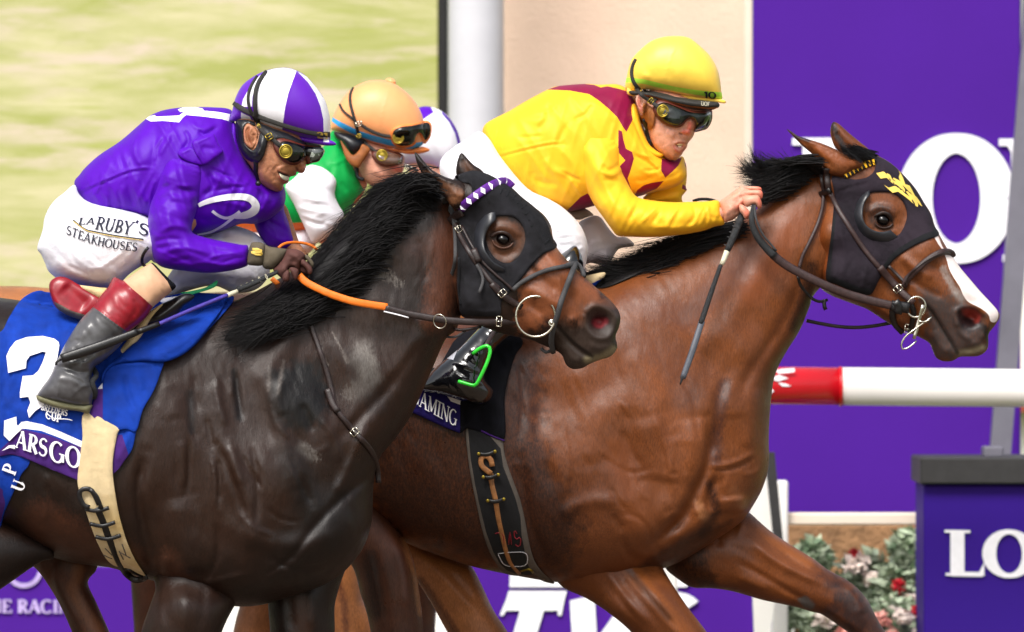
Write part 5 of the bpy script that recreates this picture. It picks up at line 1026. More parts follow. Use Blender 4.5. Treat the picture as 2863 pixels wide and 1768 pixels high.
# saddle
g = Geo()
solid(g, 'z2: 346 270 352 225 385 195 425 186 480 198 560 245 640 290 730 330 800 380 760 470 600 492 560 488 470 455 400 410 366 350', 'boot_red', Y1, 34, 30, 185, 6, regions=[('z2: 380 362 420 380 500 425 600 455 700 470 700 520 590 495 540 485 460 450 405 415', 'binding_grey', 1)], strokes=[('z2: 365 240 360 300 400 370 470 420 600 460', 7, 7), ('z2: 440 240 540 330 620 400', 24, -14)])
solid(g, 'z2: 560 250 700 262 760 268 820 300 740 360 640 310', 'nude_sock', Y1, 30, 20, 190, 6)
solid(g, 'z2: 1100 400 1200 350 1300 305 1370 320 1345 360 1290 400 1240 470 1120 530 1020 540 900 620 820 700 780 660 900 540', 'leather_black', Y1, 40, 25, 215, 7, strokes=[('z2: 1080 500 1180 430 1290 340', 6, 5), ('z2: 1180 480 1260 420', 5, -5)])
solid(g, 'z2: 960 545 1010 480 1100 400 1150 380 1100 440 1040 520 1000 600 900 720 800 820 740 900 700 930 680 900 720 820 860 680', 'nude_sock', Y1, 30, 20, 235, 6)
for i_, m_ in enumerate(g.mats):
    if m_ == 'nude_sock': g.mats[i_] = 'girth_cream'
g.build('saddle', horse1)
g = Geo()
solid(g, 'z2: 1270 300 1330 290 1440 265 1500 230 1532 212 1525 250 1480 275 1400 300 1340 315', 'green_metal', Y1, 14, 14, 40, 4); mat('green_towel', '4be08a', rough=.8); g.mats[0] = 'green_towel'
solid(g, 'z2: 1120 345 1200 330 1260 325 1200 360 1150 375', 'print_white', Y1, 14, 14, 60, 4)
g.build('saddle_pad', horse1)
# ================================================================ jockey in purple
rider1 = root_at('person', 'jockey in purple silks and quartered purple and white helmet, gritting his teeth', 'person', 'f: 330 700', Y1)
F1 = Host(); C1 = Host(); B1 = Host(); g = Geo()
# head
solid(g, 'za: 120 200 300 140 700 250 1100 420 1235 560 1262 700 1264 860 1262 925 1246 1000 1222 1055 1180 1076 1140 1068 1108 1048 1098 1075 1085 1108 1040 1122 1008 1126 988 1140 976 1170 974 1205 950 1240 905 1250 890 1265 885 1310 862 1352 822 1370 760 1372 700 1350 640 1322 570 1275 520 1235 480 1180 430 1080 340 950 200 760 130 500',
      'skin_tan', Y1, 88, 55, 70, 3, hosts=[F1],
      strokes=[('za: 700 960 640 1010 610 1080', 4, -2.6), ('za: 780 905 700 960 650 1040', 6, 1.6), ('za: 900 930 800 960 740 1010 720 1060', 4, -2.2), ('za: 960 940 840 990 790 1030', 6, 3), ('za: 1000 930 950 920', 8, 3), ('za: 1060 970 1110 1000 1120 1040', 4, -4), ('za: 1180 980 1200 1020', 7, 9), ('za: 1150 880 1190 960', 7, 7),
               ('za: 800 1032 860 1058 940 1095 1010 1118', 3.2, 4), ('za: 815 1085 860 1180 920 1232 960 1215', 4.5, 4.5), ('za: 810 1062 880 1110 960 1150', 4, -6), ('za: 850 1270 900 1262', 5, -4), ('za: 700 1200 760 1280 850 1320', 12, 5), ('za: 740 1080 760 1150 800 1220', 5, -3), ('za: 520 1000 600 1150 700 1260', 14, 4)],
      noise=[(30, 9, 4, .4, 201)],
      paint=[('poly', 'za: 788 1030 850 1042 930 1075 992 1120 980 1190 940 1206 880 1192 840 1150 805 1085', '1d0e0c', 2.5, 1), ('line', 'za: 830 1130 855 1185 910 1225 955 1212', 'b05a50', 4, .9), ('line', 'za: 810 1035 900 1068 1010 1112', '8f4a3c', 2.5, .6),
             ('line', 'za: 1100 990 1115 1020', '5a2d20', 4, .8), ('line', 'za: 1215 960 1200 1040', 'c27a62', 7, .6), ('line', 'za: 700 1060 620 1150 700 1250 820 1300', '8a5640', 14, .4)])
# ear
solid(g, 'za: 236 420 246 340 275 285 320 264 375 275 420 310 455 370 485 450 465 550 425 645 385 690 340 672 300 640 260 590 242 510', 'skin_tan', Y1, 16, 8, 128, 2.5, hosts=[F1],
      strokes=[('za: 330 310 290 400 310 520 360 620', 3.5, -7), ('za: 380 330 330 420 350 520', 3, 3), ('za: 400 420 420 500 390 590', 5, -6), ('za: 265 320 250 420 270 560 340 660', 3, 4), ('za: 440 400 460 500', 4, 3)],
      paint=[('line', 'za: 330 330 310 450 360 600', '8a4a30', 5, .7), ('line', 'za: 250 350 250 500', 'c98064', 5, .5)])
solid(g, 'z1: 1680 560 1800 700 1850 900 1840 980 1760 960 1650 880 1560 800 1540 640', 'skin_tan', Y1, 60, 50, 0, 6)
# arms and torso inside the silks
tube(g, [(620, 420, 60), (560, 560, 90), (480, 690, 120), (600, 712, 135), (700, 722, 140), (760, 730, 150)], [34, 36, 30, 24, 18, 16], 'skin_tan', Y1, 12)
tube(g, [(560, 400, 0), (400, 470, 0), (300, 600, 0)], [70, 85, 70], 'skin_tan', Y1, 14)
tube(g, [(700, 480, -60), (780, 600, -90), (820, 690, -60), (850, 720, -20)], [34, 30, 20, 15], 'skin_tan', Y1, 12)
g.build('body', rider1)
g = Geo(); solid(g, 'za: 818 1076 868 1098 920 1120 978 1138 968 1180 936 1196 888 1182 846 1146', 'teeth', Y1, 5, 5, 0, 2, host=F1, off=3.5, rim=3, strokes=[('za: 868 1112 872 1150', .9, -2), ('za: 898 1125 900 1175', .9, -2), ('za: 928 1138 928 1182', .9, -2), ('za: 952 1142 950 1176', .9, -2)]); g.build('teeth', rider1)
# silks
g = Geo()
solid(g, 'z1: 525 925 560 880 600 830 700 740 850 640 1000 510 1060 462 1150 425 1280 405 1400 402 1500 404 1600 412 1640 440 1655 520 1680 640 1730 740 1800 850 1900 950 1995 955 2007 1040 1992 1110 1900 1190 1800 1225 1700 1225 1600 1260 1450 1305 1340 1330 1200 1260 1040 1205 950 1185 800 1172 680 1166 620 1120 570 1060 532 1000',
      'silk_purple', Y1, 172, 100, 10, 4.5, hosts=[B1],
      regions=[('z1: 1020 482 1050 468 1092 458 1098 470 1180 466 1262 462 1300 432 1270 438 1252 420 1290 404 1380 402 1425 412 1440 428 1530 436 1622 452 1612 502 1560 486 1420 468 1310 458 1285 480 1262 510 1150 500 1060 504', 'silk_white', 1), ('z1: 1690 500 1700 490 1698 495', 'silk_white', 1)],
      strokes=[('z1: 540 1015 640 960 780 900 900 850 1010 830 1080 835', 4, 4), ('z1: 540 1030 640 975 780 915 900 865 1010 845', 5, -4), ('z1: 700 740 760 860 740 960', 14, 3), ('z1: 640 1050 700 960 720 860', 4, 4), ('z1: 960 600 940 720 1000 830', 5, 4), ('z1: 860 650 850 760 880 850', 5, -4), ('z1: 1100 900 1060 1000 1060 1140', 5, 5), ('z1: 740 1160 760 1060 720 1000', 3.5, 4), ('z1: 840 1170 850 1080 830 1000', 3.5, -4), ('z1: 1150 600 1100 680 1090 800', 4, 5), ('z1: 1000 1180 980 1060 930 940', 4, 4), ('z1: 1600 900 1640 940 1760 960', 4, 5), ('z1: 1480 830 1560 870 1640 900', 4, -5), ('z1: 1900 960 1960 1000 1990 1060', 4, 4), ('z1: 900 880 910 1000 960 1120', 6, -5), ('z1: 960 880 990 1000 1040 1100', 8, 4), ('z1: 770 960 790 1060 770 1150', 7, -4), ('z1: 660 1010 720 1100 700 1160', 7, 5), ('z1: 850 940 870 1050 900 1150', 8, 4),
               ('z1: 560 1010 620 1090 660 1150', 6, -4), ('z1: 1080 520 1100 700 1060 880', 12, -5), ('z1: 1000 560 980 700 1020 820', 16, 4), ('z1: 1200 560 1180 640 1100 760', 8, 5), ('z1: 1250 480 1200 560', 7, -5), ('z1: 1330 500 1420 560 1520 520', 7, 5), ('z1: 1300 560 1330 640 1270 720', 6, -6), ('z1: 1400 560 1440 600 1540 540', 5, -5),
               ('z1: 1450 860 1500 960 1420 1040', 8, -8), ('z1: 1480 900 1560 920 1700 1000', 10, 6), ('z1: 1460 1010 1560 980 1700 960 1780 960', 6, -5), ('z1: 1500 1060 1640 1080 1760 1120', 8, 4), ('z1: 1400 1180 1500 1210 1650 1180', 8, -4), ('z1: 1840 980 1820 1060 1850 1120', 6, -5), ('z1: 1880 1000 1900 1080', 6, 4)],
      noise=[(62, 190, 26, 3.2, 211, 1), (115, 150, 24, 2.0, 212, 1)])
# collar
solid(g, 'z1: 1625 560 1640 500 1665 540 1675 640 1710 740 1770 850 1835 925 1850 980 1790 960 1720 900 1650 820 1615 730 1608 640', 'silk_purple', Y1, 50, 24, 62, 5, hosts=[B1], strokes=[('z1: 1640 560 1640 680 1690 790 1800 930', 3, -5), ('z1: 1620 620 1625 700 1670 800 1760 920', 3, 4)])
# shoulder flap blown up
solid(g, 'z1: 1352 645 1420 612 1498 588 1520 620 1545 675 1572 716 1520 760 1442 810 1405 770 1372 722', 'silk_purple', Y1, 10, 8, 0, 4, host=B1, off=16, rim=20, strokes=[('z1: 1375 660 1490 605', 2.5, 3), ('z1: 1400 690 1540 700', 8, -4), ('z1: 1380 640 1450 790', 4, 3)])
solid(g, 'z1: 1250 722 1312 684 1362 690 1400 740 1440 808 1360 800 1290 770', 'silk_purple', Y1, 8, 8, 0, 4, host=B1, off=10, rim=18, strokes=[('z1: 1270 730 1340 700', 2.5, 3)])
ps = []
a = crom(P('z1: 1398 1096 1450 1072 1520 1052 1600 1038 1700 1034 1765 1050 1800 1090 1792 1130 1750 1158 1690 1172 1640 1178'), False, 4); ww = np.interp(np.linspace(0, 1, len(a)), [0, .15, .5, .7, .85, 1], [11, 15, 20, 24, 20, 7]); ps += stroke_quads(a, ww)
a = crom(P('z1: 1495 1135 1540 1168 1590 1185 1640 1172 1690 1138'), False, 4); ps += stroke_quads(a, 8); ps += stroke_quads(crom(P('z1: 1680 1150 1620 1200 1560 1245 1480 1285 1390 1302'), False, 4), np.linspace(9, 5, 17))
flatpoly(g, ps, 'silk_white', Y1, B1, 3, step=5, th=1)
g.build('silks_jacket', rider1)
g = Geo(); SL = Host()
solid(g, 'z1: 1185 650 1250 600 1340 610 1420 700 1455 820 1450 920 1432 1010 1400 1080 1372 1170 1352 1240 1362 1290 1450 1322 1560 1346 1700 1372 1745 1378 1752 1430 1745 1490 1735 1525 1600 1560 1450 1572 1300 1556 1160 1536 1092 1490 1062 1400 1046 1300 1042 1200 1062 1080 1092 980 1104 860 1124 750',
      'silk_purple', Y1, 105, 60, ctl('z1: 1200 650 1400 680 1440 850 1110 800 1200 900 1200 1200 1300 1450 1700 1450', 60, 90, 105, 75, 130, 150, 150, 140), 5, hosts=[SL],
      strokes=[('z1: 1120 1000 1200 950 1290 980 1390 1000', 6, -6), ('z1: 1180 940 1250 960 1360 960', 7, 6), ('z1: 1100 1050 1180 1010 1240 1040', 7, 5), ('z1: 1240 640 1180 800 1180 960', 12, 5), ('z1: 1300 660 1370 760 1420 900', 10, 5), ('z1: 1090 1180 1150 1080 1250 1040 1390 1040', 9, 5), ('z1: 1110 1300 1200 1240 1300 1250 1350 1290', 8, 6), ('z1: 1070 1360 1180 1330 1290 1340', 6, -5),
               ('z1: 1120 1440 1240 1400 1350 1400 1500 1440', 7, 5), ('z1: 1100 1400 1200 1380', 5, -4), ('z1: 1460 1480 1560 1440 1740 1420', 5, 4), ('z1: 1500 1400 1600 1420 1720 1390', 4, -4), ('z1: 1300 1520 1450 1500 1600 1520 1730 1500', 5, 4), ('z1: 1560 1500 1650 1470 1740 1460', 3.5, -4), ('z1: 1200 1490 1350 1470', 6, -4), ('z1: 1180 1120 1190 1240', 12, 5)],
      noise=[(75, 150, 16, 2.2, 221, 1), (20, 110, 14, 2.0, 222, 1)])
g.build('sleeve', rider1)
g = Geo()
solid(g, 'z1: 1780 1150 1880 1060 1960 980 2006 985 2012 1050 2000 1120 2030 1200 2060 1290 2088 1355 2050 1400 1950 1402 1880 1382 1840 1330 1800 1250', 'silk_purple', Y1, 80, 50, -70, 5,
      strokes=[('z1: 1850 1150 1950 1130 2010 1060', 7, 5), ('z1: 1880 1200 1960 1240 2040 1290', 7, -5), ('z1: 1860 1250 1940 1330 2050 1350', 8, 5)], noise=[(60, 60, 11, 2.6, 231, 1)])
g.build('sleeve', rider1)
# breeches
g = Geo(); BR = Host()
solid(g, 'z1: 525 950 450 1008 395 1050 345 1112 312 1190 300 1270 262 1392 290 1442 318 1505 342 1560 400 1610 440 1632 540 1652 640 1668 760 1684 830 1660 900 1590 960 1545 1040 1500 1065 1480 1090 1500 1180 1500 1180 1300 1060 1190 900 1130 650 1080 560 1020',
      'breeches', Y1, 190, 90, 70, 5, hosts=[BR],
      strokes=[('z1: 560 1120 500 1200 420 1260 330 1300', 9, -5), ('z1: 620 1140 560 1180 460 1180', 8, 5), ('z1: 400 1080 360 1200 330 1320', 12, 4), ('z1: 380 1460 480 1560 620 1640', 10, 6), ('z1: 460 1400 560 1520 700 1600', 7, -4), ('z1: 600 1440 720 1540 860 1580', 9, 4), ('z2: 460 100 600 160 720 220', 5, -4), ('z2: 900 -20 800 60 700 120 600 130', 7, 4),
               ('z1: 1000 1400 940 1480 850 1560', 7, -5), ('z1: 960 1380 900 1460', 6, 4), ('z2: 480 180 560 200 660 230', 5, -4), ('z1: 700 1150 900 1170 1040 1200', 5, -4)],
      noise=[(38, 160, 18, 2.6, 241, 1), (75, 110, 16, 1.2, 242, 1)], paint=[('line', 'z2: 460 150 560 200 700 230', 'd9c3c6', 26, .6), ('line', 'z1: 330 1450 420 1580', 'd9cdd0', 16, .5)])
solid(g, 'z1: 1380 1330 1440 1305 1520 1265 1590 1225 1700 1250 1800 1292 1860 1350 1900 1420 1905 1500 1890 1600 1800 1690 1650 1712 1500 1660 1300 1705 1200 1745 1130 1720 1180 1600', 'breeches', Y1, 110, 70, -60, 7,
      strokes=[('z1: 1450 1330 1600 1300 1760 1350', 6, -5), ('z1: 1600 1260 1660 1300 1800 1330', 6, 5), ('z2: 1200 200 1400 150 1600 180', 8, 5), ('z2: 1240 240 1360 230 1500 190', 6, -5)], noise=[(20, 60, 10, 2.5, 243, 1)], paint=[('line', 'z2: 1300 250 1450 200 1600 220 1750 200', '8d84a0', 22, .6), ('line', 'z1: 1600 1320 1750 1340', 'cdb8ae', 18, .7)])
g.build('breeches', rider1)
g = Geo()
def rowtext(word, start, end, h, host, m, Y, off=4, **k):
    """text fitted between two points"""
    a, b = P(start)[0], P(end)[0]; L = np.hypot(*(b-a)); xd = (b-a)/L
    tot = sum(glyph(c)[0] for c in word); wx = L/(tot*h); text(g, word, m, Y, a, xd, k.pop('yd', (-xd[1], xd[0])), h, host, off, wx=wx, **k)
rowtext('RUBY', 'z1: 690 1172', 'z1: 950 1212', 37, BR, 'print_dark', Y1, yd=(-.28, .96), T=.17, t=.08, step=4, th=1); rowtext("'S", 'z1: 960 1196', 'z1: 1062 1240', 32, BR, 'print_dark', Y1, yd=(-.28, .96), T=.17, t=.08, step=4, th=1)
rowtext('LA', 'z1: 560 1180', 'z1: 680 1180', 20, BR, 'print_dark', Y1, yd=(-.28, .96), T=.17, t=.1, step=4, th=1)
rowtext('STEAKHOUSES', 'z1: 472 1232', 'z1: 976 1362', 25, BR, 'print_dark', Y1, yd=(-.2, .98), T=.15, t=.09, step=3, th=1, bend=lambda X: 9*np.sin(np.clip(X/200, 0, 1)*math.pi))
strap(g, 'z1: 515 1198 600 1262 660 1278 800 1305 900 1320 1010 1335', 4, 'print_dark', Y1, BR, 4, t=1); strap(g, 'z1: 517 1206 602 1269 660 1286 800 1313 900 1328 1010 1343', 2, 'gold_print', Y1, BR, 4.2, t=1)
strap(g, 'z1: 1045 1390 1010 1440 1000 1490 1015 1520 1050 1530', 9, 'leather_black', Y1, BR, 8, t=3)
g.build('breeches_lettering', rider1)
# boot
g = Geo(); BT = Host()
solid(g, 'z2: 870 212 950 160 1058 92 1090 100 1140 150 1190 200 1240 250 1215 285 1150 340 1078 402 1040 460 980 520 905 580 870 640 820 700 740 770 700 800 666 822 645 900 668 960 674 1000 650 1060 645 1085 620 1104 540 1100 420 1075 330 1055 268 1035 262 1018 300 960 345 900 385 820 420 740 470 640 560 500 655 400 700 330 760 260 805 190',
      'boot_grey', Y1, ctl('z2: 1060 250 880 380 740 500 600 700 450 1000 600 1000', 100, 95, 85, 72, 70, 70), 50, ctl('z2: 1060 250 880 380 740 500 600 700 450 1000 600 1000', 250, 285, 300, 310, 315, 315), 5, hosts=[BT],
      regions=[('z2: 868 212 950 158 1058 88 1260 250 1150 345 1078 404 1010 337 932 272', 'nude_sock', 1), ('z2: 1058 80 1110 84 1180 118 1250 200 1240 268 1214 290 1180 220 1120 150', 'cloth_black', 1), ('z2: 800 186 868 212 932 272 1010 337 1080 402 1040 462 980 522 905 580 850 542 780 490 700 430 655 400 700 330', 'boot_red', 1)],
      strokes=[('z2: 800 192 868 218 932 276 1010 340 1076 402', 2.2, 5), ('z2: 658 404 700 434 780 494 850 546 905 578', 2.2, 5), ('z2: 900 230 1000 310 1090 390', 3, 2), ('z2: 1000 150 1100 250 1170 320', 3, -2), ('z2: 940 330 960 420 910 500', 8, -4), ('z2: 440 690 520 640 560 650', 7, -9), ('z2: 370 830 450 825 560 860 640 850', 6, -8), ('z2: 420 870 400 1050', 3, 4),
               ('z2: 470 860 560 900 620 950 580 960 500 1030', 4, 4), ('z2: 800 580 820 640 760 700', 8, -6), ('z2: 640 500 560 620 480 720', 14, 5), ('z2: 450 800 600 790 700 740', 8, 6), ('z2: 380 900 500 920 640 980', 9, 4), ('z2: 620 740 560 800 480 830', 5, -5), ('z2: 500 740 440 800', 5, 4)], noise=[(60, 30, 10, 1.8, 251)])
solid(g, 'z2: 255 1030 262 1022 340 1040 440 1064 560 1084 648 1087 640 1120 620 1152 560 1135 470 1125 400 1110 320 1085 268 1060', 'sole', Y1, 60, 30, 318, 4, strokes=[('z2: 262 1044 400 1082 630 1120', 2, -4)])
g.build('boot', rider1)
g = Geo()
strap(g, 'z2: 655 830 680 880 650 930 672 1000 660 1040', 16, 'rubber_black', Y1, None, d=[300, 345, 345, 320], t=6)
g.build('stirrup', rider1)
# helmet
g = Geo(); HM = Host()
solid(g, 'z1: 1622 490 1640 410 1662 330 1715 240 1820 168 1915 135 2010 125 2090 145 2162 190 2232 270 2284 345 2312 425 2326 500 2326 580 2318 638 2200 630 2100 612 1985 582 1900 558 1815 522 1700 500 1650 505', 'cap_purple', Y1, 128, 90, 70, 5, hosts=[HM],
      regions=[('z1: 1872 150 1930 133 1992 126 2050 133 2090 147 2060 225 2030 310 2010 400 1996 500 1986 580 1900 556 1832 526 1812 480 1792 400 1795 330 1815 250', 'cap_white', 1), ('z1: 1838 172 1800 250 1778 330 1775 400 1700 402 1712 350 1760 260', 'cap_white', 1), ('z1: 1698 440 1760 470 1790 525 1760 512 1697 497', 'cap_white', 1),
               ('z1: 2096 152 2162 190 2232 270 2284 345 2312 425 2326 500 2326 580 2318 640 2278 634 2280 560 2278 490 2258 400 2224 310 2170 228', 'cap_white', 1)],
      strokes=[('z1: 2092 148 2050 250 2010 400 1990 560', 1.6, 1), ('z1: 2100 155 2220 300 2278 480', 1.6, 1)], noise=[(60, 50, 30, .8, 261)])
solid(g, 'z1: 1985 572 2080 598 2200 618 2310 632 2340 640 2367 658 2360 672 2290 674 2200 660 2100 642 2030 622 1990 600', 'cap_purple', Y1, 62, 40, 85, 4, hosts=[HM], regions=[('z1: 2278 616 2318 622 2318 650 2278 650', 'cap_white', 1)], strokes=[('z1: 2020 600 2200 645 2350 662', 2, 3)])
g.build('helmet', rider1)
g = Geo(); strap(g, 'z1: 1650 372 1690 405 1740 432 1850 478 1940 510 2050 545 2160 575 2250 592 2322 598', 17, 'band_black', Y1, HM, 3, t=2.5); g.build('helmet_band', rider1)
g = Geo(); rowtext('21', 'z1: 2232 578', 'z1: 2314 586', 17, HM, 'gold_print', Y1, off=8, yd=(0, 1), T=.2, t=.16, step=3, th=1, serif=False); g.build('band_number', rider1)
g = Geo(); strap(g, 'z1: 1878 152 1838 200 1808 262 1796 340 1800 430 1822 520 1835 560', 13, 'band_black', Y1, HM, 8, t=2.5); strap(g, 'z1: 1812 185 1770 250 1748 320 1752 390 1775 450 1808 510 1830 545', 9, 'band_black', Y1, HM, 6, t=2.5)
strap(g, 'za: 470 300 530 370 580 430 640 480', 14, 'band_black', Y1, F1, 16, t=3); strap(g, 'za: 640 470 720 530 790 590 850 640', 13, 'band_black', Y1, F1, 20, t=3)
g.build('goggle_strap', rider1)
buckle('za: 490 305', 55, 6, 3, Y1, 168, 'brass', rider1, 1.2); buckle('za: 655 480', -30, 9, 8, Y1, F1.d(*P('za: 655 480')[0])+27, 'brass', rider1, 1.6)
g = Geo()
solid(g, 'za: 110 240 200 200 330 215 420 250 420 300 320 262 262 300 236 380 232 470 246 560 285 630 340 680 390 700 430 660 470 570 492 470 520 400 590 430 635 500 610 640 570 790 510 880 470 905 400 900 300 855 220 770 150 620 110 430', 'harness_black', Y1, 9, 9, 0, 3.5, host=F1, off=7, rim=14, holes=['za: 262 420 270 340 320 285 380 300 440 370 468 450 450 540 410 620 380 665 330 640 285 580'],
      strokes=[('za: 140 400 170 560 240 720 330 820 430 860', 3, 3), ('za: 190 350 200 520 290 700 420 790', 3, -3), ('za: 540 520 520 680 440 780', 5, 4), ('za: 380 780 440 790 500 740', 2, 3), ('za: 540 420 470 640 420 720', 3, -3)], noise=[(50, 20, 5, 1.0, 271)])
strap(g, 'za: 435 860 438 960 442 1060 470 1140 500 1240', 14, 'harness_black', Y1, F1, 8, t=3); ball(g, 'za: 475 1240', 8, 'harness_black', Y1, 120)
strap(g, 'za: 430 1240 500 1265 560 1270', 8, 'harness_black', Y1, F1, 4, t=3)
solid(g, 'za: 440 240 560 280 760 360 960 430 1120 510 1300 580 1490 620 1480 648 1300 625 1180 605 1050 560 900 520 790 520 700 540 620 480 540 420 470 340', 'harness_black', Y1, 6, 8, 0, 3.5, host=F1, off=9, rim=14)
g.build('chin_harness', rider1)
def goggles(outer, lens, disc, Y, host, off, parent, rimm, lensm, dd, t_rim=10, clear=None, dr=17, bulge=12):
    gg = Geo(); hs = Host()
    solid(gg, outer, rimm, Y, t_rim, 9, 0, 3, host=host, off=off, rim=30, hosts=[hs], strokes=[])
    ob = gg.build('goggles', parent)
    gg = Geo(); solid(gg, lens, lensm, Y, bulge, 16, 0, 3, host=hs, off=1.5, rim=12, regions=[(clear, 'lens_clear', 1)] if clear else [], noise=[(20, 26, 12, .7, 5)])
    l = gg.build('lens', ob)
    if disc:
        gg = Geo(); c = P(disc)[0]; z = hs.d(*c) + bulge*.6
        for r_, zz, tr in ((dr, z+4, 2.6), (dr*.72, z+5, 1.4)): ring(gg, np.array([c]), r_, r_*1.05, tr, 'brass', Y, zz)
        ball(gg, np.array([c]), dr*.95, 'brass', Y, z+1, .28, 10); gg.build('goggle_stud', ob)
    return ob
goggles('za: 710 570 760 535 800 508 880 500 1000 530 1120 575 1250 610 1400 635 1480 640 1555 690 1545 760 1500 835 1455 885 1350 912 1300 932 1264 936 1262 880 1230 862 1170 900 1080 945 980 935 880 880 800 790 740 700',
        'za: 830 600 870 560 950 556 1080 590 1250 635 1400 645 1500 648 1552 692 1542 760 1498 832 1452 882 1340 906 1318 880 1312 800 1262 800 1200 850 1120 890 1040 905 940 862 860 780 820 690', 'za: 925 720', Y1, F1, 8, rider1, 'goggle_rim', 'lens_dark', 0, clear='za: 1380 640 1500 646 1556 690 1546 762 1500 834 1450 886 1340 908 1312 880 1316 800 1350 720')
# glove, whip
g = Geo()
solid(g, 'zc: 1078 588 1160 575 1260 580 1370 625 1462 705 1430 790 1400 850 1350 960 1330 1060 1240 1010 1180 960 1120 1000 1130 1120 1110 1220 1040 1262 960 1200 870 1120 780 1012 860 930 960 820 1030 700', 'glove_brown', Y1, 46, 26, 165, 4,
      strokes=[('zc: 1100 640 1240 700 1340 760', 9, 5), ('zc: 1180 780 1240 900', 8, -6), ('zc: 1360 760 1330 860', 6, 5), ('zc: 980 960 1060 1060', 10, 6), ('zc: 1120 980 1100 1100', 5, -5)], noise=[(30, 12, 6, .8, 281)])
for fp, fd, ft in (('zc: 1360 800 1420 795 1500 855 1590 950 1616 1020 1606 1085 1560 1115 1520 1100 1500 1040 1440 960 1360 900', 180, 26), ('zc: 1350 920 1420 930 1480 990 1510 1050 1500 1100 1440 1090 1370 1070 1330 1020', 160, 20),
                   ('zc: 1120 1000 1180 960 1300 1000 1320 1060 1300 1180 1262 1240 1230 1220 1180 1120', 184, 24), ('zc: 1000 1040 1120 1020 1140 1120 1120 1240 1050 1270 980 1220', 182, 26)):
    solid(g, fp, 'glove_brown', Y1, ft, 14, fd, 3, strokes=[])
solid(g, 'zc: 1460 700 1520 715 1590 790 1640 870 1640 930 1600 970 1560 900 1500 820 1440 770', 'glove_olive', Y1, 22, 13, 160, 3); solid(g, 'zc: 1300 1020 1340 980 1420 1000 1520 1080 1480 1100 1400 1080 1330 1090', 'glove_olive', Y1, 20, 13, 150, 3)
solid(g, 'zc: 600 505 700 525 800 542 940 562 1078 588 1040 690 990 790 900 890 780 1008 700 1010 620 1000 560 940 550 800', 'glove_olive', Y1, 46, 26, 160, 4, strokes=[('zc: 640 560 620 700 660 860', 5, -4), ('zc: 700 620 820 780 840 920', 7, 3), ('zc: 1060 600 980 790 790 1000', 2.5, 3)], noise=[(60, 20, 7, 1.4, 282)])
CU = Host()
solid(g, 'zc: 335 440 440 430 560 450 612 500 610 620 590 780 560 915 500 935 400 935 250 905 250 780 262 640 290 520', 'glove_olive', Y1, 42, 22, 162, 4, hosts=[CU], strokes=[('zc: 595 480 590 700 545 900', 2.5, 3), ('zc: 300 480 265 700 260 890', 2.5, 3)])
for q in ('zc: 345 572 455 572 545 620 548 640 420 625 330 635 320 655 420 700 540 712', 'zc: 545 605 440 590 345 590', 'zc: 330 640 430 665 548 665 548 700'):
    strap(g, q, 4.5, 'gold_print', Y1, CU, 3, t=1, step=4, curve=False)
g.build('glove', rider1)
whip1 = root_at('riding_whip', 'whip with purple and black shaft lying back across the grey boot', 'whip', 'z2: 1920 180', Y1)
def bar(g, s, r, m, Y, d, flat=1, n=8): p = path(s, 12); tube(g, np.c_[p, np.interp(np.linspace(0, 1, len(p)), np.linspace(0, 1, len(d)), d)], r, m, Y, 10, flat=flat)
g = Geo(); bar(g, 'zc: 900 1040 780 1110 640 1170 380 1300 30 1440', [6, 7, 8, 8], 'rubber_black', Y1, [178, 200, 210])
for i in range(5): c = P('zc: 130 1400 250 1345 370 1290 500 1220 640 1165').tolist()[i]; ring(g, np.array([c]), 2, 7.6, .9, 'whip_white', Y1, 203, rot=-26, dz=0)
g.build('grip', whip1)
g = Geo(); bar(g, 'z2: 1670 290 1600 318', [6.5, 7], 'whip_white', Y1, [215, 235]); bar(g, 'z2: 1602 316 1360 415 1118 520', [6, 6], 'whip_purple', Y1, [235, 350]); bar(g, 'z2: 1120 519 970 575', [8, 9], 'leather_black', Y1, [350, 372]); g.build('shaft', whip1)
g = Geo(); bar(g, 'z2: 975 572 800 640 620 705 430 765', [10, 13, 15, 13], 'leather_black', Y1, [372, 388, 392], .45); strap(g, 'z2: 430 770 400 785 395 810', 8, 'leather_black', Y1, None, d=388, t=3); g.build('flap', whip1)
# ---- hair and tack of the bay horse
g = Geo()
solid(g, 'f: 1955 382 1900 390 1868 412 1850 440 1862 462 1900 442 1952 412', 'mane_black', Y2, 16, 14, 40, 5, noise=[(160, 40, 6, 5, 311, 1)])
hair(g, ['f: 1950 385 1900 390 1850 410 1800 420', 'f: 1945 405 1890 410 1830 440 1790 450', 'f: 1900 440 1850 460 1810 480 1790 470', 'f: 1860 460 1830 480 1800 490 1780 470'], 900, 'mane_black', Y2, None, off=70, r=1.5, jit=9, tipj=12, clump=18, spread=12, dbase=0)
hair(g, ['f: 1958 385 1900 380 1850 395 1800 372', 'f: 1950 395 1880 395 1820 400 1765 395', 'f: 1930 410 1860 415 1800 430 1755 432', 'f: 1890 440 1850 445 1815 455 1780 450'], 900, 'mane_black', Y2, H2, off=18, r=1.4, jit=8, tipj=13, clump=16, spread=14)
hair(g, ['f: 1860 410 1830 400 1810 385 1800 355', 'f: 1840 415 1800 405 1780 395 1765 375', 'f: 1830 425 1790 420 1765 415 1745 412'], 260, 'mane_black', Y2, H2, off=18, r=1.1, jit=8, tipj=12, spread=14)
solid(g, 'f: 1765 535 1700 555 1640 572 1560 590 1500 618 1440 640 1395 655 1400 680 1440 690 1500 668 1560 640 1640 606 1700 588 1760 566', 'mane_black', Y2, 24, 16, 0, 7, host=H2, off=2, rim=30)
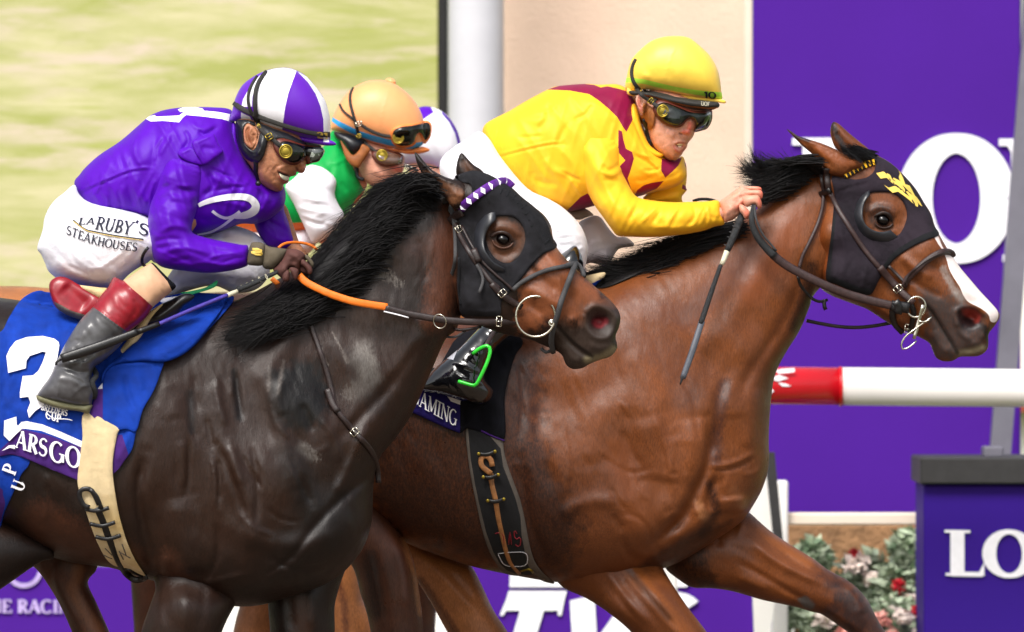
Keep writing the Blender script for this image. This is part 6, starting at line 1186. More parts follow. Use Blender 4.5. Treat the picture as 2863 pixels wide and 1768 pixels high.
hair(g, ['f: 1780 540 1700 550 1610 570 1500 610', 'f: 1740 560 1640 585 1540 620 1440 640', 'f: 1640 600 1560 625 1480 640 1400 640', 'f: 1560 630 1500 655 1440 670 1385 650'], 1500, 'mane_black', Y2, H2, off=16, r=1.4, jit=10, tipj=14, clump=22, spread=14)
hair(g, ['z7: 770 265 720 245 660 215 600 205', 'z7: 740 290 690 270 640 250 570 240', 'z7: 700 300 660 280 620 262 560 210'], 420, 'mane_black', Y2, HH2, off=14, r=1.2, jit=5, tipj=8, clump=10, spread=10)
hair(g, ['z7: 470 345 430 330 400 310 385 275', 'z7: 450 360 410 340 390 330 370 300'], 200, 'mane_black', Y2, HH2, off=10, r=1.1, jit=6, tipj=8, spread=10)
o = g.build('mane', horse2); o['kind'] = 'stuff'
g = Geo()
strap(g, 'z7: 462 335 472 400 485 475', 12, 'leather_dark', Y2, HH2, 10, t=3); strap(g, 'z7: 500 345 505 420 515 480', 18, 'leather_dark', Y2, HH2, 9, t=3); strap(g, 'z7: 455 490 490 478 520 462', 19, 'leather_black', Y2, HH2, 16, t=4)
strap(g, 'z7: 522 480 560 560 615 650 680 750 740 830 800 900 850 960 900 1010 980 1085', 15, 'leather_brown', Y2, HH2, 12, t=4); strap(g, 'z7: 795 890 840 945 890 1000', 22, 'leather_brown', Y2, HH2, 14, t=4); strap(g, 'z7: 900 1015 940 1050 985 1090', 21, 'leather_brown', Y2, HH2, 16, t=4)
strap(g, 'z7: 845 885 890 930 940 980', 10, 'leather_dark', Y2, HH2, 12, t=3)
strap(g, 'z7: 482 490 476 560 450 650 400 760 365 830 346 900', 11, 'leather_brown', Y2, H2, 10, t=4); strap(g, 'z7: 340 940 352 985 380 1025 420 1065 460 1082 505 1072', 9, 'leather_black', Y2, None, d=[130, 110, 90], t=3); strap(g, 'z7: 490 1070 485 1100 495 1128', 12, 'leather_black', Y2, None, d=92, t=4)
strap(g, 'z7: 965 1090 985 1140 975 1200 960 1250', 16, 'leather_black', Y2, HH2, 14, t=4); strap(g, 'z7: 880 1080 865 1140 875 1200 925 1255', 19, 'leather_black', Y2, HH2, 12, t=4)
g.build('bridle', horse2)
g = Geo(); bb = 'z7: 598 385 640 362 690 335 730 315 772 303'
strap(g, bb, 17, 'band_black', Y2, HH2, 10, t=5)
a = resample(crom(P(bb), False, 8), 3, False); k = 1
while k < len(a)-3:
    c = a[k]; t_ = a[k+2]-a[k-1]; t_ /= np.hypot(*t_); n_ = np.array([-t_[1], t_[0]]); z = HH2.d(*c)+17
    q = [np.r_[c-n_*8-t_*1, z], np.r_[c-n_*8+t_*8, z], np.r_[c+n_*8+t_*3, z]] if k < len(a)*.6 else [np.r_[c-n_*8, z], np.r_[c-n_*8+t_*7, z], np.r_[c+n_*8+t_*6, z], np.r_[c+n_*8+t_*1, z]]
    g.add(toworld(*[np.array([p_[i] for p_ in q]) for i in range(3)], Y2), [tuple(range(len(q)))], 'silk_yellow'); k += 4
g.build('browband', horse2)
g = Geo(); strap(g, 'z7: 930 1000 945 960 985 920 1040 868 1100 825 1150 805 1190 808 1204 830', 20, 'leather_brown', Y2, HH2, 10, t=6); strap(g, 'z7: 935 985 955 940 1000 895 1060 850 1140 812 1195 815', 6, 'leather_dark', Y2, HH2, 16, t=3); g.build('noseband', horse2)
dz = HH2.d(*P('z7: 1000 1120')[0])
g = Geo(); ring(g, 'z7: 998 1112', 26, 29, 3.2, 'steel', Y2, dz+20, rot=20); g.build('bit_ring', horse2)
g = Geo(); bar(g, 'z7: 1038 1100 1020 1160 1005 1220 985 1290', [6, 5, 6.5, 5], 'steel', Y2, [dz+26, dz+22, dz+26], .5)
bar(g, 'z7: 1085 1165 1040 1200 985 1240 935 1280 915 1325 925 1348 960 1335 1000 1300', 2.6, 'steel', Y2, [dz+10, dz+30, dz+30, dz+26]); bar(g, 'z7: 1010 1190 1050 1195 1085 1165', 3, 'steel', Y2, [dz+24, dz+16]); g.build('bit_lever', horse2)
buckle('z7: 897 1010', 52, 8, 12, Y2, HH2.d(*P('z7: 897 1010')[0])+22, par=horse2); buckle('z7: 955 1235', 8, 10, 12, Y2, HH2.d(*P('z7: 955 1235')[0])+20, par=horse2)
g = Geo()
strap(g, 'zd: 1330 545 1310 640 1290 740 1300 860 1340 980 1400 1090 1480 1190 1570 1290 1660 1370', 15, 'rubber_black', Y2, None, d=[190, 205, 200, 190, 185], t=5, w2=26)
strap(g, 'zd: 1345 560 1345 700 1400 880 1480 1040 1580 1160 1690 1290', 7, 'rubber_grey', Y2, None, d=[194, 210, 206, 196, 190], t=5)
strap(g, 'z7: 200 820 240 855 300 895 400 948 500 995 600 1035 700 1065 790 1088 870 1105', 26, 'leather_brown', Y2, None, d=[182, 172, 165, 155, 140, 130, 120], t=5); strap(g, 'z7: 860 1105 905 1110 960 1118', 34, 'leather_black', Y2, None, d=[122, 118], t=7); strap(g, 'z7: 880 1080 900 1110 895 1150', 26, 'leather_black', Y2, None, d=[126, 122], t=6)
g.build('reins', horse2); g = Geo()
strap(g, 'z7: 388 1188 460 1203 560 1220 660 1226 760 1218 860 1200', 11, 'leather_dark', Y2, None, d=[-60, -70, -70, -60], t=4)
g.build('far_rein', horse2); g = Geo()
strap(g, 'zd: 330 485 420 455 530 448 640 462 730 495', 9, 'rubber_black', Y2, None, d=[-60, -60, -40], t=4)
g.build('far_rein', horse2)
# hood lettering: interlocked zigzags
g = Geo()
flatpoly(g, ['zf: 320 265 530 220 560 230 650 275 720 300 760 350 790 430 850 490 920 525 820 430 850 400 1080 520 1030 470 1005 380 1040 280 1000 195 1060 250 1140 430 1200 600 1330 640 1430 820 1480 930 1560 1010 1630 1110 1710 1270 1640 1220 1490 1070 1440 950 1360 850 1320 830 1110 610 1190 760 1190 830 1150 840 1050 720 1000 660 920 600 860 605 780 540 640 400 460 430'], 'print_yellow', Y2, HH2, 11, step=4, th=2)
flatpoly(g, ['zf: 560 620 700 705 880 650 960 680 1090 770 1190 880 1330 970 1220 820 1260 810 1460 960 1520 1080 1590 1200 1580 1280 1540 1270 1300 1060 1200 980 980 820 820 860 670 730'], 'print_yellow', Y2, HH2, 11, step=4, th=2)
g.build('hood_emblem', horse2)
# saddle cloth, girth
g = Geo()
solid(g, 'f: 820 900 950 860 1040 880 1100 800 1200 780 1250 815 1232 850 1215 905 1206 960 1206 1050 1160 1040 1116 1025 1098 1036 1040 1012 980 985 900 960', 'cloth_black', Y2, 10, 14, 0, 8, host=H2, off=8, rim=24,
      regions=[('f: 900 930 985 935 1005 930 1035 905 1060 925 1080 955 1100 958 1100 1036 1040 1013 980 986 900 960', 'cloth_navy', 1), ('f: 1030 900 1042 900 1066 920 1082 948 1101 955 1100 968 1078 960 1058 932 1036 914 1020 918', 'print_white', 1)],
      strokes=[('f: 1130 840 1140 950 1120 1020', 10, 7), ('f: 1180 830 1170 940 1180 1040', 10, 5), ('f: 1110 960 1112 1020', 6, -6)], noise=[(80, 60, 16, 3, 321)])
strap(g, 'f: 1150 1030 1180 1044 1206 1054', 5, 'cloth_purple', Y2, H2, 14, t=2)
g.build('saddle_cloth', horse2)
g = Geo(); rowtext('G', 'f: 992 930', 'f: 1006 938', 40, H2, 'print_white', Y2, off=24, yd=(-.15, .98), T=.15, t=.07, step=4, th=1.5); rowtext('AMING', 'f: 1006 935', 'f: 1096 985', 43, H2, 'print_white', Y2, off=24, yd=(-.12, .99), T=.15, t=.07, step=4, th=1.5); g.build('cloth_lettering', horse2)
g = Geo()
solid(g, 'z5: 990 380 1060 380 1130 420 1190 450 1200 520 1222 600 1255 690 1288 780 1312 880 1332 990 1350 1070 1375 1135 1420 1190 1480 1242 1440 1240 1400 1225 1370 1195 1320 1200 1260 1202 1200 1186 1160 1140 1120 1070 1082 960 1050 820 1025 700 1002 560', 'girth_black', Y2, 8, 12, 0, 6, host=H2, off=5, rim=16,
      regions=[('z5: 985 380 1000 380 1016 560 1040 700 1066 820 1100 960 1140 1070 1176 1135 1215 1172 1262 1190 1330 1198 1260 1206 1200 1190 1160 1144 1116 1070 1078 960 1046 820 1020 700 998 560', 'binding_grey', 1), ('z5: 1115 425 1150 430 1195 450 1222 600 1255 690 1288 780 1312 880 1332 990 1350 1070 1375 1135 1420 1190 1482 1245 1440 1240 1400 1222 1360 1190 1330 1140 1312 1060 1296 980 1290 880 1264 780 1230 690 1195 600 1180 500', 'binding_grey', 1)])
g.build('girth', horse2)
g = Geo(); strap(g, 'z5: 1125 640 1135 700 1155 790 1170 880 1190 970 1212 1060 1240 1130 1290 1188', 17, 'leather_tan', Y2, H2, 13, t=2); strap(g, 'z5: 1130 640 1080 600 1072 560 1095 540 1125 560 1135 600', 16, 'leather_tan', Y2, H2, 20, t=2.5)
g.build('girth_strap', horse2)
for a_, b_ in (('z5: 1060 530 1150 518', 0), ('z5: 1085 658 1168 645', 0), ('z5: 1110 788 1198 780', 0)):
    p_ = P(a_); mid = (p_[0]+p_[1])/2+np.array([0, 5.]); g = Geo(); strap(g, np.array([p_[0], mid, p_[1]]), 12, 'leather_black', Y2, H2, 22, t=4); kp = g.build('strap_keeper', horse2)
    for q in p_:
        g = Geo(); ball(g, np.array([q]), 5, 'brass', Y2, H2.d(*q)+28, .5, 8); g.build('rivet', kp)
g = Geo()
for q in ('z5: 1150 970 1175 965 1195 980 1200 1040', 'z5: 1225 1030 1232 960 1240 1030', 'z5: 1270 970 1255 950 1262 1000 1290 990 1285 1040 1262 1030'): strap(g, q, 3, 'boot_red', Y2, H2, 15, t=1)
g.build('marker_writing', horse2)
g = Geo(); strap(g, 'z5: 1165 1080 1240 1072 1320 1078 1322 1140 1260 1150 1200 1140 1168 1085', 2, 'print_white', Y2, H2, 14, t=1); strap(g, 'z5: 1290 1175 1340 1165 1360 1185', 8, 'brass', Y2, H2, 16, t=2); g.build('girth_badge', horse2)
# ================================================================ jockey in yellow
rider2 = root_at('person', 'jockey in yellow and maroon silks and a yellow helmet, mouth open', 'person', 'f: 1250 700', Y2)
F2 = Host(); B2 = Host(); g = Geo()
solid(g, 'zb: 212 250 255 150 300 100 600 60 900 120 1200 250 1400 350 1420 500 1360 640 1260 710 1185 752 1155 820 1115 878 1068 935 1056 985 1035 1025 992 1078 965 1125 915 1178 882 1208 825 1217 745 1205 690 1165 655 1120 600 1085 545 1030 482 940 435 820 400 700 335 590 255 470',
      'skin_pink', Y2, 92, 55, 60, 3, hosts=[F2],
      strokes=[('zb: 1120 540 1110 640 1095 720', 9, 9), ('zb: 1075 760', 9, 9), ('zb: 985 748', 6, 5), ('zb: 930 770 960 790 1010 790', 3.5, -3.5), ('zb: 1010 800 1060 815 1110 800', 3.5, -4), ('zb: 1000 830 985 900', 4, -2), ('zb: 900 790 850 860 830 920', 6, -2.5), ('zb: 700 740 800 780 860 800', 14, 4), ('zb: 560 780 640 900 700 1000', 16, -3), ('zb: 500 900 600 1060 720 1170', 10, 4),
               ('zb: 850 955 885 928 930 914 985 918 1045 938', 4, 3), ('zb: 845 990 875 1050 930 1082 985 1062 1025 1010', 5, 4), ('zb: 865 965 930 985 1000 975', 4.5, -7), ('zb: 870 1120 920 1120', 5, -4), ('zb: 800 1160 860 1180', 10, 5)],
      noise=[(30, 9, 4, .4, 331)],
      paint=[('poly', 'zb: 865 962 905 948 950 950 990 960 985 985 950 1003 900 1000', '25100f', 2, 1), ('line', 'zb: 860 950 890 930 935 920 985 924 1040 940', 'b0604e', 2.8, .8), ('line', 'zb: 840 985 870 1050 930 1085 980 1062 1028 1005', 'bd6660', 3.6, .85), ('line', 'zb: 900 1000 980 990', 'c4666a', 3, .8),
             ('line', 'zb: 1100 620 1080 760 1000 750', 'e0685a', 8, .7), ('line', 'zb: 720 1150 800 1195 880 1190', '7d5746', 7, .6), ('line', 'zb: 930 775 960 790', '6d2c24', 3, .8), ('line', 'zb: 860 1130 930 1110', '9a6a58', 5, .5), ('line', 'zb: 560 760 700 860', 'f0b8a0', 16, .5), ('line', 'zb: 820 830 960 850 1040 870', 'c08a74', 8, .4)])
solid(g, 'zb: 214 230 240 160 285 128 320 140 345 190 395 240 420 270 370 330 350 400 345 470 300 440 265 390 236 320', 'skin_pink', Y2, 14, 8, 128, 2.5, hosts=[F2], strokes=[('zb: 270 170 255 260 300 400', 3, -5), ('zb: 230 200 240 300 300 420', 3, 3), ('zb: 320 240 310 330', 4, -4)], paint=[('line', 'zb: 280 180 270 300 310 400', 'b85a48', 5, .7)])
solid(g, 'z6: 1120 470 1170 560 1240 700 1300 790 1280 820 1200 780 1120 690 1080 560', 'skin_pink', Y2, 70, 40, 30, 6)
tube(g, [(1660, 400, 90), (1700, 520, 125), (1760, 632, 138), (1900, 610, 135), (2000, 600, 140), (2030, 592, 150)], [34, 36, 30, 24, 18, 18], 'skin_pink', Y2, 12)
tube(g, [(1700, 330, 0), (1500, 400, 0), (1360, 450, 0)], [70, 85, 70], 'skin_pink', Y2, 14)
tube(g, [(1870, 500, -60), (1890, 530, -60), (1880, 555, -60)], [14, 16, 12], 'skin_pink', Y2, 12)
# bare hand
solid(g, 'zd: 770 492 830 440 900 395 980 330 1050 280 1120 240 1200 250 1300 300 1360 400 1330 480 1250 550 1220 580 1170 560 1130 590 1110 660 1135 712 1075 720 1030 750 980 790 900 815 852 826 820 720 790 600', 'skin_pink', Y2, 46, 26, 150, 4,
      strokes=[('zd: 1060 300 1180 320 1300 310', 4, -4), ('zd: 1080 420 1200 400', 5, -4), ('zd: 1100 300 1080 360', 6, 4), ('zd: 1120 450 1150 520', 7, 5), ('zd: 1050 540 1120 560', 8, 6), ('zd: 980 560 920 640 860 700', 7, 4), ('zd: 960 440 1040 400 1120 370', 5, 2.5), ('zd: 1000 680 1060 640', 6, -3)],
      paint=[('line', 'zd: 1060 600 1110 560 1150 520', 'd8604e', 8, .6)], noise=[(30, 14, 6, .6, 341)])
for fp, fd, ft, pn in (('zd: 1080 262 1130 234 1250 238 1350 240 1415 248 1450 275 1448 305 1380 308 1250 300 1150 305 1090 300', 160, 22, 'zd: 1420 260 1445 290'), ('zd: 1120 330 1200 305 1320 298 1430 302 1468 340 1470 400 1455 440 1420 430 1390 400 1300 385 1200 400 1130 400', 170, 24, 'zd: 1450 330 1460 420'),
                       ('zd: 1130 430 1220 400 1320 380 1390 385 1425 430 1452 500 1455 560 1440 596 1400 610 1368 575 1345 535 1290 545 1220 578 1170 545', 180, 26, 'zd: 1420 470 1440 580'), ('zd: 1090 540 1160 545 1200 585 1250 640 1268 680 1255 730 1200 772 1160 745 1138 700 1090 640', 185, 24, 'zd: 1200 650 1220 740')):
    solid(g, fp, 'skin_pink', Y2, ft, 14, fd, 3, paint=[('line', pn, 'e0604c', 8, .6)], strokes=[])
g.build('body', rider2)
g = Geo(); solid(g, 'zb: 890 952 940 948 985 958 975 972 930 975 895 968', 'teeth', Y2, 2, 4, 0, 2, host=F2, off=2.5, rim=3); solid(g, 'zb: 900 990 950 985 965 995 930 1003', 'teeth', Y2, 2, 4, 0, 2, host=F2, off=2, rim=3); g.build('teeth', rider2)
g = Geo()
solid(g, 'z6: 236 660 252 622 300 590 400 540 500 480 630 412 700 390 850 378 950 383 1040 379 1100 400 1160 440 1185 560 1230 690 1300 780 1380 830 1438 820 1460 870 1466 940 1400 1000 1280 1030 1170 1060 1060 1075 900 1118 740 1152 640 1132 540 1082 450 1032 340 950 290 870 262 790 242 720',
      'silk_yellow', Y2, 172, 100, 10, 4.5, hosts=[B2],
      regions=[('z6: 626 412 700 390 760 380 850 378 910 384 950 400 990 392 1060 408 1100 420 1135 445 1165 510 1158 560 1135 610 1105 668 1085 640 1050 580 1000 530 940 480 880 440 760 418', 'silk_maroon', 1), ('z6: 1056 655 1078 665 1088 720 1102 770 1140 790 1150 830 1130 900 1112 950 1135 1020 1112 1012 1084 950 1060 880 1098 840 1055 790', 'silk_maroon', 1),
               ('z6: 1318 830 1380 835 1440 825 1420 870 1380 910 1340 945 1314 900', 'silk_maroon', 1), ('z6: 730 1160 780 1110 830 1060 870 1040 920 1100 900 1130', 'silk_maroon', 1), ('z6: 1150 1060 1170 1020 1210 990 1260 975 1330 965 1290 1010 1230 1035 1160 1075', 'silk_maroon', 1)],
      strokes=[('z6: 760 950 800 1000 840 1060', 4, 5), ('z6: 700 900 780 940 830 960', 4, -4), ('z6: 520 560 640 540 700 480', 4, 4), ('z6: 440 700 520 700 600 690', 5, -3), ('z6: 320 640 300 720 300 800', 4, 4), ('z6: 600 1090 560 1000 540 900', 4, 4), ('z6: 1180 700 1220 800 1280 880', 3.5, 5), ('z6: 1200 900 1270 900 1320 880', 3.5, -4), ('z6: 275 825 400 790 540 755 660 732 740 738', 3, 3), ('z6: 275 835 400 800 540 765 660 742 740 748', 4, -3), ('z6: 640 480 620 600 560 660', 10, -4), ('z6: 420 560 560 600 640 560', 12, 4), ('z6: 250 640 300 740 310 830', 8, 3), ('z6: 600 820 660 900 760 920', 10, 5), ('z6: 540 900 560 960 700 990', 9, -5), ('z6: 700 760 780 860 820 980', 8, 4),
               ('z6: 760 600 700 720 740 740', 7, -4), ('z6: 300 920 420 960 520 1040', 9, 4), ('z6: 860 480 960 520 1040 620', 9, 4), ('z6: 900 500 860 560 780 600', 6, -4), ('z6: 1160 640 1190 760 1280 860 1330 930', 5, 5), ('z6: 1140 800 1240 860 1310 920', 5, -5), ('z6: 1180 880 1240 920 1300 900', 7, 4), ('z6: 1150 960 1200 960 1280 940', 6, -4),
               ('z6: 1200 620 1230 720 1300 800 1340 810', 6, -5), ('z6: 1160 720 1180 800 1280 820', 5, 4), ('z6: 1300 960 1400 930 1450 880', 5, -4), ('z6: 640 430 760 425 860 440', 4, 3)],
      noise=[(55, 200, 28, 3.0, 351, 1), (105, 150, 24, 1.8, 352, 1)])
solid(g, 'z6: 1130 520 1160 500 1180 560 1200 640 1240 740 1300 790 1340 800 1300 822 1220 800 1150 740 1110 660', 'silk_yellow', Y2, 40, 20, 78, 5, hosts=[B2], strokes=[('z6: 1150 560 1190 700 1290 800', 3, -4), ('z6: 1130 600 1170 740 1260 810', 3, 4)])
g.build('silks_jacket', rider2)
g = Geo(); SL2 = Host()
solid(g, 'z6: 742 650 775 595 860 555 960 538 1030 560 1056 620 1075 700 1092 780 1085 850 1092 920 1130 1012 1172 1062 1250 1080 1370 1092 1500 1090 1600 1086 1662 1084 1680 1150 1698 1222 1640 1240 1580 1262 1540 1272 1430 1290 1270 1304 1130 1302 1052 1295 1012 1250 962 1180 905 1100 858 1000 832 920 805 830 765 740',
      'silk_yellow', Y2, 105, 60, ctl('z6: 780 640 900 570 1040 600 1080 820 820 860 960 900 1050 1180 1300 1200 1650 1160', 65, 60, 65, 95, 100, 130, 150, 145, 135), 5, hosts=[SL2],
      strokes=[('z6: 1565 1090 1590 1160 1570 1270', 3, -4), ('z6: 1580 1090 1605 1170 1590 1260', 3, 4), ('z6: 1500 1100 1520 1180 1440 1260', 6, -5), ('z6: 1440 1100 1380 1180 1340 1260', 7, 5), ('z6: 1380 1100 1300 1170 1260 1220', 5, -5), ('z6: 1300 1100 1240 1170 1190 1220', 5, 4), ('z6: 1200 1090 1150 1150 1120 1200', 5, -4), ('z6: 1260 1240 1400 1250 1530 1230', 8, 5),
               ('z6: 960 860 1000 900 1080 850', 5, -6), ('z6: 940 900 1020 930 1090 880', 5, 5), ('z6: 960 960 1040 960 1110 1000', 6, -4), ('z6: 880 640 860 760 920 900 1000 1050 1060 1180', 12, 4), ('z6: 860 600 960 580 1030 640', 8, 4), ('z6: 1040 1260 1180 1290 1400 1280', 7, 3), ('z6: 1600 1170 1640 1190 1680 1180', 3, -3), ('z6: 800 680 830 820', 6, -3), ('z6: 1000 760 1040 740 1070 700', 5, -4)],
      noise=[(115, 140, 16, 2.2, 361, 1), (60, 130, 18, 1.4, 362, 1)])
g.build('sleeve', rider2)
g = Geo()
solid(g, 'z6: 1210 1060 1300 990 1360 920 1400 850 1442 815 1466 870 1470 940 1464 1000 1470 1020 1440 1060 1442 1100 1380 1105 1280 1098 1220 1080', 'silk_yellow', Y2, 70, 40, -60, 5, regions=[('z6: 1440 830 1465 860 1468 910 1455 930 1435 880', 'silk_maroon', 1), ('z6: 1445 985 1472 1000 1470 1025 1440 1010', 'silk_maroon', 1)],
      strokes=[('z6: 1250 1060 1350 1040 1450 1020', 4, -5), ('z6: 1260 1030 1360 1000 1450 960', 5, 5), ('z6: 1300 1000 1400 960 1440 900', 5, -4), ('z6: 1240 1080 1340 1070 1440 1060', 4, 4)])
g.build('sleeve', rider2)
g = Geo(); BR2 = Host()
solid(g, 'f: 1052 386 1085 352 1120 330 1145 315 1168 330 1200 380 1260 450 1310 475 1350 500 1388 540 1405 585 1403 620 1392 655 1360 670 1310 655 1250 610 1180 560 1100 500 1060 440', 'breeches', Y2, 150, 80, 120, 6, hosts=[BR2],
      strokes=[('ze: 20 550 160 530 300 500 420 520', 4, -5), ('ze: 60 570 240 560 380 560', 4, 4), ('ze: 320 800 420 760 500 720', 3, -5), ('ze: 360 850 450 800 520 760', 3, 4), ('ze: 400 900 480 850 540 810', 3, -4), ('ze: 120 700 240 680 380 640', 5, 3), ('f: 1080 370 1120 380 1160 380', 5, -5), ('f: 1070 400 1120 400 1180 430', 5, 4), ('f: 1240 490 1300 520 1350 560', 8, 4), ('f: 1150 330 1130 370 1080 380', 4, -4)], noise=[(10, 40, 9, 1.8, 371), (60, 24, 6, .8, 372, 1)])
solid(g, 'ze: 440 400 560 300 700 252 780 262 840 310 900 400 1000 530 1080 592 1160 598 1230 605 1300 650 1362 724 1300 760 1100 800 980 1000 940 1100 850 1062 740 1020 560 1040 500 1100 420 1000 440 700', 'breeches_dull', Y2, 90, 60, -80, 6,
      strokes=[('ze: 620 760 760 670 900 680', 5, 4), ('ze: 640 1000 740 860 920 800', 5, -7), ('ze: 680 950 780 840 940 780', 5, 4), ('ze: 460 470 640 400 800 400', 5, 3), ('ze: 500 500 640 600 740 620', 8, -3)], paint=[('line', 'ze: 1220 605 1300 660 1360 725', 'f4eee8', 6, .9), ('line', 'ze: 760 920 800 960', '7d6f72', 14, .6)])
solid(g, 'ze: 235 195 300 170 460 145 545 130 620 170 700 245 640 262 560 290 480 320 340 310 280 260', 'breeches_dull', Y2, 50, 30, -40, 6, strokes=[('ze: 620 220 580 270 520 300', 4, -3)], paint=[('line', 'ze: 300 250 560 250', '7d6b49', 20, .7)])
g.build('breeches', rider2)
# boots, stirrup
g = Geo()
solid(g, 'ze: 100 745 200 768 300 792 400 882 445 958 442 1040 400 1100 300 1200 100 1300 -100 1400 -200 1300 0 1000', 'boot_black', Y2, 70, 40, 170, 6)
solid(g, 'f: 1380 590 1350 600 1250 680 1150 780 1090 840 1040 880 1000 925 1010 935 1060 945 1120 965 1160 970 1180 935 1160 895 1190 830 1280 760 1370 690 1395 640', 'boot_black', Y2, 85, 45, ctl('f: 1350 650 1200 760 1100 860 1100 940', 200, 290, 320, 330), 6,
      regions=[('z4: 935 1290 945 1240 980 1180 1020 1165 1090 1160 1060 1200 1030 1260 1010 1310 960 1300', 'boot_white', 1)], strokes=[('z4: 960 1310 1060 1340 1160 1380', 4, 5), ('z4: 1040 1400 1120 1440 1220 1450', 4, 4)], noise=[(50, 30, 10, 2, 381)])
mat('boot_white', 'b9bac2', rough=.3, bump=.2, var=.1)
g.build('boot', rider2)
g = Geo(); strap(g, 'z4: 1128 1275 1150 1255 1190 1232 1222 1228 1232 1260 1220 1310 1195 1370 1165 1430 1140 1465 1090 1455 1040 1440', 11, 'green_metal', Y2, None, d=[385, 400, 410, 410, 400], t=5); strap(g, 'z4: 1205 1230 1225 1190 1250 1150 1270 1100', 14, 'leather_dark', Y2, None, d=[395, 330], t=4); g.build('stirrup', rider2)
# helmet
g = Geo(); HM2 = Host()
solid(g, 'z6: 1098 408 1105 340 1118 280 1140 225 1185 175 1250 122 1320 96 1400 88 1480 98 1545 145 1610 208 1652 280 1670 350 1678 420 1680 470 1600 468 1500 455 1400 438 1300 422 1200 412 1150 430', 'cap_yellow', Y2, 128, 90, 65, 5, hosts=[HM2],
      regions=[('z6: 1095 338 1130 340 1210 350 1290 370 1400 396 1500 412 1600 424 1690 430 1690 476 1600 455 1500 440 1400 424 1290 398 1210 378 1130 370 1095 372', 'band_green', 1)],
      strokes=[('z6: 1480 98 1420 140 1380 200 1350 290 1335 380', 1.8, 1.4), ('z6: 1480 98 1540 160 1590 260 1600 400', 1.8, 1.2), ('z6: 1200 320 1250 345', 8, 3)], noise=[(60, 40, 22, 1.2, 391)])
solid(g, 'z6: 1330 426 1420 440 1500 452 1600 466 1680 472 1706 484 1698 496 1640 488 1560 480 1450 466 1380 452', 'cap_yellow', Y2, 66, 40, 75, 4, hosts=[HM2])
solid(g, 'z6: 1112 400 1150 425 1200 412 1180 440 1150 452 1110 440', 'cap_yellow', Y2, 40, 20, 90, 4)
g.build('helmet', rider2)
g = Geo()
solid(g, 'z6: 1120 420 1200 425 1300 440 1400 455 1500 470 1600 482 1662 492 1655 525 1560 528 1450 515 1350 490 1270 462 1200 448 1140 446', 'band_black', Y2, 60, 20, 118, 4, regions=[('z6: 1200 440 1300 462 1400 492 1500 512 1600 522 1655 518 1655 530 1560 532 1450 520 1350 498 1270 472 1190 450', 'harness_tan', 1)]); solid(g, 'zb: 330 60 500 90 700 130 900 190 1100 240 1300 290 1540 330 1500 385 1420 395 1300 400 1180 392 1050 368 900 305 760 240 660 212 580 222 520 270 440 200 380 130', 'band_black', Y2, 5, 8, 0, 3.5, host=F2, off=7, rim=12, regions=[('zb: 640 195 800 250 1000 340 1200 385 1500 380 1500 400 1200 405 1040 372 880 305 740 240 650 215', 'goggle_rim', 1)]); g.build('helmet_liner', rider2)
g = Geo(); rowtext('10', 'z6: 1572 424', 'z6: 1646 430', 18, HM2, 'print_dark', Y2, off=5, yd=(.02, 1), T=.22, t=.14, step=3, th=1, serif=False); g.build('band_number', rider2)
g = Geo(); text(g, 'UOF', 'whip_white', Y2, P('z6: 1555 484')[0], (1, .08), (0, 1), 11, None, 0, d=168, T=.14, t=.1, step=3, th=1, serif=False); g.build('liner_lettering', rider2)
g = Geo(); strap(g, 'z6: 1162 228 1142 270 1136 320 1150 370 1180 410 1215 450', 10, 'band_black', Y2, HM2, 6, t=2.5, w2=12); strap(g, 'zb: 190 0 250 80 320 160 400 220 460 260', 11, 'band_black', Y2, F2, 26, t=3); strap(g, 'zb: 450 250 520 300 600 360', 12, 'band_black', Y2, F2, 24, t=3); g.build('goggle_strap', rider2)
buckle('zb: 465 250', -50, 8, 6, Y2, F2.d(*P('zb: 465 250')[0])+30, 'brass', rider2, 1.4)
g = Geo()
solid(g, 'zb: 250 420 300 480 330 470 330 330 350 280 440 320 520 400 535 500 520 620 480 690 440 722 410 690 400 600 340 560 290 500', 'harness_tan', Y2, 8, 8, 0, 3.5, host=F2, off=6, rim=12, strokes=[('zb: 440 360 430 500 440 680', 3, 3), ('zb: 480 380 470 520 470 640', 2, -2)])
solid(g, 'zb: 255 400 260 500 330 640 400 760 440 900 470 1000 560 1085 600 1090 540 1030 482 940 440 820 405 700 340 590', 'harness_tan', Y2, 8, 8, 0, 3.5, host=F2, off=3, rim=12)
strap(g, 'zb: 345 540 375 620 400 700 405 780 425 860 445 940', 11, 'harness_black', Y2, F2, 14, t=3); strap(g, 'zb: 430 880 455 940 430 980', 14, 'harness_black', Y2, F2, 12, t=5)
g.build('chin_harness', rider2)
goggles('zb: 490 370 530 280 580 230 650 215 760 248 900 315 1050 375 1200 410 1350 405 1450 390 1465 460 1458 560 1425 640 1370 705 1280 735 1200 755 1163 745 1178 690 1188 620 1165 555 1110 535 1060 560 1010 620 950 670 880 685 780 672 690 635 610 575 545 490 500 430',
        'zb: 560 330 620 285 700 275 800 305 900 345 1000 385 1100 425 1250 445 1380 440 1448 430 1450 520 1420 620 1360 690 1280 715 1192 722 1196 640 1180 560 1120 520 1050 545 985 610 930 645 850 652 750 620 660 565 590 480', 'zb: 658 410', Y2, F2, 8, rider2, 'goggle_rim', 'lens_dark', 0, clear='zb: 1440 420 1458 520 1425 630 1365 700 1280 730 1192 735 1192 722 1280 700 1350 670 1405 600 1425 520 1360 450', dr=15)
whip2 = root_at('riding_whip', 'slim black riding whip with a pale collar hanging down the bay horse\'s neck', 'whip', 'zd: 1120 740', Y2)
g = Geo(); bar(g, 'zd: 1150 690 1120 740 1060 880 1000 1040 940 1180 890 1290', [10, 11.5, 11, 10.5, 9], 'rubber_black', Y2, [165, 200, 205])
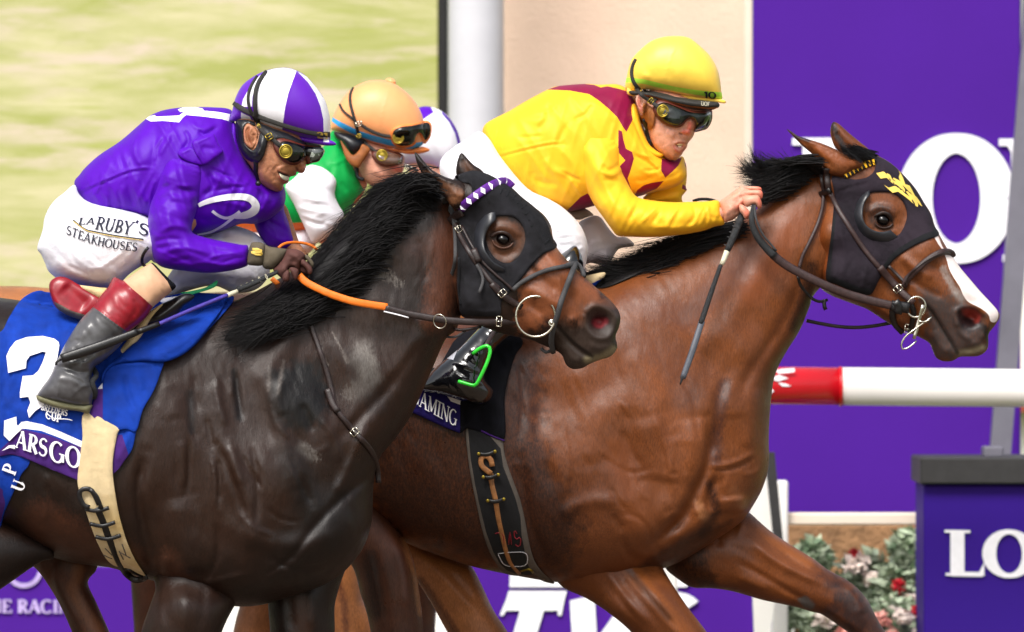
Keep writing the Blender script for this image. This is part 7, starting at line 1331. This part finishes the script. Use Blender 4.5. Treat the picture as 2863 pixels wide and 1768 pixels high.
for i in range(5): ring(g, np.array([P('zd: 1070 790 1030 900 985 1000 950 1080 900 1210')[i]]), 1.5, 10.8, .9, 'rubber_grey', Y2, 205, rot=112)
g.build('grip', whip2)
g = Geo(); bar(g, 'zd: 890 1290 850 1400 800 1512', [8.5, 8, 6.5], 'whip_white', Y2, [205, 215]); bar(g, 'f: 1723 634 1700 700 1675 775', [6, 7.5, 8.5], 'rubber_black', Y2, [215, 240]); g.build('shaft', whip2)
mat('whip_flap', '4a4e58', rough=.5, bump=.3, bs=400)
g = Geo(); bar(g, 'f: 1678 768 1655 840 1632 905', [9, 9.5, 8.5], 'whip_flap', Y2, [240, 270, 285], .5); bar(g, 'f: 1632 900 1626 920', [5, 2], 'rubber_black', Y2, [285, 286]); g.build('flap', whip2)
g = Geo()
solid(g, 'ze: 530 1260 600 1225 700 1200 860 1172 895 1200 860 1262 780 1330 700 1420 640 1370', 'girth_cream', Y2, 20, 16, 60, 5, regions=[('ze: 640 1370 720 1330 860 1262 840 1310 700 1430', 'cloth_blue', 1)]); g.build('saddle_pad', horse2)
# ================================================================ horses and jockeys farther out
Y3 = 2.1
horse3 = root_at('horse', 'chestnut horse mostly hidden behind the black one, its rump showing at left', 'horse', 'f: 300 1100', Y3, 0)
g = Geo()
solid(g, 'f: -300 700 -150 688 0 684 120 690 250 720 400 740 560 730 680 700 780 640 880 600 980 600 1040 680 1040 780 960 850 900 960 860 1100 840 1230 780 1330 600 1380 400 1370 200 1330 0 1280 -200 1240 -380 1260 -460 1180 -480 950 -430 780', 'coat_chestnut', Y3, 270, 150, 0, 16)
solid(g, 'f: 720 1200 830 1280 852 1330 864 1390 870 1440 892 1470 906 1510 905 1560 880 1620 870 1700 860 1800 866 1900 840 2000 800 2060 780 2108 700 2108 740 2040 790 1960 800 1850 790 1750 800 1650 800 1560 792 1480 780 1400 740 1320', 'coat_chestnut', Y3, 90, 70, 110, 10, strokes=[('z5: 430 1330 490 1430 520 1512', 6, 5)], paint=[('line', 'z5: 280 1200 320 1350 330 1512', '54291a', 14, .7)])
solid(g, 'f: 560 1250 690 1300 700 1400 670 1512 640 1600 640 1750 620 1900 600 2050 520 2108 540 2000 560 1850 560 1700 545 1600 560 1500 580 1400', 'coat_chestnut', Y3, 90, 70, -110, 12)
solid(g, 'f: -400 1100 -200 1200 -180 1350 -240 1500 -300 1700 -330 1900 -320 2060 -400 2108 -430 1900 -420 1700 -400 1500 -440 1300', 'coat_chestnut', Y3, 120, 90, 100, 14); solid(g, 'f: 880 620 1000 560 1080 600 1180 720 1200 800 1120 820 1040 790 980 780 900 740', 'coat_chestnut', Y3, 80, 50, 0, 12)
g.build('body', horse3)
rider3 = root_at('person', 'jockey in green and white silks with a peach cap, face low behind the black mane', 'person', 'f: 760 600', Y3)
F3 = Host(); g = Geo()
solid(g, 'z9: 560 560 700 560 900 620 1010 680 1020 740 1016 790 1000 825 962 842 955 870 935 885 925 905 905 935 860 960 780 950 720 910 680 870 640 780 600 680', 'skin_pink', Y3, 84, 50, 60, 3, hosts=[F3], strokes=[('z9: 960 770 980 800', 8, 7), ('z9: 880 868 940 875', 2.5, -4), ('z9: 870 900 930 895', 4, 3), ('z9: 760 800 860 850', 8, 3), ('z9: 900 820 930 830', 3, -3)], paint=[('line', 'z9: 930 780 990 800', 'e0605a', 10, .7), ('line', 'z9: 880 872 945 876', 'b0505a', 3, .8), ('line', 'z9: 700 800 800 870', 'b98872', 16, .5)])
solid(g, 'z9: 560 600 680 700 720 860 700 960 600 980 500 860', 'skin_pink', Y3, 70, 40, 20, 6); tube(g, [(860, 480, 40), (880, 640, 60), (980, 720, 70)], [32, 28, 18], 'skin_pink', Y3, 12)
g.build('body', rider3)
g = Geo(); J3 = Host()
solid(g, 'z9: 350 620 400 540 430 485 480 500 540 580 600 700 640 800 680 900 700 960 660 1040 600 1100 520 1200 400 1290 260 1310 100 1330 -100 1350 -300 1330 -420 1260 -420 1150 -300 1000 -100 850 150 720', 'silk_green', Y3, 165, 90, 10, 6, hosts=[J3],
      regions=[('z9: -430 1190 -200 1230 60 1235 200 1228 230 1300 130 1320 -100 1360 -430 1340', 'silk_orange', 1), ('z9: 600 1080 640 1020 700 960 760 930 740 1010 680 1050 600 1130', 'silk_orange', 1)],
      strokes=[('z9: 430 760 520 720 560 700', 5, 5), ('z9: 520 720 560 840 640 920', 7, 5), ('z9: 440 740 420 860', 8, -5), ('z9: 500 900 560 980', 7, -5), ('z9: 480 1000 520 1100', 7, 5)], noise=[(70, 40, 14, 2.4, 401)])
g.build('silks_jacket', rider3)
g = Geo()
solid(g, 'z9: 50 940 120 870 230 768 330 772 420 826 466 895 452 1000 488 1090 528 1165 500 1240 430 1320 300 1400 255 1370 200 1250 120 1080', 'silk_white', Y3, 95, 55, 130, 5, strokes=[('z9: 190 990 260 1000 330 990', 5, -3), ('z9: 180 1030 260 1040 340 1060', 5, 3), ('z9: 250 1100 330 1080 420 1100', 5, -3), ('z9: 280 1180 360 1160', 6, 3), ('z9: 240 880 300 1000 330 1200', 14, 3), ('z9: 150 940 230 930 320 960', 6, -4), ('z9: 130 1100 220 1120 320 1140 420 1160', 6, 4), ('z9: 200 1200 300 1240 400 1220', 6, -4)], noise=[(15, 120, 16, 2.0, 402, 1)])
g.build('sleeve', rider3)
g = Geo(); solid(g, 'z9: -60 1280 100 1290 230 1270 300 1400 200 1500 0 1500 -300 1480 -400 1350 -300 1300', 'breeches_dull', Y3, 130, 70, 40, 8)
for i_, m_ in enumerate(g.mats): g.mats[i_] = 'breeches_dull'
g.build('breeches', rider3)
g = Geo(); HM3 = Host()
solid(g, 'z9: 424 470 430 400 455 330 495 255 545 185 605 130 700 86 800 70 880 80 960 112 1060 192 1122 270 1162 350 1180 430 1184 520 1175 590 1080 640 1000 640 880 612 760 580 660 545 560 510 480 490', 'cap_orange', Y3, 125, 90, 70, 5, hosts=[HM3], strokes=[('z9: 900 90 880 200 840 330 815 480', 1.6, 1.2), ('z9: 920 95 1040 200 1120 340', 1.6, 1)], regions=[('z9: 436 372 480 400 560 440 640 480 760 518 880 550 1000 575 1100 582 1170 572 1165 610 1100 632 1060 632 880 600 760 568 640 525 560 490 480 445 428 405', 'band_blue', 1)])
solid(g, 'z9: 880 612 960 632 1060 636 1160 612 1222 632 1215 650 1150 668 1040 672 960 655 900 635', 'peak_orange', Y3, 60, 36, 80, 4)
g.build('helmet', rider3)
g = Geo(); ball(g, 'z9: 910 82', 15, 'cap_orange', Y3, 60, 1, 12, 9, 20); g.build('pompon', rider3)
g = Geo(); strap(g, 'z9: 605 135 580 190 580 260 600 340 625 430 645 520', 9, 'band_black', Y3, HM3, 4, t=2.5); strap(g, 'z9: 494 268 520 320 580 370 610 400', 7, 'band_black', Y3, HM3, 4, t=2.5); strap(g, 'z9: 660 430 740 480 840 520 930 530', 10, 'band_black', Y3, HM3, 6, t=2.5); strap(g, 'z9: 650 520 720 600 800 660', 10, 'band_black', Y3, F3, 12, t=3); g.build('goggle_strap', rider3)
buckle('z9: 650 425', -20, 8, 6, Y3, HM3.d(*P('z9: 650 425')[0])+9, 'steel', rider3, 1.8); buckle('z9: 650 525', -30, 6, 5, Y3, 165, 'brass', rider3, 1.5)
g = Geo()
solid(g, 'z9: 445 492 520 500 600 522 660 550 700 580 680 640 640 670 590 690 540 640 520 590 480 560', 'harness_black', Y3, 60, 30, 92, 4)
solid(g, 'z9: 500 560 540 610 600 680 650 640 680 590 740 630 720 680 680 740 650 780 600 770 550 720 520 640', 'harness_tan', Y3, 16, 14, 128, 4); strap(g, 'z9: 620 720 630 800 640 860 690 880', 11, 'harness_black', Y3, F3, 12, t=3)
g.build('chin_harness', rider3)
goggles('z9: 750 670 780 640 850 630 930 650 1000 675 1010 710 1000 750 950 765 880 778 820 762 780 730', 'z9: 775 672 800 650 860 645 930 662 990 685 995 715 985 742 940 752 880 760 830 745 795 715', 'z9: 838 682', Y3, F3, 8, rider3, 'goggle_rim', 'lens_brown', 0, dr=14)
goggles('z9: 905 500 930 460 990 435 1080 428 1150 410 1200 398 1240 430 1240 500 1225 545 1185 590 1165 545 1145 505 1125 530 1110 590 1040 622 960 615 915 570', 'z9: 925 505 945 472 1000 450 1080 440 1160 425 1205 415 1230 440 1230 500 1212 540 1190 560 1165 515 1140 500 1115 525 1095 580 1040 605 970 600 930 560', 'z9: 970 542', Y3, HM3, 4, rider3, 'peak_orange', 'lens_dark', 0, dr=14)
# fourth pair
Y4 = 3.1
horse4 = root_at('horse', 'dark horse hidden farthest out, behind the gap between the front two', 'horse', 'f: 900 1100', Y4, 0)
g = Geo()
solid(g, 'f: 300 740 500 700 700 700 900 690 1050 660 1150 600 1250 560 1320 560 1400 640 1380 700 1250 740 1180 850 1150 1000 1120 1180 1000 1290 800 1330 600 1320 400 1290 300 1200 240 1000', 'coat_darkbay', Y4, 260, 150, 0, 20)
for q, dd in (('f: 950 1150 1080 1150 1060 1350 1040 1500 1050 1700 1030 1900 1040 2060 950 2060 970 1900 960 1700 960 1500 950 1300', 90), ('f: 840 1150 940 1150 930 1350 900 1500 880 1700 860 1900 860 2060 780 2060 800 1900 810 1700 820 1500', -90), ('f: 300 1100 430 1150 440 1350 400 1500 380 1700 400 1900 400 2060 310 2060 320 1900 310 1700 320 1500', 90)):
    solid(g, q, 'coat_darkbay', Y4, 90, 70, dd, 16)
g.build('body', horse4)
rider4 = root_at('person', 'jockey in white silks edged with purple, back showing beyond the peach cap', 'person', 'f: 1030 500', Y4)
g = Geo()
tube(g, [(1150, 420, 0), (1200, 480, 0), (1260, 560, 0), (1300, 620, 0)], [40, 50, 44, 36], 'skin_pink', Y4, 14); ball(g, 'f: 1118 535', 62, 'skin_pink', Y4, 0)
g.build('body', rider4)
g = Geo()
solid(g, 'z9: 1000 400 1060 340 1150 290 1235 288 1335 330 1400 398 1452 490 1482 600 1496 700 1460 800 1380 860 1290 800 1200 770 1050 762 900 800 850 700 900 500', 'silk_white', Y4, 150, 90, 0, 6,
      regions=[('z9: 1130 270 1235 286 1255 330 1240 345 1180 385 1120 420 1080 330', 'silk_purple', 1), ('z9: 1325 322 1405 396 1458 488 1488 600 1500 700 1470 700 1458 610 1430 500 1384 412 1325 345', 'silk_purple', 1), ('z9: 1180 770 1300 775 1300 800 1200 790', 'silk_purple', 1)], strokes=[('z9: 1180 370 1260 360 1320 330', 5, -4), ('z9: 1300 420 1380 540 1420 660', 10, 3), ('z9: 1040 700 1160 690', 8, -3)], noise=[(50, 50, 14, 1.6, 411)])
g.build('silks_jacket', rider4)
g = Geo(); solid(g, 'f: 1000 540 1010 480 1060 440 1130 430 1190 460 1215 520 1200 570 1100 580', 'cap_purple', Y4, 110, 80, 30, 8); g.build('helmet', rider4)
g = Geo(); strap(g, 'z9: 1020 765 1050 775 1120 800', 9, 'harness_black', Y4, None, d=130, t=3); g.build('goggle_strap', rider4); buckle('z9: 1052 782', 12, 8, 6, Y4, 136, 'steel', rider4, 1.6)
